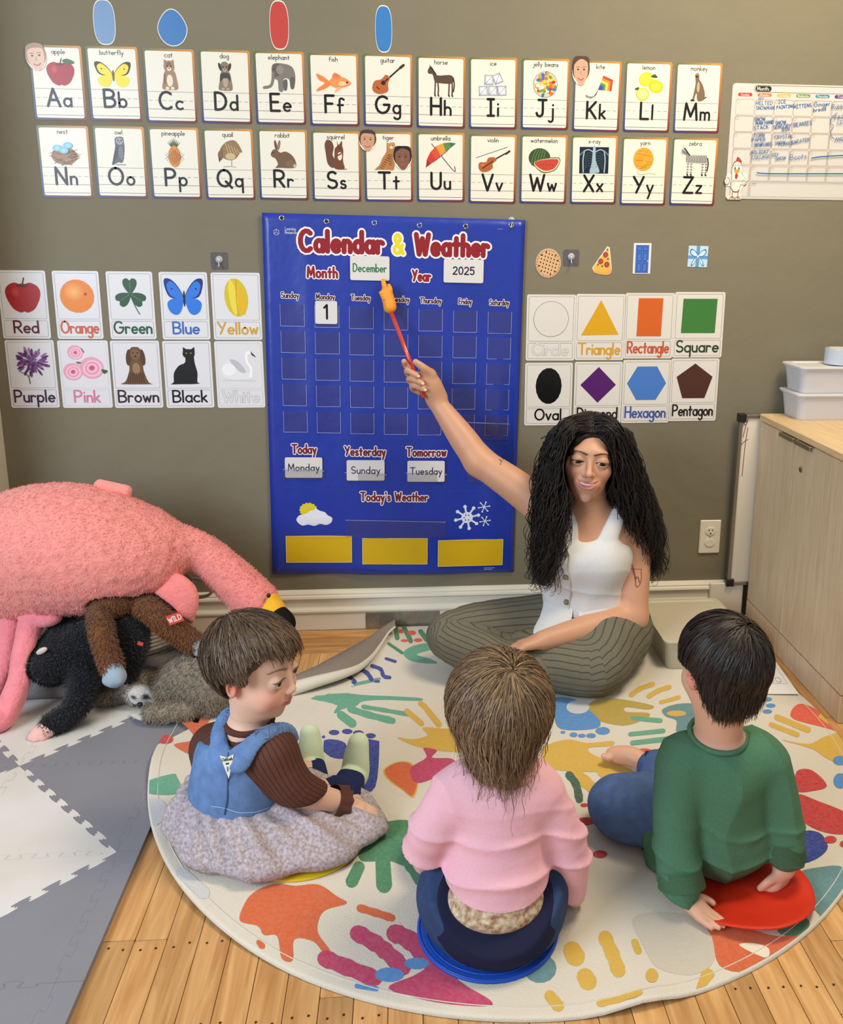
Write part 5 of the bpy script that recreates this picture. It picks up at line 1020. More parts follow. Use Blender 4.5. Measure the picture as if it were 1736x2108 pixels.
# chicken cut-out on the planner corner
def s_hen(q):
    w, k, r_, o_ = (222, 219, 212), (60, 54, 50), (176, 62, 56), (216, 150, 60); B0 = np.array([(.32, .5), (.3, .7), (.4, .84), (.58, .86), (.72, .76), (.72, .6), (.86, .5), (.9, .34), (.7, .34), (.64, .2), (.4, .2), (.28, .36)]); q.g((B0-.53)*1.07+.53, k).e(.12, .42, .12, .092, k).e(.84, .42, .12, .092, k); q.g([(.5, .98), (.66, .9), (.68, .84), (.5, .8), (.44, .88)], r_).g([(.32, .5), (.3, .7), (.4, .84), (.58, .86), (.72, .76), (.72, .6), (.86, .5), (.9, .34), (.7, .34), (.64, .2), (.4, .2), (.28, .36)], w)
    for x in (.42, .58): q.e(x, .72, .055, .05, (240, 240, 236)).e(x+.005, .715, .035, .038, k).e(x, .725, .01, .012, (250, 250, 250))
    q.g([(.38, .66), (.5, .69), (.64, .66), (.5, .58)], o_).g([(.44, .56), (.5, .6), (.57, .55), (.52, .47), (.46, .48)], r_)
    for x in (.12, .84): q.e(x, .42, .1, .075, w).l([(x-.02, .5), (x, .57)], .05, w, False); [q.l([(x-.06, .45-.04*i), (x+.05, .45-.04*i)], .008, k, False) for i in range(3)]
    for x in (.38, .62): q.l([(x, .22), (x, .08)], .03, (170, 100, 56), False); [q.l([(x, .07), (x+d, .02)], .03, (170, 100, 56), False) for d in (-.12, 0, .1)]
    q.l([(.86, .46), (.96, .56)], .05, w, False).l([(.88, .42), (.99, .46)], .05, w, False)
hen = [(.42, .84), (.42, .96), (.56, 1.0), (.72, .92), (.76, .76), (.74, .62), (.9, .62), (1.0, .52), (.96, .36), (.82, .3), (.7, .16), (.82, .04), (.74, 0), (.2, 0), (.14, .05), (.32, .14), (.28, .3), (.08, .32), (0, .42), (.08, .54), (.16, .6), (.3, .58), (.28, .72)]
cutout('hen_sticker', hen, (1515, 366), (.074, .128), s_hen, 'white hen cutout with red comb on the planner corner', y=-.003)
# ---- wall outlet
c = P(1461, 1104); m_pl = M('outlet_plastic', (226, 218, 202), .35, .45); ot = mesh('wall_outlet', *rbox((c[0]-.036, -.006, c[2]-.058), (c[0]+.036, 0, c[2]+.058), .003), m_pl); tag(ot, 'cream duplex wall outlet with one plastic safety cap', 'outlet')
for dz in (.02, -.02):
    L_ = lathe([(.0175, 0), (.0175, .0022), (.0155, .003), (.001, .003)], (0, 0, 0), 24, 1); v = L_[0]*np.array([1, 1, .85]); s_ = mesh('socket' if dz > 0 else 'safety_cap', v+np.array([c[0], -.006, c[2]+dz]), L_[1], m_pl, ot, smooth=False)
    for dx, dzz, w, h in ((-.006, .004, .0012, .004), (.006, .004, .0012, .0034), (0, -.007, .0024, .0024)): mesh('slot', *rbox((c[0]+dx-w, -.0098, c[2]+dz+dzz-h), (c[0]+dx+w, -.0088, c[2]+dz+dzz+h), .0003), m_hole if dz > 0 else m_pl, s_)
for dz in (0,): L_ = lathe([(.003, 0), (.003, .0012), (.001, .0015)], (0, 0, 0), 12, 1); mesh('screw', L_[0]+np.array([c[0], -.006, c[2]+dz]), L_[1], m_chrome, ot)
# ---- dry-erase board wedged behind the cabinet
x0 = P(1518, 900, -.03)[0]; z1, z0 = P(1525, 853, -.03)[2], P(1508, 1203, -.03)[2]; wbd = tag(empty('dry_erase_board', (x0+.2, -.02, z0)), 'framed dry-erase board standing between wall and cabinet', 'whiteboard')
BX = x0+.13; bz = lambda a, b, c_, d, n, m, par=wbd, y0=-.034, y1=-.028: mesh(n, *rbox((a, y0, b), (c_, y1, d), .0012), m, par)
surf = bz(x0+.006, z0+.006, BX, z1-.006, 'writing_surface', M('dry_erase', (224, 214, 196), .25, .5))
al = M('aluminium_rail', (170, 168, 164), .3, .5, metal=1); bz(x0, z0+.02, x0+.012, z1-.02, 'frame_rail', al, y0=-.040, y1=-.024); bz(x0+.02, z1-.012, BX, z1, 'frame_rail', al, y0=-.040, y1=-.024); bz(x0+.02, z0, BX, z0+.012, 'frame_rail', al, y0=-.040, y1=-.024)
mb = M('black_plastic', (28, 27, 28), .4, .45); bz(x0-.003, z1-.024, x0+.022, z1+.003, 'corner_cap', mb, y0=-.043, y1=-.021); bz(x0-.003, z0-.003, x0+.022, z0+.022, 'corner_cap', mb, y0=-.043, y1=-.021)
p = Print(lambda u, v, w: (u, -.0342-w, v)); wu = lambda x, y: (P(x, y, -.034)[0], P(x, y, -.034)[2])
for pts in ([(1524, 870), (1519, 960), (1516, 1010)], [(1527, 862), (1535, 875), (1540, 865)], [(1540, 880), (1534, 920), (1528, 980)], [(1522, 920), (1534, 908), (1540, 905)], [(1538, 868), (1530, 900)]): p.line(spline([wu(*q) for q in pts], 4), .0024, (140, 50, 70))
tag(p.build('marker_scribble', surf), kind='stuff')
# ---- storage boxes and tape roll on the cabinet
m_tub = M('translucent_tub', (226, 226, 232), .3, .5, alpha=.62); m_lid = M('translucent_lid', (232, 232, 230), .3, .5, alpha=.75)
def tub(x0, y0, x1, y1, z, h, label, top=True, mt=m_tub, ml=m_lid, t=.012, grp=None):
    o = tag(empty('storage_box', ((x0+x1)/2, (y0+y1)/2, z)), label, 'box', grp); n = 6
    def ring(s, zz, r=.02):
        q = rrect(x1-x0-2*s, y1-y0-2*s, r, 5); return [(x0+s+a, y0+s+b, zz) for a, b in q]
    V, Fc = loft([ring(t, z+.0006), ring(.004, z+h-.012), ring(.0, z+h-.011), ring(.0, z+h-.006), ring(.006, z+h-.006), ring(t+.003, z+.004)]); mesh('tub', V, Fc, mt, o, smooth=False)
    V, Fc = loft([ring(-.004, z+h-.0055), ring(-.004, z+h-.001), ring(.0, z+h), ring(.014, z+h), ring(.018, z+h-.003)]); l = mesh('lid', V, Fc, ml, o); return o
tub(1.215, -.175, 1.56, -.03, CZ, .083, 'lower clear plastic storage box on the cabinet top'); tub(1.218, -.172, 1.56, -.028, CZ+.083, .083, 'upper clear plastic storage box carrying a tape roll')
tr = tag(empty('tape_roll', (1.375, -.10, CZ+.166)), 'roll of clear packing tape on the stacked boxes', 'tape roll')
L_ = lathe([(.040, 0), (.050, .0), (.0505, .002), (.0505, .046), (.050, .048), (.040, .048)], (1.375, -.10, CZ+.1665), 40); mesh('tape', *L_, M('clear_tape', (196, 206, 222), .12, .7, alpha=.85), tr, smooth=False)
L_ = lathe([(.036, .0), (.0398, .0), (.0398, .0485), (.036, .0485)], (1.375, -.10, CZ+.1665), 40); mesh('core', *L_, M('tape_core', (206, 206, 206), .5), tr)
fl = tag(empty('toy_flower', (1.445, -.165, CZ+.166)), 'small white toy flower beside the tape roll', 'toy'); mesh('stem', *tube([(1.445, -.165, CZ+.1665), (1.445, -.165, CZ+.19)], .002, 6), m_pl, fl); F_ = Field(); [F_.ell((1.445+.009*math.cos(t), -.165, CZ+.196+.009*math.sin(t)), (.006, .004, .006), k=.003) for t in np.arange(6)*1.047]; mesh('petals', *F_.polygonize(.0016), M('white_plastic', (224, 222, 218), .4), fl, smooth=True)
# ---- clear lidded box on the floor behind the seated woman
m_tub2 = M('smoky_tub', (206, 196, 172), .3, .5, alpha=.7); tub(.775, -.395, 1.035, -.09, .0012+RH, .095, 'clear lidded plastic box on the floor behind the person in white', mt=m_tub2, ml=M('smoky_lid', (212, 202, 178), .3, .5, alpha=.8))
# ---- worksheet
m_paper = M('paper', (230, 226, 222), .7); ws = tag(empty('worksheet', (1.07, -.42, 0)), 'white worksheet lying on the floor by the cabinet', 'paper'); A_ = [G(x, y, .012)[:2] for x, y in ((1548, 1428), (1645, 1431), (1588, 1351), (1530, 1350))]
wz = lambda p, u, v: (*(A_[0]*(1-u)*(1-v)+A_[1]*u*(1-v)+A_[2]*u*v+A_[3]*(1-u)*v), .0128+.003*u*u+p)
V = [wz(0, i/6, j/6) for j in range(7) for i in range(7)]+[wz(-.0006, i/6, j/6) for j in range(7) for i in range(7)]; Fc = [(j*7+i, j*7+i+1, j*7+i+8, j*7+i+7) for j in range(6) for i in range(6)]; Fc += [tuple(49+k for k in f[::-1]) for f in Fc]; mesh('sheet', V, Fc, m_paper, ws, smooth=True)
p = Print(lambda u, v, w: wz(.0004+w, u, v)); p.line([(.12, .25), (.9, .25), (.9, .95), (.2, .95)], .006, (90, 90, 110), False); p.line(spline([(.5, .9), (.6, .95), (.68, .8), (.6, .72), (.72, .66)], 4), .03, (206, 156, 60)); p.ell(.66, .52, .09, .05, (196, 92, 80)); 
for x in (.3, .48, .66): p.frame(x, .28, x+.14, .4, .008, (90, 90, 110), .06)
p.build('worksheet_print', ws)
# ---- rubber floor spots
def disc(name, c, r, z, rgb, label, bend=None, mat_=None):
    m = mat_ or M(name+'_rubber', rgb, .5, .35, bump=[(300, .15, .001)]); rad_ = [0, .4*r, .7*r, .9*r, .985*r, r]; n = 48; V = []
    hz = bend or (lambda x, y: 0)
    for q in (0, 1):
        for k in rad_:
            for j in range(n): a = j*2*math.pi/n; x, y = c[0]+k*math.cos(a), c[1]+k*math.sin(a); V.append((x, y, z+hz(x, y)+(.004 if q == 0 and k < r else .002 if q == 0 else 0)))
    K = len(rad_); Fc = []
    for q in (0, 1):
        for i in range(K-1):
            for j in range(n): a = (q*K+i)*n; f = (a+j, a+n+j, a+n+(j+1) % n, a+(j+1) % n); Fc.append(f if q == 0 else f[::-1])
    for j in range(n): a = (K-1)*n; b = (2*K-1)*n; Fc.append((a+j, b+j, b+(j+1) % n, a+(j+1) % n))
    return tag(mesh(name, V, Fc, m, smooth=True), label, 'floor spot')
ZR = RH+.001
g_ = G(545, 1800, .01)
disc('floor_spot', (-.205, -1.055), .140, ZR, (212, 180, 30), 'yellow rubber floor spot under the person in denim pinafore')
bl = disc('floor_spot', (.165, -1.335), .130, ZR, (28, 78, 182), 'blue rubber floor spot under the person in pink')
for k in range(4): mesh('raised_ring', *tube([(.165+(.126-.012*k)*math.cos(a), -1.335+(.126-.012*k)*math.sin(a), ZR+.0042) for a in np.arange(49)*2*math.pi/48], .0012, 5), bl.data.materials[0], bl)
rc_ = np.array([.668, -1.282]); disc('floor_spot', rc_, .132, ZR, (202, 44, 18), 'red rubber floor spot bent up behind the person in green', lambda x, y: .34*max(0, (rc_[1]-y)-.05)+.12*max(0, x-rc_[0]-.02))
# ---------------------------------------------------------------- plush toys and basket
def fur(name, V, Q, mat, parent, n, ln, r, seed=1, droop=.5, cols=None, jit=.35, vr=.25):
    rg = np.random.default_rng(seed); N_ = normals(V, Q); ar = np.linalg.norm(np.cross(V[Q[:, 2]]-V[Q[:, 0]], V[Q[:, 3]]-V[Q[:, 1]]), axis=1); f = rg.choice(len(Q), n, p=ar/ar.sum()); w = rg.dirichlet((1, 1, 1, 1), n)
    p0 = (V[Q[f]]*w[..., None]).sum(1); nn = (N_[Q[f]]*w[..., None]).sum(1); d = nn+rg.normal(0, jit, (n, 3))+np.array([0, 0, -droop]); d -= nn*np.minimum((d*nn).sum(1), 0)[:, None]*1.2; d /= np.linalg.norm(d, axis=1)[:, None]
    L = ln*rg.uniform(.6, 1.2, n)[:, None]; g = np.array([0, 0, -1.0])*droop*.5; pts = np.stack([p0-nn*.001, p0+d*L*.5, p0+d*L+g*L*.4], 1); pts = rest(pts.reshape(-1, 3), .0016).reshape(pts.shape); c = None
    if cols is not None: c = (lin(cols) if np.ndim(cols) == 1 else (cols[Q[f]]*w[..., None]).sum(1))*rg.uniform(1-vr, 1+vr, (n, 1))
    v, q, c = strands(pts, r*1.15, r*.2, 2, c); o = mesh(name, v, q, mat, parent, smooth=True, col=c); o['kind'] = 'stuff'; return o
def plush(name, F_, h, mat, parent, disp=.0015, sc=90, paintf=None, root=False):
    V, Q = F_.polygonize(h); N_ = normals(V, Q); V = V+N_*(disp*wob(V, sc, 1)+disp*.7*wob(V, sc*2.3, 2))[:, None]; V = rest(V)
    col = paintf(V) if paintf else None; return mesh(name, V, Q, mat, parent, smooth=True, col=col), V, Q
# basket
bk = tag(empty('rope_basket', (-.80, -.205, 0)), 'white and grey coiled rope basket holding plush toys', 'basket'); BC = (-.80, -.205)
m_rope = [M('rope_grey', (134, 128, 122), .9, .1, bump=[(160, .6, .004)], noise=(120, .3)), M('rope_cream', (206, 200, 190), .9, .1, bump=[(160, .6, .004)], noise=(120, .15))]
for k in range(17):
    z = .008+.0122*k; r = .140+.022*math.sin(min(k/14, 1)*1.57); t = np.arange(49)*2*math.pi/48; mesh('rope_coil', *tube(np.stack([BC[0]+r*np.cos(t), BC[1]+r*.94*np.sin(t), np.full(49, z+MT)], 1), .0068, 8), m_rope[0 if k < 6 else 1], bk, smooth=True)
L_ = lathe([(.001, .0), (.138, .0), (.138, .008), (.001, .008)], (*BC, MT), 40); mesh('basket_base', L_[0], L_[1], m_rope[0], bk)
hp = [P(x, y, Y) for x, y, Y in ((383, 1215, -.22), (398, 1192, -.25), (425, 1198, -.27), (438, 1212, -.28), (428, 1226, -.27), (400, 1230, -.25))]
mesh('handle', *tube(spline(hp, 6), .010, 8, .45), m_rope[1], bk, smooth=True)
# flamingo
m_pink = M('pink_plush', (236, 140, 132), .95, .15, attr=True, noise=(60, .08), bump=[(110, .6, .005), (380, .5, .002)], sheen=.3)
fg = tag(empty('plush_flamingo', (-.85, -.36, .3)), 'large pink plush flamingo lying across the rope basket', 'plush toy')
m_felt = M('felt', (255, 255, 255), .9, .1, attr=True, bump=[(200, .4, .002)])
Fbk = Field(); [Fbk.chain([(BC[0]+r_*math.cos(t), BC[1]+r_*.94*math.sin(t), MT+z_) for t in np.arange(13)*2*math.pi/12], [.010]*13, n=3) for z_, r_ in ((.008, .142), (.03, .148), (.055, .153), (.08, .157), (.105, .160), (.13, .162), (.155, .163), (.18, .163), (.203, .163))]
# small toy peeking from the basket
Fsn = F_ = Field(); F_.ell(P(372, 1198, -.30), (.03, .03, .026), k=.01).chain([P(352, 1166, -.3), P(366, 1182, -.31), P(385, 1206, -.31)], [.018, .02, .012], k=.008); F_.carve(Fbk, .003); V, Q = F_.polygonize(.004); tag(mesh('plush_snake', V, Q, M('sage_plush', (150, 144, 122), .95, .1, bump=[(150, .6, .004)]), smooth=True), 'small sage grey plush toy peeking from the rope basket', 'plush toy')
# black monkey
m_blk = M('black_plush', (22, 21, 24), .95, .15, attr=True, bump=[(180, .8, .004)], sheen=.25); bkc = (20, 20, 25)
bm = tag(empty('plush_monkey', (-.9, -.45, .05)), 'black plush monkey with pink hands hanging from the basket', 'plush toy', None)
Fbm = F_ = Field(); F_.ground = MT+.002; F_.chain([P(120, 1345, -.46), P(190, 1325, -.46), P(268, 1305, -.46)], [.06, .066, .05], k=.03); F_.ell(P(108, 1368, -.50), (.056, .05, .05), k=.02); F_.chain([P(130, 1325, -.45), P(128, 1285, -.42)], [.034, .034], k=.02)
F_.chain([P(165, 1370, -.50), P(168, 1430, -.56), P(140, 1470, -.60), P(105, 1496, -.62)], [.036, .034, .030, .026], k=.015); F_.chain([P(262, 1300, -.47), P(275, 1340, -.50), P(262, 1384, -.52)], [.040, .036, .026], k=.02)
F_.carve(Fbk); o, V, Q = plush('body', F_, .005, m_blk, bm, .0015, 90, lambda V: np.tile(lin(bkc), (len(V), 1))); fur('fur_pile', V, Q, m_blk, bm, 12000, .010, .0010, 3, .4, (26, 26, 32))
Fhd = Field()
def mitt(pts, rad, rgb, par, name='hand', h=.003): 
    F_ = Field(); Fhd.chain(pts, [r*1.15 for r in rad]); F_.chain(pts, rad, k=.008); a = np.array(pts[-1]); [F_.cap(a+np.array(d)*.5, a+np.array(d), rad[-1]*.62, rad[-1]*.45, k=.006) for d in ((-.016, -.01, -.004), (-.004, -.016, -.005), (.012, -.012, -.004))]; V, Q = F_.polygonize(h); V[:, 2] = np.maximum(V[:, 2], MT+.0005); return mesh(name, V, Q, m_felt, par, smooth=True, col=np.tile(lin(rgb), (len(V), 1)))
mitt([P(100, 1498, -.625), P(82, 1510, -.63)], [.024, .022], (228, 178, 166), bm)
for x, y in ((86, 1340), (112, 1398)): F_ = Field(); F_.ell(P(x, y, -.53), (.016, .006, .008), (0, -.5, 0)); V, Q = F_.polygonize(.002); mesh('ear', V, Q, m_felt, bm, smooth=True, col=np.tile(lin((206, 190, 186)), (len(V), 1)))
def ctag(par, px, Y, s=.02, ang=.3, txt=None, c1=(214, 72, 56)):
    c = P(*px, Y); ca, sa = math.cos(ang), math.sin(ang); g = lambda u, v, w: (c[0]+u*ca-v*sa, c[1]-w, c[2]+u*sa+v*ca); m = mesh('fabric_tag', *prism([(-s*.6, -s*.4), (s*.6, -s*.4), (s*.6, s*.4), (-s*.6, s*.4)], .001, g), M('red_label', c1, .7), par)
    if txt: p = Print(lambda u, v, w: g(u, v, .0012+w)); p.text(txt, 0, -s*.2, s*.4, s*.07, (236, 220, 210), s); p.build('lettering', m, m_printm)
ctag(bm, (289, 1325), -.53, .012, -.4)
# brown monkey
m_brn = M('brown_plush', (124, 78, 44), .95, .12, attr=True, bump=[(170, .9, .005)], sheen=.25)
br = tag(empty('plush_monkey', (-.8, -.45, .1)), 'brown plush monkey limbs draped over the basket', 'plush toy'); Fbr = F_ = Field()
F_.chain([P(290, 1232, -.40), P(240, 1240, -.47), P(206, 1256, -.50), P(212, 1312, -.56), P(230, 1370, -.59)], [.03, .03, .028, .027, .026], k=.01); F_.chain([P(270, 1236, -.42), P(310, 1254, -.46), P(350, 1288, -.47), P(400, 1322, -.47)], [.030, .030, .030, .026], k=.01)
F_.carve(Fbm, .008).carve(Fbk); o, V, Q = plush('limbs', F_, .0045, m_brn, br, .0015, 90, lambda V: np.tile(lin((118, 74, 42)), (len(V), 1))); fur('fur_pile', V, Q, m_brn, br, 9000, .011, .0011, 4, .6, (128, 82, 48))
mitt([P(231, 1374, -.595), P(237, 1393, -.605)], [.024, .028], (150, 168, 184), br); mitt([P(404, 1326, -.475), P(420, 1338, -.48)], [.022, .02], (150, 158, 156), br); ctag(br, (360, 1273), -.505, .034, .35, 'WILD')
F_ = Field(); Yb = -.36; c0 = P(150, 1128, Yb); F_.ell(c0, (.285, .19, .172), (0, .16, .0), k=.03); F_.ell(P(60, 1160, Yb+.02), (.2, .17, .15), k=.05); F_.ell(P(300, 1130, Yb+.02), (.12, .12, .095), (0, .5, 0), k=.05)
F_.chain([P(330, 1118, Yb), P(405, 1132, -.33), P(465, 1180, -.33), P(520, 1232, -.35)], [.062, .052, .060, .062], k=.03); F_.ell(P(528, 1240, -.35), (.062, .055, .055), k=.02)
def pf(V): return paint(V, (234, 146, 138), [(P(520, 1232, -.35), (.12, .12, .12), (230, 134, 130), .9)])
F_.carve(Fbm, .009).carve(Fbr, .009).carve(Fsn).carve(Fbk); body, V, Q = plush('body', F_, .0055, m_pink, fg, .0022, 70, pf)
fur('fur_pile', V, Q, m_pink, fg, 24000, .0045, .0011, 2, .2, (236, 150, 142), .3, .06)
F_ = Field(); F_.rb(P(232, 1008, Yb+.05), (.05, .018, .02), .014, (0, .25, 0)); V, Q = F_.polygonize(.004); mesh('tail', V, Q, m_pink, fg, smooth=True, col=np.tile(lin((240, 150, 140)), (len(V), 1)))
for pts in ([(70, 1262, -.44), (52, 1330, -.50), (40, 1400, -.54), (12, 1470, -.58), (-6, 1512, -.60)], [(25, 1270, -.42), (18, 1320, -.45), (8, 1370, -.48), (-12, 1410, -.5)]):
    F_ = Field(); F_.ground = MT+.001; F_.chain([P(*q) for q in pts], [.034, .03, .028, .032, .034][:len(pts)], k=.01); F_.carve(Fbm, .012); V, Q = F_.polygonize(.005); V = rest(V+normals(V, Q)*(.002*wob(V, 60, 3))[:, None]); mesh('leg', V, Q, m_pink, fg, smooth=True, col=np.tile(lin((238, 138, 146)), (len(V), 1)))
F_ = Field(); F_.ell(P(92, 1272, -.46), (.045, .03, .024), k=.02).ell(P(62, 1268, -.46), (.03, .03, .024), k=.02); F_.carve(Fbm, .012); V, Q = F_.polygonize(.004); mesh('leg_cuff', V, Q, m_pink, fg, smooth=True, col=np.tile(lin((240, 140, 150)), (len(V), 1)))
F_ = Field(); F_.chain([P(330, 1195, -.40), P(372, 1222, -.43), P(385, 1275, -.44)], [.03, .042, .02], k=.02, flat=((0, 1, 0), .45)).ell(P(350, 1250, -.44), (.04, .02, .06), (0, -.5, 0), k=.02); F_.carve(Fbr, .009).carve(Fbk).carve(Fsn, .006); V, Q = F_.polygonize(.005); V = V+normals(V, Q)*(.004*wob(V, 30, 2))[:, None]; mesh('webbed_foot', V, Q, m_pink, fg, smooth=True, col=np.tile(lin((236, 134, 130)), (len(V), 1)))
F_ = Field(); F_.chain([P(545, 1242, -.36), P(562, 1258, -.38), P(573, 1272, -.39)], [.044, .036, .03], k=.012); V, Q = F_.polygonize(.003); mesh('beak', V, Q, m_felt, fg, smooth=True, col=np.tile(lin((232, 176, 50)), (len(V), 1)))
F_ = Field(); F_.chain([P(574, 1272, -.395), P(586, 1284, -.40), P(589, 1298, -.40)], [.034, .031, .010], k=.01); V, Q = F_.polygonize(.003); mesh('beak_tip', V, Q, m_felt, fg, smooth=True, col=np.tile(lin((24, 22, 22)), (len(V), 1)))
F_ = Field(); F_.ell(P(553, 1226, -.405), (.006, .006, .007)); mesh('eye', *F_.polygonize(.0015), M('bead_black', (12, 12, 14), .12, .6), fg, smooth=True)
# sloth
m_slo = M('grey_plush', (140, 126, 110), .95, .12, attr=True, bump=[(170, .9, .005)], sheen=.25)
sl = tag(empty('plush_sloth', (-.6, -.5, 0)), 'shaggy grey brown plush sloth lying on the foam mat', 'plush toy'); F_ = Field()
def PZ(x, y, z): return G(x, y, z)
F_.ground = MT+.003; F_.chain([PZ(345, 1420, .06), PZ(395, 1400, .08), PZ(440, 1420, .075)], [.05, .07, .062], k=.03); F_.ell(PZ(296, 1414, .058), (.054, .052, .050), k=.010); F_.chain([PZ(350, 1410, .06), PZ(385, 1435, .05), PZ(402, 1462, .034), PZ(360, 1474, .03), PZ(312, 1474, .028)], [.034, .03, .027, .025, .022], k=.01); F_.chain([PZ(270, 1428, .03), PZ(225, 1440, .028), PZ(185, 1444, .026)], [.026, .024, .020], k=.012); F_.chain([PZ(400, 1405, .07), PZ(420, 1440, .05), PZ(440, 1455, .04)], [.034, .032, .03], k=.012)
def spf(V): return paint(V, (146, 132, 114), [(PZ(286, 1436, .055), (.036, .040, .030), (212, 208, 202), .2), (PZ(306, 1432, .055), (.017, .024, .010), (50, 38, 32), .3), (PZ(272, 1440, .055), (.010, .02, .008), (60, 48, 40), .3)])
F_.carve(Fbr, .008).carve(Fhd, .016).carve(Fbk); o, V, Q = plush('body', F_, .0045, m_slo, sl, .0018, 90, spf); V2 = V
fc_ = PZ(288, 1440, .055); keep = np.linalg.norm(V[Q].mean(1)-fc_, axis=1) > .040; fur('fur_pile', V, Q[keep], m_slo, sl, 16000, .009, .0010, 5, .3, spf(V), .4, .3)
F_ = Field(); F_.ell(PZ(288, 1450, .045), (.008, .008, .006)); mesh('nose', *F_.polygonize(.002), mb, sl, smooth=True)
F_ = Field(); F_.chain([PZ(308, 1475, .026), PZ(292, 1474, .024), PZ(268, 1470, .02)], [.018, .016, .004], k=.005, flat=((0, 0, 1), .5)); V, Q = F_.polygonize(.003); mesh('claw_pad', V, Q, m_felt, sl, smooth=True, col=np.tile(lin((206, 200, 190)), (len(V), 1)))
# grey cushion under the toys
F_ = Field(); F_.rb((-.90, -.30, MT+.032), (.27, .16, .031), .03); F_.ell((-.90, -.30, MT+.04), (.22, .13, .04), k=.03); F_.carve(Fbk, .006); F_.ell((BC[0], BC[1], MT+.1), (.160, .150, .2), k=.004, sub=True); V, Q = F_.polygonize(.007); V[:, 2] = np.maximum(V[:, 2]+.003*wob(V, 25, 1), MT); V = V[:]; tag(mesh('floor_cushion', V, Q, M('heather_cushion', (120, 116, 118), .95, .1, noise=(260, .5, (150, 146, 148)), bump=[(300, .6, .003)]), smooth=True), 'flat heather grey floor cushion under the basket and toys', 'cushion')
# ---------------------------------------------------------------- people
def nrm(v): v = np.asarray(v, float); return v/(np.linalg.norm(v)+1e-12)
def basis(fwd, up=(0, 0, 1), roll=0.0):
    y = nrm(fwd); x = nrm(np.cross(y, up)); z = np.cross(x, y); c, s = math.cos(roll), math.sin(roll); x2 = x*c+z*s; z2 = -x*s+z*c; return np.stack([x2, y, z2], 1)
def project(V):
    d = np.asarray(V)-CAM; z = d@FW; return np.stack([PPX+FOC*(d@RT)/z, PPY-FOC*(d@UP)/z, z], -1)
def hit(V, x, y, tol=6):
    """front surface point of a mesh along one sight line, used to seat small parts on it"""
    q = project(V); d = np.hypot(q[:, 0]-x, q[:, 1]-y); i = np.where(d < tol)[0]
    i = i[np.argmin(q[i, 2])] if len(i) else np.argmin(d); return V[i]
m_skin = M('skin', (210, 165, 140), .48, .35, attr=True, sss=.12, bump=[(220, .08, .001)])
m_eye = M('eyeball', (255, 255, 255), .12, .5, attr=True)
m_hair = M('hair', (60, 45, 35), .5, .4, attr=True)
def head(F_, R, T, s, kid=False, mouth='smile'):
    f = F_.at(R, T, s); e = f.ell
    if kid:
        e((0, -.06, .13), (.36, .44, .37), k=.02); e((0, .10, -.12), (.30, .29, .33), k=.1); e((0, .16, -.34), (.17, .16, .13), k=.12); e((0, .27, -.42), (.06, .05, .05), k=.06)
        for q in (1, -1): e((q*.18, .22, -.19), (.12, .12, .12), k=.1); e((q*.15, .45, .0), (.08, .06, .045), k=.06, sub=True); e((q*.15, .312, .0), (.086, .080, .080), k=.02); e((q*.15, .41, -.006), (.072, .08, .026), k=.008, sub=True); e((q*.36, -.05, -.06), (.040, .075, .112), (0, 0, q*-.35), k=.02); e((q*.385, -.035, -.06), (.03, .04, .065), (0, 0, q*-.35), k=.01, sub=True); e((q*.042, .405, -.145), (.026, .03, .024), k=.02)
        f.cap((0, .36, .02), (0, .41, -.10), .028, .038, k=.05); e((0, .425, -.125), (.042, .042, .038), k=.03); e((0, .33, -.25), (.10, .075, .07), k=.06)
        f.chain([(-.09, .355, -.235), (-.04, .398, -.24), (0, .395, -.245), (.04, .398, -.24), (.09, .355, -.235)], [.008, .017, .014, .017, .008], k=.012); f.chain([(-.08, .355, -.25), (0, .39, -.282), (.08, .355, -.25)], [.008, .024, .008], k=.014); f.chain([(-.085, .37, -.245), (0, .425, -.262), (.085, .37, -.245)], [.004, .006, .004], k=.008, sub=True)
    else:
        e((0, -.08, .14), (.335, .42, .36), k=.02); e((0, .11, -.10), (.265, .29, .34), k=.09); e((0, .17, -.32), (.165, .17, .14), k=.1); e((0, .30, -.43), (.06, .05, .05), k=.06); e((0, .33, .12), (.2, .06, .06), k=.08)
        for q in (1, -1): e((q*.165, .24, -.09), (.10, .10, .09), k=.08); e((q*.14, .44, .02), (.085, .07, .05), k=.05, sub=True); e((q*.14, .325, .020), (.084, .080, .080), k=.018); e((q*.14, .42, .004), (.066, .08, .019), (0, q*.10, 0), k=.006, sub=True); e((q*.046, .415, -.135), (.028, .032, .026), k=.018)
        f.cap((0, .355, .07), (0, .45, -.10), .026, .036, k=.04); e((0, .47, -.115), (.040, .036, .034), k=.03); e((0, .33, -.25), (.14, .085, .09), k=.06)
        f.chain([(-.135, .335, -.200), (-.05, .405, -.226), (0, .408, -.232), (.05, .405, -.226), (.135, .335, -.200)], [.008, .016, .014, .016, .008], k=.012); f.chain([(-.115, .345, -.215), (-.05, .395, -.28), (0, .402, -.288), (.05, .395, -.28), (.115, .345, -.215)], [.008, .02, .022, .02, .008], k=.012); f.chain([(-.118, .365, -.208), (-.06, .41, -.244), (0, .415, -.256), (.06, .41, -.244), (.118, .365, -.208)], [.007, .019, .023, .019, .007], k=.006, sub=True)
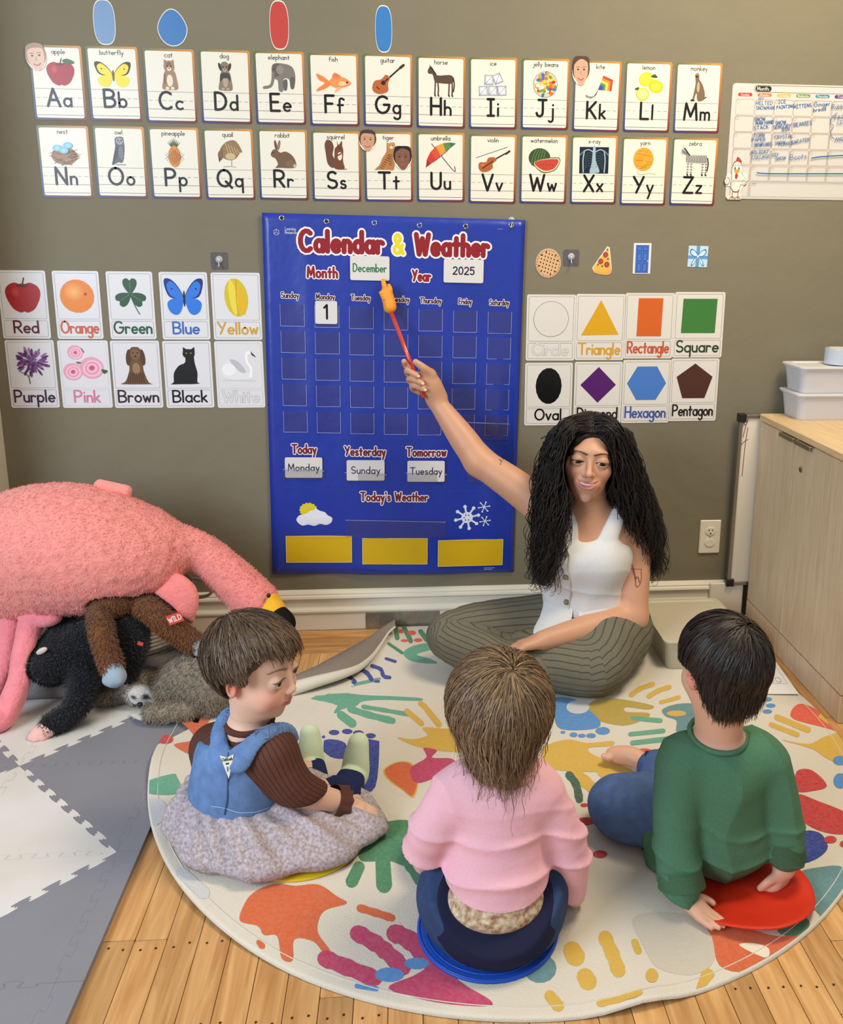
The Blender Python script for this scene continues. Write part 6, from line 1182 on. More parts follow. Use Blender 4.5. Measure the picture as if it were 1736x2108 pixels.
def face_paint(V, base, R, T, s, lip, brow, kid=False, cheek=None, extra=()):
    w = lambda p: R@(np.array(p)*s)+T; sp = []
    for q in (1, -1):
        if cheek: sp.append((w((q*.2, .3, -.17)), np.array((.11, .2, .1))*s, cheek, .8, R))
        sp.append((w((q*.15, .38, .0 if kid else .02)), np.array((.10, .12, .06))*s, tuple(int(c*.88) for c in base), .7, R))
        for k in range(7):   # eyebrow arc
            t = k/6; sp.append((w((q*(.055+.17*t), .40-.10*t, (.115 if kid else .105)+.03*math.sin(t*2.6)-.012*t)), np.array((.022, .09, .012-.004*t))*s, brow, .5, R))
        for k in range(9): t = k/8; sp.append((w((q*(.075+.14*t), .39-.05*t, (.020 if kid else .014)+.014*math.sin(t*3.1))), np.array((.013, .06, .0075))*s, (40, 27, 22), .5, R))
    mz = (-.262, .05) if kid else (-.25, .06)
    sp.append((w((0, .40, mz[0])), np.array((.095 if kid else .12, .08, mz[1]*.85))*s, lip, .35, R)); return paint(V, base, sp+list(extra))
def eyes(parent, R, T, s, kid, gaze, iris=(56, 36, 26)):
    for q in (1, -1):
        c = R@(np.array((q*(.15 if kid else .14), .31 if kid else .322, .0 if kid else .02))*s)+T; F_ = Field(); F_.ell(c, (.073*s,)*3); V, Q = F_.polygonize(.0022*s/.22); g = R@nrm(gaze); d = (V-c)@g/(.073*s); C = np.where((d > .955)[:, None], lin((14, 10, 10)), np.where((d > .80)[:, None], lin(iris), lin((206, 198, 194)))); mesh('eye', V, Q, m_eye, parent, smooth=True, col=C)
def hand(F_, w, d, n, s=1.0, curl=(.5, .5, .4), side=1, spread=.0):
    w = np.asarray(w, float); d = nrm(d); n = nrm(np.asarray(n, float)-d*np.dot(n, d)); t = np.cross(n, d)*side
    for o in (-.016, -.005, .006, .017): F_.chain([w+t*o*.6*s, w+d*.03*s+t*o*s, w+d*.062*s+t*o*1.15*s], [.015*s, .0145*s, .0115*s], k=.012*s)
    for i, (o, L) in enumerate(((-.021, .062), (-.007, .07), (.0075, .066), (.021, .052))):
        p = w+d*.064*s+t*o*s; a = 0; pts = [p]; dd = nrm(d+t*o*spread*20)
        for j, f in enumerate((.42, .32, .26)): a += curl[j]*(1+.08*i); p = p+(dd*math.cos(a)+n*math.sin(a))*L*f*s; pts.append(p)
        F_.chain(pts, [.0098*s, .009*s, .0083*s, .007*s], k=.004*s, n=3)
    p = w+d*.018*s-t*.018*s; q = p+(d*.55-t*.75+n*.25)*.04*s; F_.chain([p, q, q+(d*.8-t*.2+n*.45)*.032*s], [.014*s, .0115*s, .009*s], k=.01*s)
def person(F_, name, label, parts, base, paintf=None):
    """one continuous figure: same field sampled finely round face and hands"""
    L = [F_.polygonize(h, lo, hi) for h, lo, hi in parts]; V, Q = meshes_cat(L); V = rest(V); col = paintf(V) if paintf else np.tile(lin(base), (len(V), 1))
    o = mesh(name, V, Q, m_skin, None, smooth=True, col=col); tag(o, label, 'person'); return o, V, Q
def ribmat(name, rgb, dark, freq, bumpd=.003):
    m = M(name, rgb, .85, .15, noise=(300, .12), bump=[(500, .3, .001)]); nt = m.node_tree; N = nt.nodes; L = nt.links; b = N['Principled BSDF']
    a = N.new('ShaderNodeAttribute'); a.attribute_name = 'rib'; mu = N.new('ShaderNodeMath'); mu.operation = 'MULTIPLY'; mu.inputs[1].default_value = freq; fr = N.new('ShaderNodeMath'); fr.operation = 'PINGPONG'; fr.inputs[1].default_value = .5
    L.new(a.outputs['Fac'], mu.inputs[0]); L.new(mu.outputs[0], fr.inputs[0]); mr = N.new('ShaderNodeMapRange'); mr.inputs[1].default_value = .0; mr.inputs[2].default_value = .12; L.new(fr.outputs[0], mr.inputs[0])
    mx = N.new('ShaderNodeMix'); mx.data_type = 'RGBA'; mx.inputs[6].default_value = (*lin(dark), 1); src = b.inputs['Base Color'].links[0].from_socket; L.new(mr.outputs[0], mx.inputs[0]); L.new(src, mx.inputs[7]); L.new(mx.outputs[2], b.inputs['Base Color'])
    bp = N.new('ShaderNodeBump'); bp.inputs['Strength'].default_value = .6; bp.inputs['Distance'].default_value = bumpd; L.new(mr.outputs[0], bp.inputs['Height']); old = b.inputs['Normal'].links[0].from_socket; L.new(old, bp.inputs['Normal']); L.new(bp.outputs[0], b.inputs['Normal']); return m
def ribcoord(V, chains):
    best = np.full(len(V), 9e9); out = np.zeros(len(V))
    for ch in chains:
        pts = spline(np.array(ch, float), 6); T, U, B = frames(pts)
        for i in range(len(pts)-1):
            a, b = pts[i], pts[i+1]; d = b-a; t = np.clip(((V-a)@d)/(d@d), 0, 1); q = V-a-t[:, None]*d; r = np.linalg.norm(q, axis=1); m = r < best; an = np.arctan2(q@B[i], q@U[i])/(2*math.pi); out[m] = an[m]; best[m] = r[m]
    return out
def cloth(name, F_, h, mat, parent, folds=None, col=None, ribs=None, zmin=None, lo=None, hi=None):
    V, Q = F_.polygonize(h, lo, hi); N_ = normals(V, Q)
    if folds is not None: V = V+N_*folds(V)[:, None]
    if zmin is not None: V[:, 2] = np.maximum(V[:, 2], zmin)
    V = rest(V)
    o = mesh(name, V, Q, mat, parent, smooth=True, col=col(V) if col else None, attrs={'rib': ribcoord(V, ribs)} if ribs else None); return o, V, Q
def ridge(V, d, f, seed=0, warp=1.2, sc=12): return (1-np.abs(np.sin(V@np.asarray(d, float)*f+warp*wob(V, sc, seed))))**2.2
def march_hair(R, T, s, whorl, n, length, cols, parent, r0=.0009, seed=0, rad=(.385, .47, .405), cen=(0, -.06, .13), region=None, K=9, grav=.25, lift=.02, hang=-.2, curl=.0, jitter=.12, name='hair_locks', swirl=.3, front=None, stop=None, pinch=0.):
    rg = np.random.default_rng(seed); rad = np.array(rad); d = rg.normal(size=(n*3, 3)); d /= np.linalg.norm(d, axis=1)[:, None]; p = d*rad+np.array(cen)
    if region is not None: k = region(p); d = d[k]
    d = d[:n]; n = len(d); w = nrm(whorl); L = length*rg.uniform(.6, 1.15, n)/s; lf = 1+lift*rg.uniform(.1, 1.3, n); pts = []; ph = rg.uniform(0, 6.28, n); free = np.zeros(n, bool); q = d*rad*lf[:, None]; vel = None; noise = rg.normal(0, jitter, (n, 3))
    for j in range(K):
        pts.append(q.copy()); u = q/rad; u /= np.linalg.norm(u, axis=1)[:, None]; nr = u/rad; nr /= np.linalg.norm(nr, axis=1)[:, None]
        away = u-w; f = away-nr*(away*nr).sum(1)[:, None]; f /= np.linalg.norm(f, axis=1)[:, None]+1e-6; sw = np.cross(nr, f)*swirl*np.exp(-2.5*np.linalg.norm(away, axis=1))[:, None]
        g = np.array([0, 0, -1.0]); gt = g-nr*(nr@g)[:, None]; v = f+sw+gt*grav+noise*(.4+.12*j)
        if front is not None: v = v+front(u)
        low = (q[:, 2] < hang) & (u[:, 1] < .5); v[low] = v[low]*.25+g+noise[low]*.5-q[low]*np.array((1., .6, 0))*pinch; v /= np.linalg.norm(v, axis=1)[:, None]; st = (L/(K-1))[:, None]; q = q+v*st
        k = np.sqrt(((q/rad)**2).sum(1)); tgt = lf+.012*j*lift*20/K; adj = (~low)|(k < tgt); q = np.where(adj[:, None], q*(tgt/k)[:, None], q)
        if stop is not None: fz = stop(q+np.array(cen)); q = np.where(fz[:, None], pts[-1]+(q-pts[-1])*.06, q)
        if curl: q = q+curl*np.stack([np.cos(ph+j*1.1), np.sin(ph+j*1.1), 0*ph], 1)*(j/K)
    A = np.stack(pts, 1)+np.array(cen); A = (A*s)@R.T+T; c = np.array([lin(x) for x in cols])[rg.integers(0, len(cols), n)]*rg.uniform(.75, 1.25, (n, 1)); v, q, c = strands(A, r0*1.05, r0*.35, 2, c, R@(np.array(cen)*s)+T); o = mesh(name, v, q, m_hair, parent, smooth=True, col=c); o['kind'] = 'stuff'; return o
def hair_cap(R, T, s, rgb, parent, cuts, rad=(.378, .462, .398), cen=(0, -.06, .13), extra=None, h=.004):
    F_ = Field(R, T, s); F_.ell(cen, rad); extra and extra(F_)
    for p, n_, k in cuts: F_.half(p, n_, k)
    V, Q = F_.polygonize(h); V = V+normals(V, Q)*(.0012*wob(V, 160, 1))[:, None]; return mesh('hair', V, Q, m_hair, parent, smooth=True, col=lin(rgb)*np.ones((len(V), 3)))
m_denim = M('denim', (74, 108, 160), .8, .2, attr=True, noise=(45, .18), bump=[(420, .5, .0015), (30, .2, .003)])
ZF = RH+.006
# ================================================================ woman
wR = basis(nrm((-.17, -1, .07)), roll=.085); wT = P(1212, 943, -.365); wS = .232
Fw = Field(); Fw.ground = ZF+.002; head(Fw, wR, wT, wS)
nb = P(1212, 1072, -.335); rs, re, rw = P(1138, 1062, -.30), P(987, 950, -.20), P(897, 824, -.125); ls, le, lw = P(1302, 1092, -.31), P(1303, 1268, -.385), P(1118, 1318, -.50)
Fw.chain([wT+wR@np.array((0, -.05, -.05)), P(1212, 1020, -.355), nb], [.056, .050, .056], k=.03)
Fw.cap(P(1160, 1070, -.325), P(1268, 1080, -.325), .048, .048, k=.05); Fw.ell(P(1208, 1120, -.335), (.142, .088, .12), k=.05); Fw.ell(P(1200, 1215, -.335), (.105, .075, .12), k=.05)
for x in (1172, 1240): Fw.ell(P(x, 1150, -.40), (.056, .046, .056), k=.04)
Fw.chain([rs, (rs+re)/2+np.array([0, 0, .006]), re], [.054, .050, .043], k=.03); Fw.chain([re, re*.62+rw*.38, rw], [.043, .041, .026], k=.02)
Fw.chain([ls, (ls+le)/2, le], [.056, .051, .042], k=.03); Fw.chain([le, le*.65+lw*.35, lw], [.042, .042, .027], k=.02)
# pointing hand holding the stick: palm and fingers traced joint by joint
def PP(L): return [P(x, y, Y) for x, y, Y in L]
st0, st1 = P(868, 806, -.155), P(800, 628, -.045); sd = nrm(st1-st0)
Fw.chain(PP([(898, 822, -.125), (885, 800, -.135), (872, 778, -.142)]), [.026, .027, .022], k=.015); Fw.chain(PP([(905, 815, -.13), (894, 790, -.14), (884, 770, -.145)]), [.022, .022, .017], k=.015)
Fw.chain(PP([(888, 770, -.150), (872, 757, -.165), (856, 745, -.168)]), [.014, .0115, .009], k=.008)                 # thumb
Fw.chain(PP([(872, 780, -.130), (850, 768, -.122), (836, 752, -.135), (832, 744, -.15)]), [.0125, .0105, .0095, .008], k=.004)  # index behind the stick
for L in ([(866, 786, -.128), (842, 770, -.132), (840, 763, -.158), (858, 773, -.176)], [(866, 796, -.126), (846, 786, -.132), (845, 779, -.160), (868, 788, -.174)], [(868, 806, -.124), (851, 800, -.132), (852, 793, -.158), (872, 801, -.168)]): Fw.chain(PP(L), [.013, .0105, .0095, .0082], k=.0035, n=4)
Fw.cap(st0-sd*.021, st1, .0072, k=.001, sub=True)
hand(Fw, lw, nrm(P(1062, 1332, -.52)-lw), (0, -.25, -1), .95, (.25, .3, .3), -1, .02)
# hips, legs and feet inside the trousers
hipR, hipL = P(1158, 1288, -.31), P(1268, 1294, -.31); knR, knL = P(925, 1308, -.36), P(1222, 1372, -.50); anR, anL = P(1078, 1388, -.50), P(1082, 1360, -.45)
Fw.ell(P(1212, 1296, -.29), (.12, .09, .08), k=.04); Fw.chain([hipR, (hipR+knR)/2, knR, (knR+anR)/2, anR], [.065, .06, .046, .042, .03], k=.03); Fw.chain([hipL, (hipL+knL)/2, knL, (knL+anL)/2, anL], [.065, .06, .046, .042, .03], k=.03)
Fw.chain([anR, P(1120, 1412, -.49), P(1160, 1428, -.485)], [.03, .026, .018], k=.015); Fw.chain([anL, P(1180, 1420, -.46), P(1216, 1440, -.455)], [.03, .022, .016], k=.01)
hb = (wT-.125, wT+.125); skin_w = (200, 150, 120)
def wpaint(V):
    w = lambda p: wR@(np.array(p)*wS)+wT
    return face_paint(V, skin_w, wR, wT, wS, (190, 110, 100), (50, 34, 28), cheek=(212, 150, 122), extra=[(P(1216, 1442, -.47), (.05, .05, .035), (206, 210, 226), .2)])
parts = [(.0019, wT-np.array((.115, .125, .112)), wT+np.array((.115, .125, .125))), (.0045, (-9, -9, -9), (9, 9, wT[2]-.1095)), (.0025, P(905, 830, -.2)-np.array((.11, .05, .02)), P(905, 830, -.1)+np.array((.02, .1, .14)))]
# body below the head, minus the finely sampled hand block
parts = [(.0019, wT-np.array((.115, .125, .112)), wT+np.array((.115, .125, .125))), (.004, (-9, -9, -9), (9, 9, wT[2]-.1095)), (.0026, (rw[0]-.2, -.45, wT[2]-.113), (wT[0]-.112, -.02, 9))]
woman, WV, WQ = person(Fw, 'person', 'seated person in white sleeveless vest and olive trousers pointing at the calendar', parts, skin_w, wpaint)
eyes(woman, wR, wT, wS, False, (-.22, .93, -.30))
F_ = Field(wR, wT, wS); F_.ell((0, .345, -.236), (.105, .063, .040)); V, Q = F_.polygonize(.002); mesh('teeth', V, Q, M('tooth_enamel', (228, 222, 214), .25, .5), woman, smooth=True)
# tattoos: thin ink strokes on the skin
def ink(name, L, col, w, V, parent):
    p = []
    for pts in L:
        q = spline(np.array(pts, float), 3) if len(pts) > 2 else np.array(pts, float); W_ = np.array([hit(V, x, y, 5) for x, y in q]); W_ = W_+(CAM-W_)/np.linalg.norm(CAM-W_, axis=1)[:, None]*.0014
        if len(W_) > 3: W_[1:-1] = (W_[:-2]+W_[1:-1]+W_[2:])/3
        p.append(tube(W_, w, 5))
    return tag(mesh(name, *join(p), M(name, col, .7), parent), kind='stuff')
ink('lettering_tattoo', [[(1031, 948), (1041, 938)], [(1030, 941), (1036, 946)], [(1034, 936), (1040, 942)], [(1038, 931), (1045, 938)], [(1029, 950), (1033, 952)]], (44, 38, 40), .0011, WV, woman)
ink('drink_cup_tattoo', [[(1303, 1173), (1326, 1172)], [(1304, 1174), (1309, 1205), (1323, 1204), (1325, 1173)], [(1297, 1170), (1303, 1163), (1308, 1167), (1312, 1190)], [(1311, 1192), (1318, 1186), (1320, 1198)]], (136, 74, 62), .0009, WV, woman)
for L in ((859, 773, -.176), (868, 788, -.176), (873, 801, -.17)): F_ = Field(); c = P(*L); F_.ell(c+np.array((.004, -.006, -.002)), (.0055, .0028, .0042)); mesh('fingernail', *F_.polygonize(.0014), M('nail_varnish', (220, 196, 186), .15, .6), woman, smooth=True)
# vest
m_vest = M('white_linen', (216, 216, 217), .75, .2, noise=(260, .05), bump=[(500, .25, .0008), (16, .3, .006)])
Fv = Field(); Fv.ell(P(1206, 1140, -.338), (.146, .100, .115), k=.04); Fv.ell(P(1200, 1205, -.337), (.114, .088, .10), k=.05)
for x in (1172, 1238): Fv.ell(P(x, 1154, -.402), (.056, .050, .058), k=.05)
Fv.ell(P(1206, 1250, -.33), (.126, .098, .06), k=.05); Fv.half(P(1208, 1246, -.33), (0, .0, -1)); tz = P(1195, 1122, -.43)
Fv.half(tz+np.array((0, 0, .006)), (0, -.25, 1), .012); Fv.ell(P(1195, 1090, -.46), (.055, .12, .045), k=.012, sub=True); 0
for x0, x1, s_ in ((1172, 1166, 1), (1244, 1276, 1)): Fv.chain([P(x0, 1128, -.425), P((x0+x1)/2+4*s_, 1082, -.405), P(x1, 1050, -.36), P(x1+6, 1046, -.31), P(x1+4, 1080, -.255)], [.028, .024, .021, .021, .024], k=.012, flat=((.15, -1, .25), .42))
def vf(V): return .006*ridge(V, (.3, 0, 1), 42, 1)*np.clip(1-np.abs(V[:, 2]-P(1200, 1205, -.4)[2])/.07, 0, 1)+.003*wob(V, 26, 2, (1, 1, .7))+.0022*np.sin(V[:, 0]*60+V[:, 2]*35)*np.clip((.26-V[:, 2])/.08, 0, 1)
vest, VV, VQ = cloth('vest', Fv, .004, m_vest, woman, vf)
wc, hc0 = P(1203, 1222, -.335), P(1208, 1290, -.325); n = 72; gap_a = math.atan2(-.12, -.045); an = gap_a+np.linspace(.07, 2*math.pi-.07, n); R1, R2 = [], []
for t in np.linspace(0, 1, 9):
    c = wc*(1-t)+hc0*t; rx = .112+.062*t**.8; ry = .088+.052*t**.8; dev = np.angle(np.exp(1j*(an-gap_a))); fl = np.exp(-((dev+.55)/.5)**2)*.055*t; z = c[2]+.010*t*np.cos(an*2)+.006*t*np.sin(an*7)+np.exp(-((np.abs(dev)-.07)/.2)**2)*.012*t*t
    for L_, o in ((R1, 0), (R2, .0022)): L_.append(np.stack([c[0]+(rx+fl-o+.004*np.sin(an*9)*t)*np.cos(an), c[1]+(ry+fl*.6-o)*np.sin(an), z], 1))
v1, f1 = loft(R1, closed=False, caps=False); v2, f2 = loft(R2[::-1], closed=False, caps=False); rim = loft([R1[-1], R2[-1]], closed=False, caps=False); s1 = loft([[r[0] for r in R2], [r[0] for r in R1]], closed=False, caps=False); s2 = loft([[r[-1] for r in R1], [r[-1] for r in R2]], closed=False, caps=False)
mesh('peplum', *join([(v1, f1), (v2, f2), rim, s1, s2]), m_vest, vest, smooth=True)
m_btn = M('horn_button', (120, 108, 92), .35, .5)
for x, y in ((1160, 1138), (1161, 1192), (1162, 1242)):
    c = hit(VV, x, y); nn = nrm(CAM-c); F_ = Field(basis(nn), c+nn*.001, 1); F_.ell((0, .002, 0), (.0085, .0034, .0085)); V, Q = F_.polygonize(.0015); mesh('button', V, Q, m_btn, vest, smooth=True)
pl_ = np.array([hit(VV, x, y) for x, y in ((1166, 1122), (1170, 1140), (1166, 1165), (1170, 1190), (1173, 1215), (1168, 1240), (1165, 1262), (1163, 1280))]); pl_ = spline(pl_+nrm(CAM-pl_[0])*.002, 5); mesh('placket_edge', *tube(pl_, .0022, 6), M('linen_edge', (206, 198, 182), .8), vest, smooth=True)
# trousers
Ft = Field(); Ft.ell(P(1212, 1298, -.295), (.165, .125, .10), k=.05); chR = [hipR, hipR*.5+knR*.5+np.array((0, 0, .01)), knR, knR*.5+anR*.5, anR]; chL = [hipL, hipL*.5+knL*.5+np.array((0, 0, .012)), knL, knL*.5+anL*.5, anL]
Ft.chain(chR, [.098, .085, .066, .066, .06], k=.03); Ft.chain(chL, [.112, .108, .086, .078, .066], k=.03)
def tf(V): return .0035*wob(V, 22, 3)+.002*wob(V, 60, 1)
trousers, TV, TQ = cloth('trousers', Ft, .0045, ribmat('olive_rib_knit', (112, 108, 92), (72, 70, 60), 26), woman, tf, ribs=[chR, chL], zmin=ZF)
# hair
bk_ = (24, 19, 19); Fh = Field(wR, wT, wS); Fh.ell((0, -.09, .165), (.375, .46, .368)); fw_ = Fh.at(np.eye(3), (0, 0, 0), 1)
Fh.ell((0, .46, -.12), (.275, .42, .45), k=.05, sub=True); Fh.ops[-1:] = Fh.ops[-1:]
fw_.chain(PP([(1152, 905, -.34), (1138, 980, -.36), (1132, 1060, -.385), (1128, 1140, -.40), (1118, 1190, -.40)]), [.034, .042, .05, .046, .02], k=.03); fw_.chain(PP([(1280, 905, -.33), (1296, 980, -.32), (1320, 1050, -.30), (1340, 1110, -.28), (1348, 1160, -.27)]), [.034, .05, .053, .045, .02], k=.03); fw_.ell(P(1225, 1040, -.255), (.12, .05, .13), k=.03)
V, Q = Fh.polygonize(.0042); V = V+normals(V, Q)*(.004*wob(V, 70, 1)+.002*wob(V, 150, 2))[:, None]; whair = mesh('hair', V, Q, m_hair, woman, smooth=True, col=np.tile(lin(bk_), (len(V), 1)))
rg = np.random.default_rng(11); L = []
pathL = spline(np.array(PP([(1208, 852, -.385), (1172, 872, -.425), (1152, 930, -.42), (1140, 1000, -.42), (1132, 1080, -.435), (1124, 1150, -.44), (1116, 1205, -.43)])), 8); pathR = spline(np.array(PP([(1214, 852, -.385), (1250, 870, -.425), (1274, 930, -.41), (1292, 1000, -.385), (1318, 1070, -.36), (1338, 1130, -.33), (1350, 1180, -.31)])), 8)
hcen, hrad = np.array((0, -.09, .165)), np.array((.385, .47, .378))
for path, n_, sd_ in ((pathL, 520, 1), (pathR, 500, -1)):
    T_, U_, B_ = frames(path); m_ = len(path); t = np.linspace(0, 1, m_)
    for i in range(n_):
        a0 = rg.uniform(0, 6.28); sm_ = np.clip((t-.05)/.5, 0, 1); rr = rg.uniform(.15, 1.12)*(.012+.048*sm_*sm_*(3-2*sm_)-.016*np.clip((t-.75)/.25, 0, 1)); sh_ = rg.uniform(-.14, .04); ln = rg.uniform(.72, 1.05); ph = rg.uniform(0, 6.28); tw = rg.uniform(-.9, .9)
        an = a0+tw*t; tt = np.clip(t*ln+np.maximum(sh_, 0), 0, 1)*(m_-1); ix = tt.astype(int).clip(0, m_-2); fr = (tt-ix)[:, None]; base = path[ix]*(1-fr)+path[ix+1]*fr; u, b = U_[ix], B_[ix]
        amp = np.clip((t-.16)*1.6, 0, 1)*(rg.uniform(.005, .014) if rg.random() < .93 else .022); tn = rg.uniform(3.0, 6.0)*2*math.pi
        rt = np.array((sd_*abs(rg.normal(0, .16)), .32-.68*rg.random()**1.5, 0.)); q_ = 1-(rt[0]/hrad[0])**2-((rt[1]-hcen[1])/hrad[1])**2; rt[2] = hcen[2]+hrad[2]*math.sqrt(max(q_, .02)); rw_ = wR@(rt*wS)+wT; bl_ = np.clip(1-t/.38, 0, 1)**1.5
        l_ = (base+(np.cos(an)*rr)[:, None]*u+(np.sin(an)*rr)[:, None]*b*.8+(amp*np.cos(ph+tn*t))[:, None]*u+(amp*np.sin(ph+tn*t))[:, None]*b)
        l_ = l_+(rw_-l_[0])*bl_[:, None]; lc = ((l_-wT)@wR)/wS-hcen; kk = np.sqrt(((lc/hrad)**2).sum(1)); f_ = np.where(kk < 1.0, 1.02/np.maximum(kk, .2), 1); L.append(wT+((lc*f_[:, None]+hcen)*wS)@wR.T)
L = np.array(L)
# keep the face clear: push locks that cross it sideways
q = project(L.reshape(-1, 3)); fx = (q[:, 0]-1212)/52; fy = (q[:, 1]-964)/76; rr = np.hypot(fx, fy); ins = (rr < 1); W3 = L.reshape(-1, 3).copy(); W3[ins, 0] += (np.sign(fx[ins]+1e-6)*(np.sqrt(np.maximum(1-fy[ins]**2, 0))-np.abs(fx[ins]))*52)*.00136; L = W3.reshape(L.shape)
cols = np.array([lin(c) for c in ((22, 17, 17), (30, 23, 21), (40, 30, 26), (18, 15, 17))])[rg.integers(0, 4, len(L))]; V, Q, C = strands(L, rg.uniform(.0009, .0021, len(L)), .0005, 4, cols); tag(mesh('curly_locks', V, Q, m_hair, whair, smooth=True, col=C), kind='stuff')
# pointer
pt = tag(empty('pointer_stick', tuple(st0)), 'red patterned pointer stick with an orange pointing hand', 'pointer'); m_st = M('foil_red', (214, 70, 44), .22, .6, noise=(260, .8, (150, 30, 30)), coat=.5)
mesh('stick', *tube([st0-sd*.02, st1], .0066, 12), m_st, pt, smooth=True); m_or = M('orange_rubber', (232, 152, 48), .5, .35, sss=.1); F_ = Field()
F_.chain(PP([(803, 628, -.047), (799, 612, -.045), (796, 600, -.042)]), [.017, .018, .016], k=.008); F_.chain(PP([(797, 600, -.04), (792, 590, -.035), (789, 578, -.03)]), [.0095, .008, .0068], k=.004); F_.chain(PP([(802, 606, -.05), (803, 596, -.052), (801, 588, -.05)]), [.009, .008, .006], k=.004)
for i in range(3): F_.ell(P(786+2.4*i, 603+5.5*i, -.052), (.0085, .009, .0065), k=.003)
F_.cap(P(803, 632, -.048), P(802, 626, -.047), .0195, .0195, k=.003); mesh('pointing_hand', *F_.polygonize(.0022), m_or, pt, smooth=True)
# ================================================================ child in pink
pR = basis(nrm((-.10, 1, -.12))); pT = P(1026, 1466, -1.33); pS = .195
Fp = Field(); Fp.ground = ZF+.002; head(Fp, pR, pT, pS, True); pel = np.array((P(1015, 1900, -1.35)[0], -1.358, .095)); nk = P(1034, 1590, -1.335); ch = P(1028, 1690, -1.34)
Fp.chain([pT+np.array((0, 0, -.03)), nk], [.042, .04], k=.03); Fp.chain([nk+np.array((0, 0, -.03)), ch, (ch+pel)/2, pel], [.05, .066, .068, .075], k=.03)
aL = [P(930, 1640, -1.335), P(876, 1735, -1.33), P(915, 1800, -1.22), P(960, 1790, -1.13)]; aR = [P(1120, 1640, -1.335), P(1170, 1735, -1.34), P(1178, 1826, -1.31), P(1184, 1850, -1.30)]
Fp.chain(aL, [.028, .026, .024, .02], k=.02); Fp.chain(aR, [.028, .026, .022, .019], k=.02); hand(Fp, P(1184, 1846, -1.30), (-.1, .25, -1), (-1, .2, 0), .62, (.4, .5, .4), 1)
kL, kR = np.array((pel[0]-.085, -1.14, .07)), np.array((pel[0]+.125, -1.13, .07)); fL, fR = np.array((pel[0]+.03, -1.08, .05)), np.array((pel[0]-.02, -1.04, .05))
for k_, f_ in ((kL, fL), (kR, fR)): Fp.chain([pel+(k_-pel)*.1, k_, f_], [.05, .04, .03], k=.02); Fp.chain([f_, f_+nrm(f_-k_)*.06], [.026, .02], k=.01)
sk = (224, 178, 152); parts = [(.0042, (-9, -9, -9), (9, 9, 9))]
pink, V_, Q_ = person(Fp, 'person', 'small person in pale pink sweatshirt sitting with back turned', parts, sk)
m_pks = M('pink_fleece', (232, 178, 190), .85, .2, noise=(300, .05), bump=[(420, .3, .001), (14, .35, .008)])
Fs = Field(); Fs.ground = ZF+.003; sh0, sh1 = P(920, 1640, -1.335), P(1136, 1636, -1.335)
Fs.cap(P(965, 1622, -1.335), P(1095, 1620, -1.335), .050, .050, k=.03); Fs.chain([P(1030, 1650, -1.335), P(1026, 1740, -1.345), P(1022, 1830, -1.355)], [.084, .092, .100], k=.04, flat=((0, 1, 0), .92)); Fs.ell(P(1020, 1862, -1.358), (.112, .104, .052), k=.03)
Fs.half(P(1020, 1902, -1.455), (0, .2, -1), .01); Fs.ell(P(1034, 1566, -1.33), (.060, .058, .042), k=.012, sub=True)
Fs.chain([P(940, 1640, -1.335), P(878, 1735, -1.33), P(915, 1800, -1.22), P(960, 1790, -1.13)], [.050, .041, .036, .03], k=.014); Fs.chain([P(1112, 1638, -1.335), P(1168, 1735, -1.345), P(1176, 1828, -1.315)], [.050, .042, .034], k=.014)
def pfold(V):
    z = V[:, 2]; w = np.clip((.30-z)/.10, 0, 1)*np.clip((z-.10)/.04, 0, 1); up = np.clip((z-.24)/.08, 0, 1)
    return .003*wob(V, 18, 1)+.009*w*ridge(V, (.12, 0, 1), 52, 1, 1.6)+.005*up*ridge(V, (.75, 0, .65), 26, 2, 1.8)+.004*up*ridge(V, (-.7, 0, .7), 22, 3, 1.5)-.004
shirt, SV, SQ = cloth('sweatshirt', Fs, .0036, m_pks, pink, pfold)
nc = P(1032, 1592, -1.33); ring = [nc+np.array((.058*math.cos(a), .054*math.sin(a)-.004, .012*math.sin(a)+.006)) for a in np.arange(33)*2*math.pi/32]; mesh('neckband', *tube(ring, .0105, 8), m_pks, shirt, smooth=True)
m_onesie = M('floral_onesie', (226, 214, 186), .85, .2, noise=(105, 1.0, (150, 104, 74)), bump=[(400, .3, .001)])
F_ = Field(); F_.ell((pel[0], pel[1]+.002, .104), (.098, .089, .052), k=.02); cloth('bodysuit', F_, .0045, m_onesie, pink)
Fj = Field(); Fj.ground = ZF-.006; Fj.ell(pel+np.array((0, .005, -.012)), (.118, .107, .088), k=.03); Fj.ell(pel+np.array((0, .0, -.045)), (.116, .106, .048), k=.03)
for k_, f_ in ((kL, fL), (kR, fR)): Fj.chain([pel+np.array((.05*np.sign(k_[0]-pel[0]), .02, -.01)), pel*.4+k_*.6, k_, f_], [.085, .07, .056, .046], k=.03)
bpl = np.array((pel[0], -1.466, .064)); Fj.half(bpl, (0, -.75, 1), .004)
def dn(c1, c2): return lambda V: lin(c1)*(.5+.5*np.clip(.5+.6*wob(V, 14, 2), 0, 1))[:, None]+lin(c2)*(.5-.5*np.clip(.5+.6*wob(V, 14, 2), 0, 1))[:, None]
jeans, JV, JQ = cloth('jeans', Fj, .0042, m_denim, pink, lambda V: .0035*wob(V, 28, 1), dn((52, 74, 112), (34, 48, 78)), zmin=ZF+.005)
Fb = Field(); Fb.ell(pel+np.array((0, .003, -.010)), (.1195, .1085, .0895), k=.03); Fb.ell(pel+np.array((0, .0, -.045)), (.1175, .1075, .049), k=.03); Fb.half(bpl+np.array((0, 0, .001)), (0, -.75, 1), .002); Fb.half(bpl-np.array((0, 0, .040)), (0, .75, -1), .002)
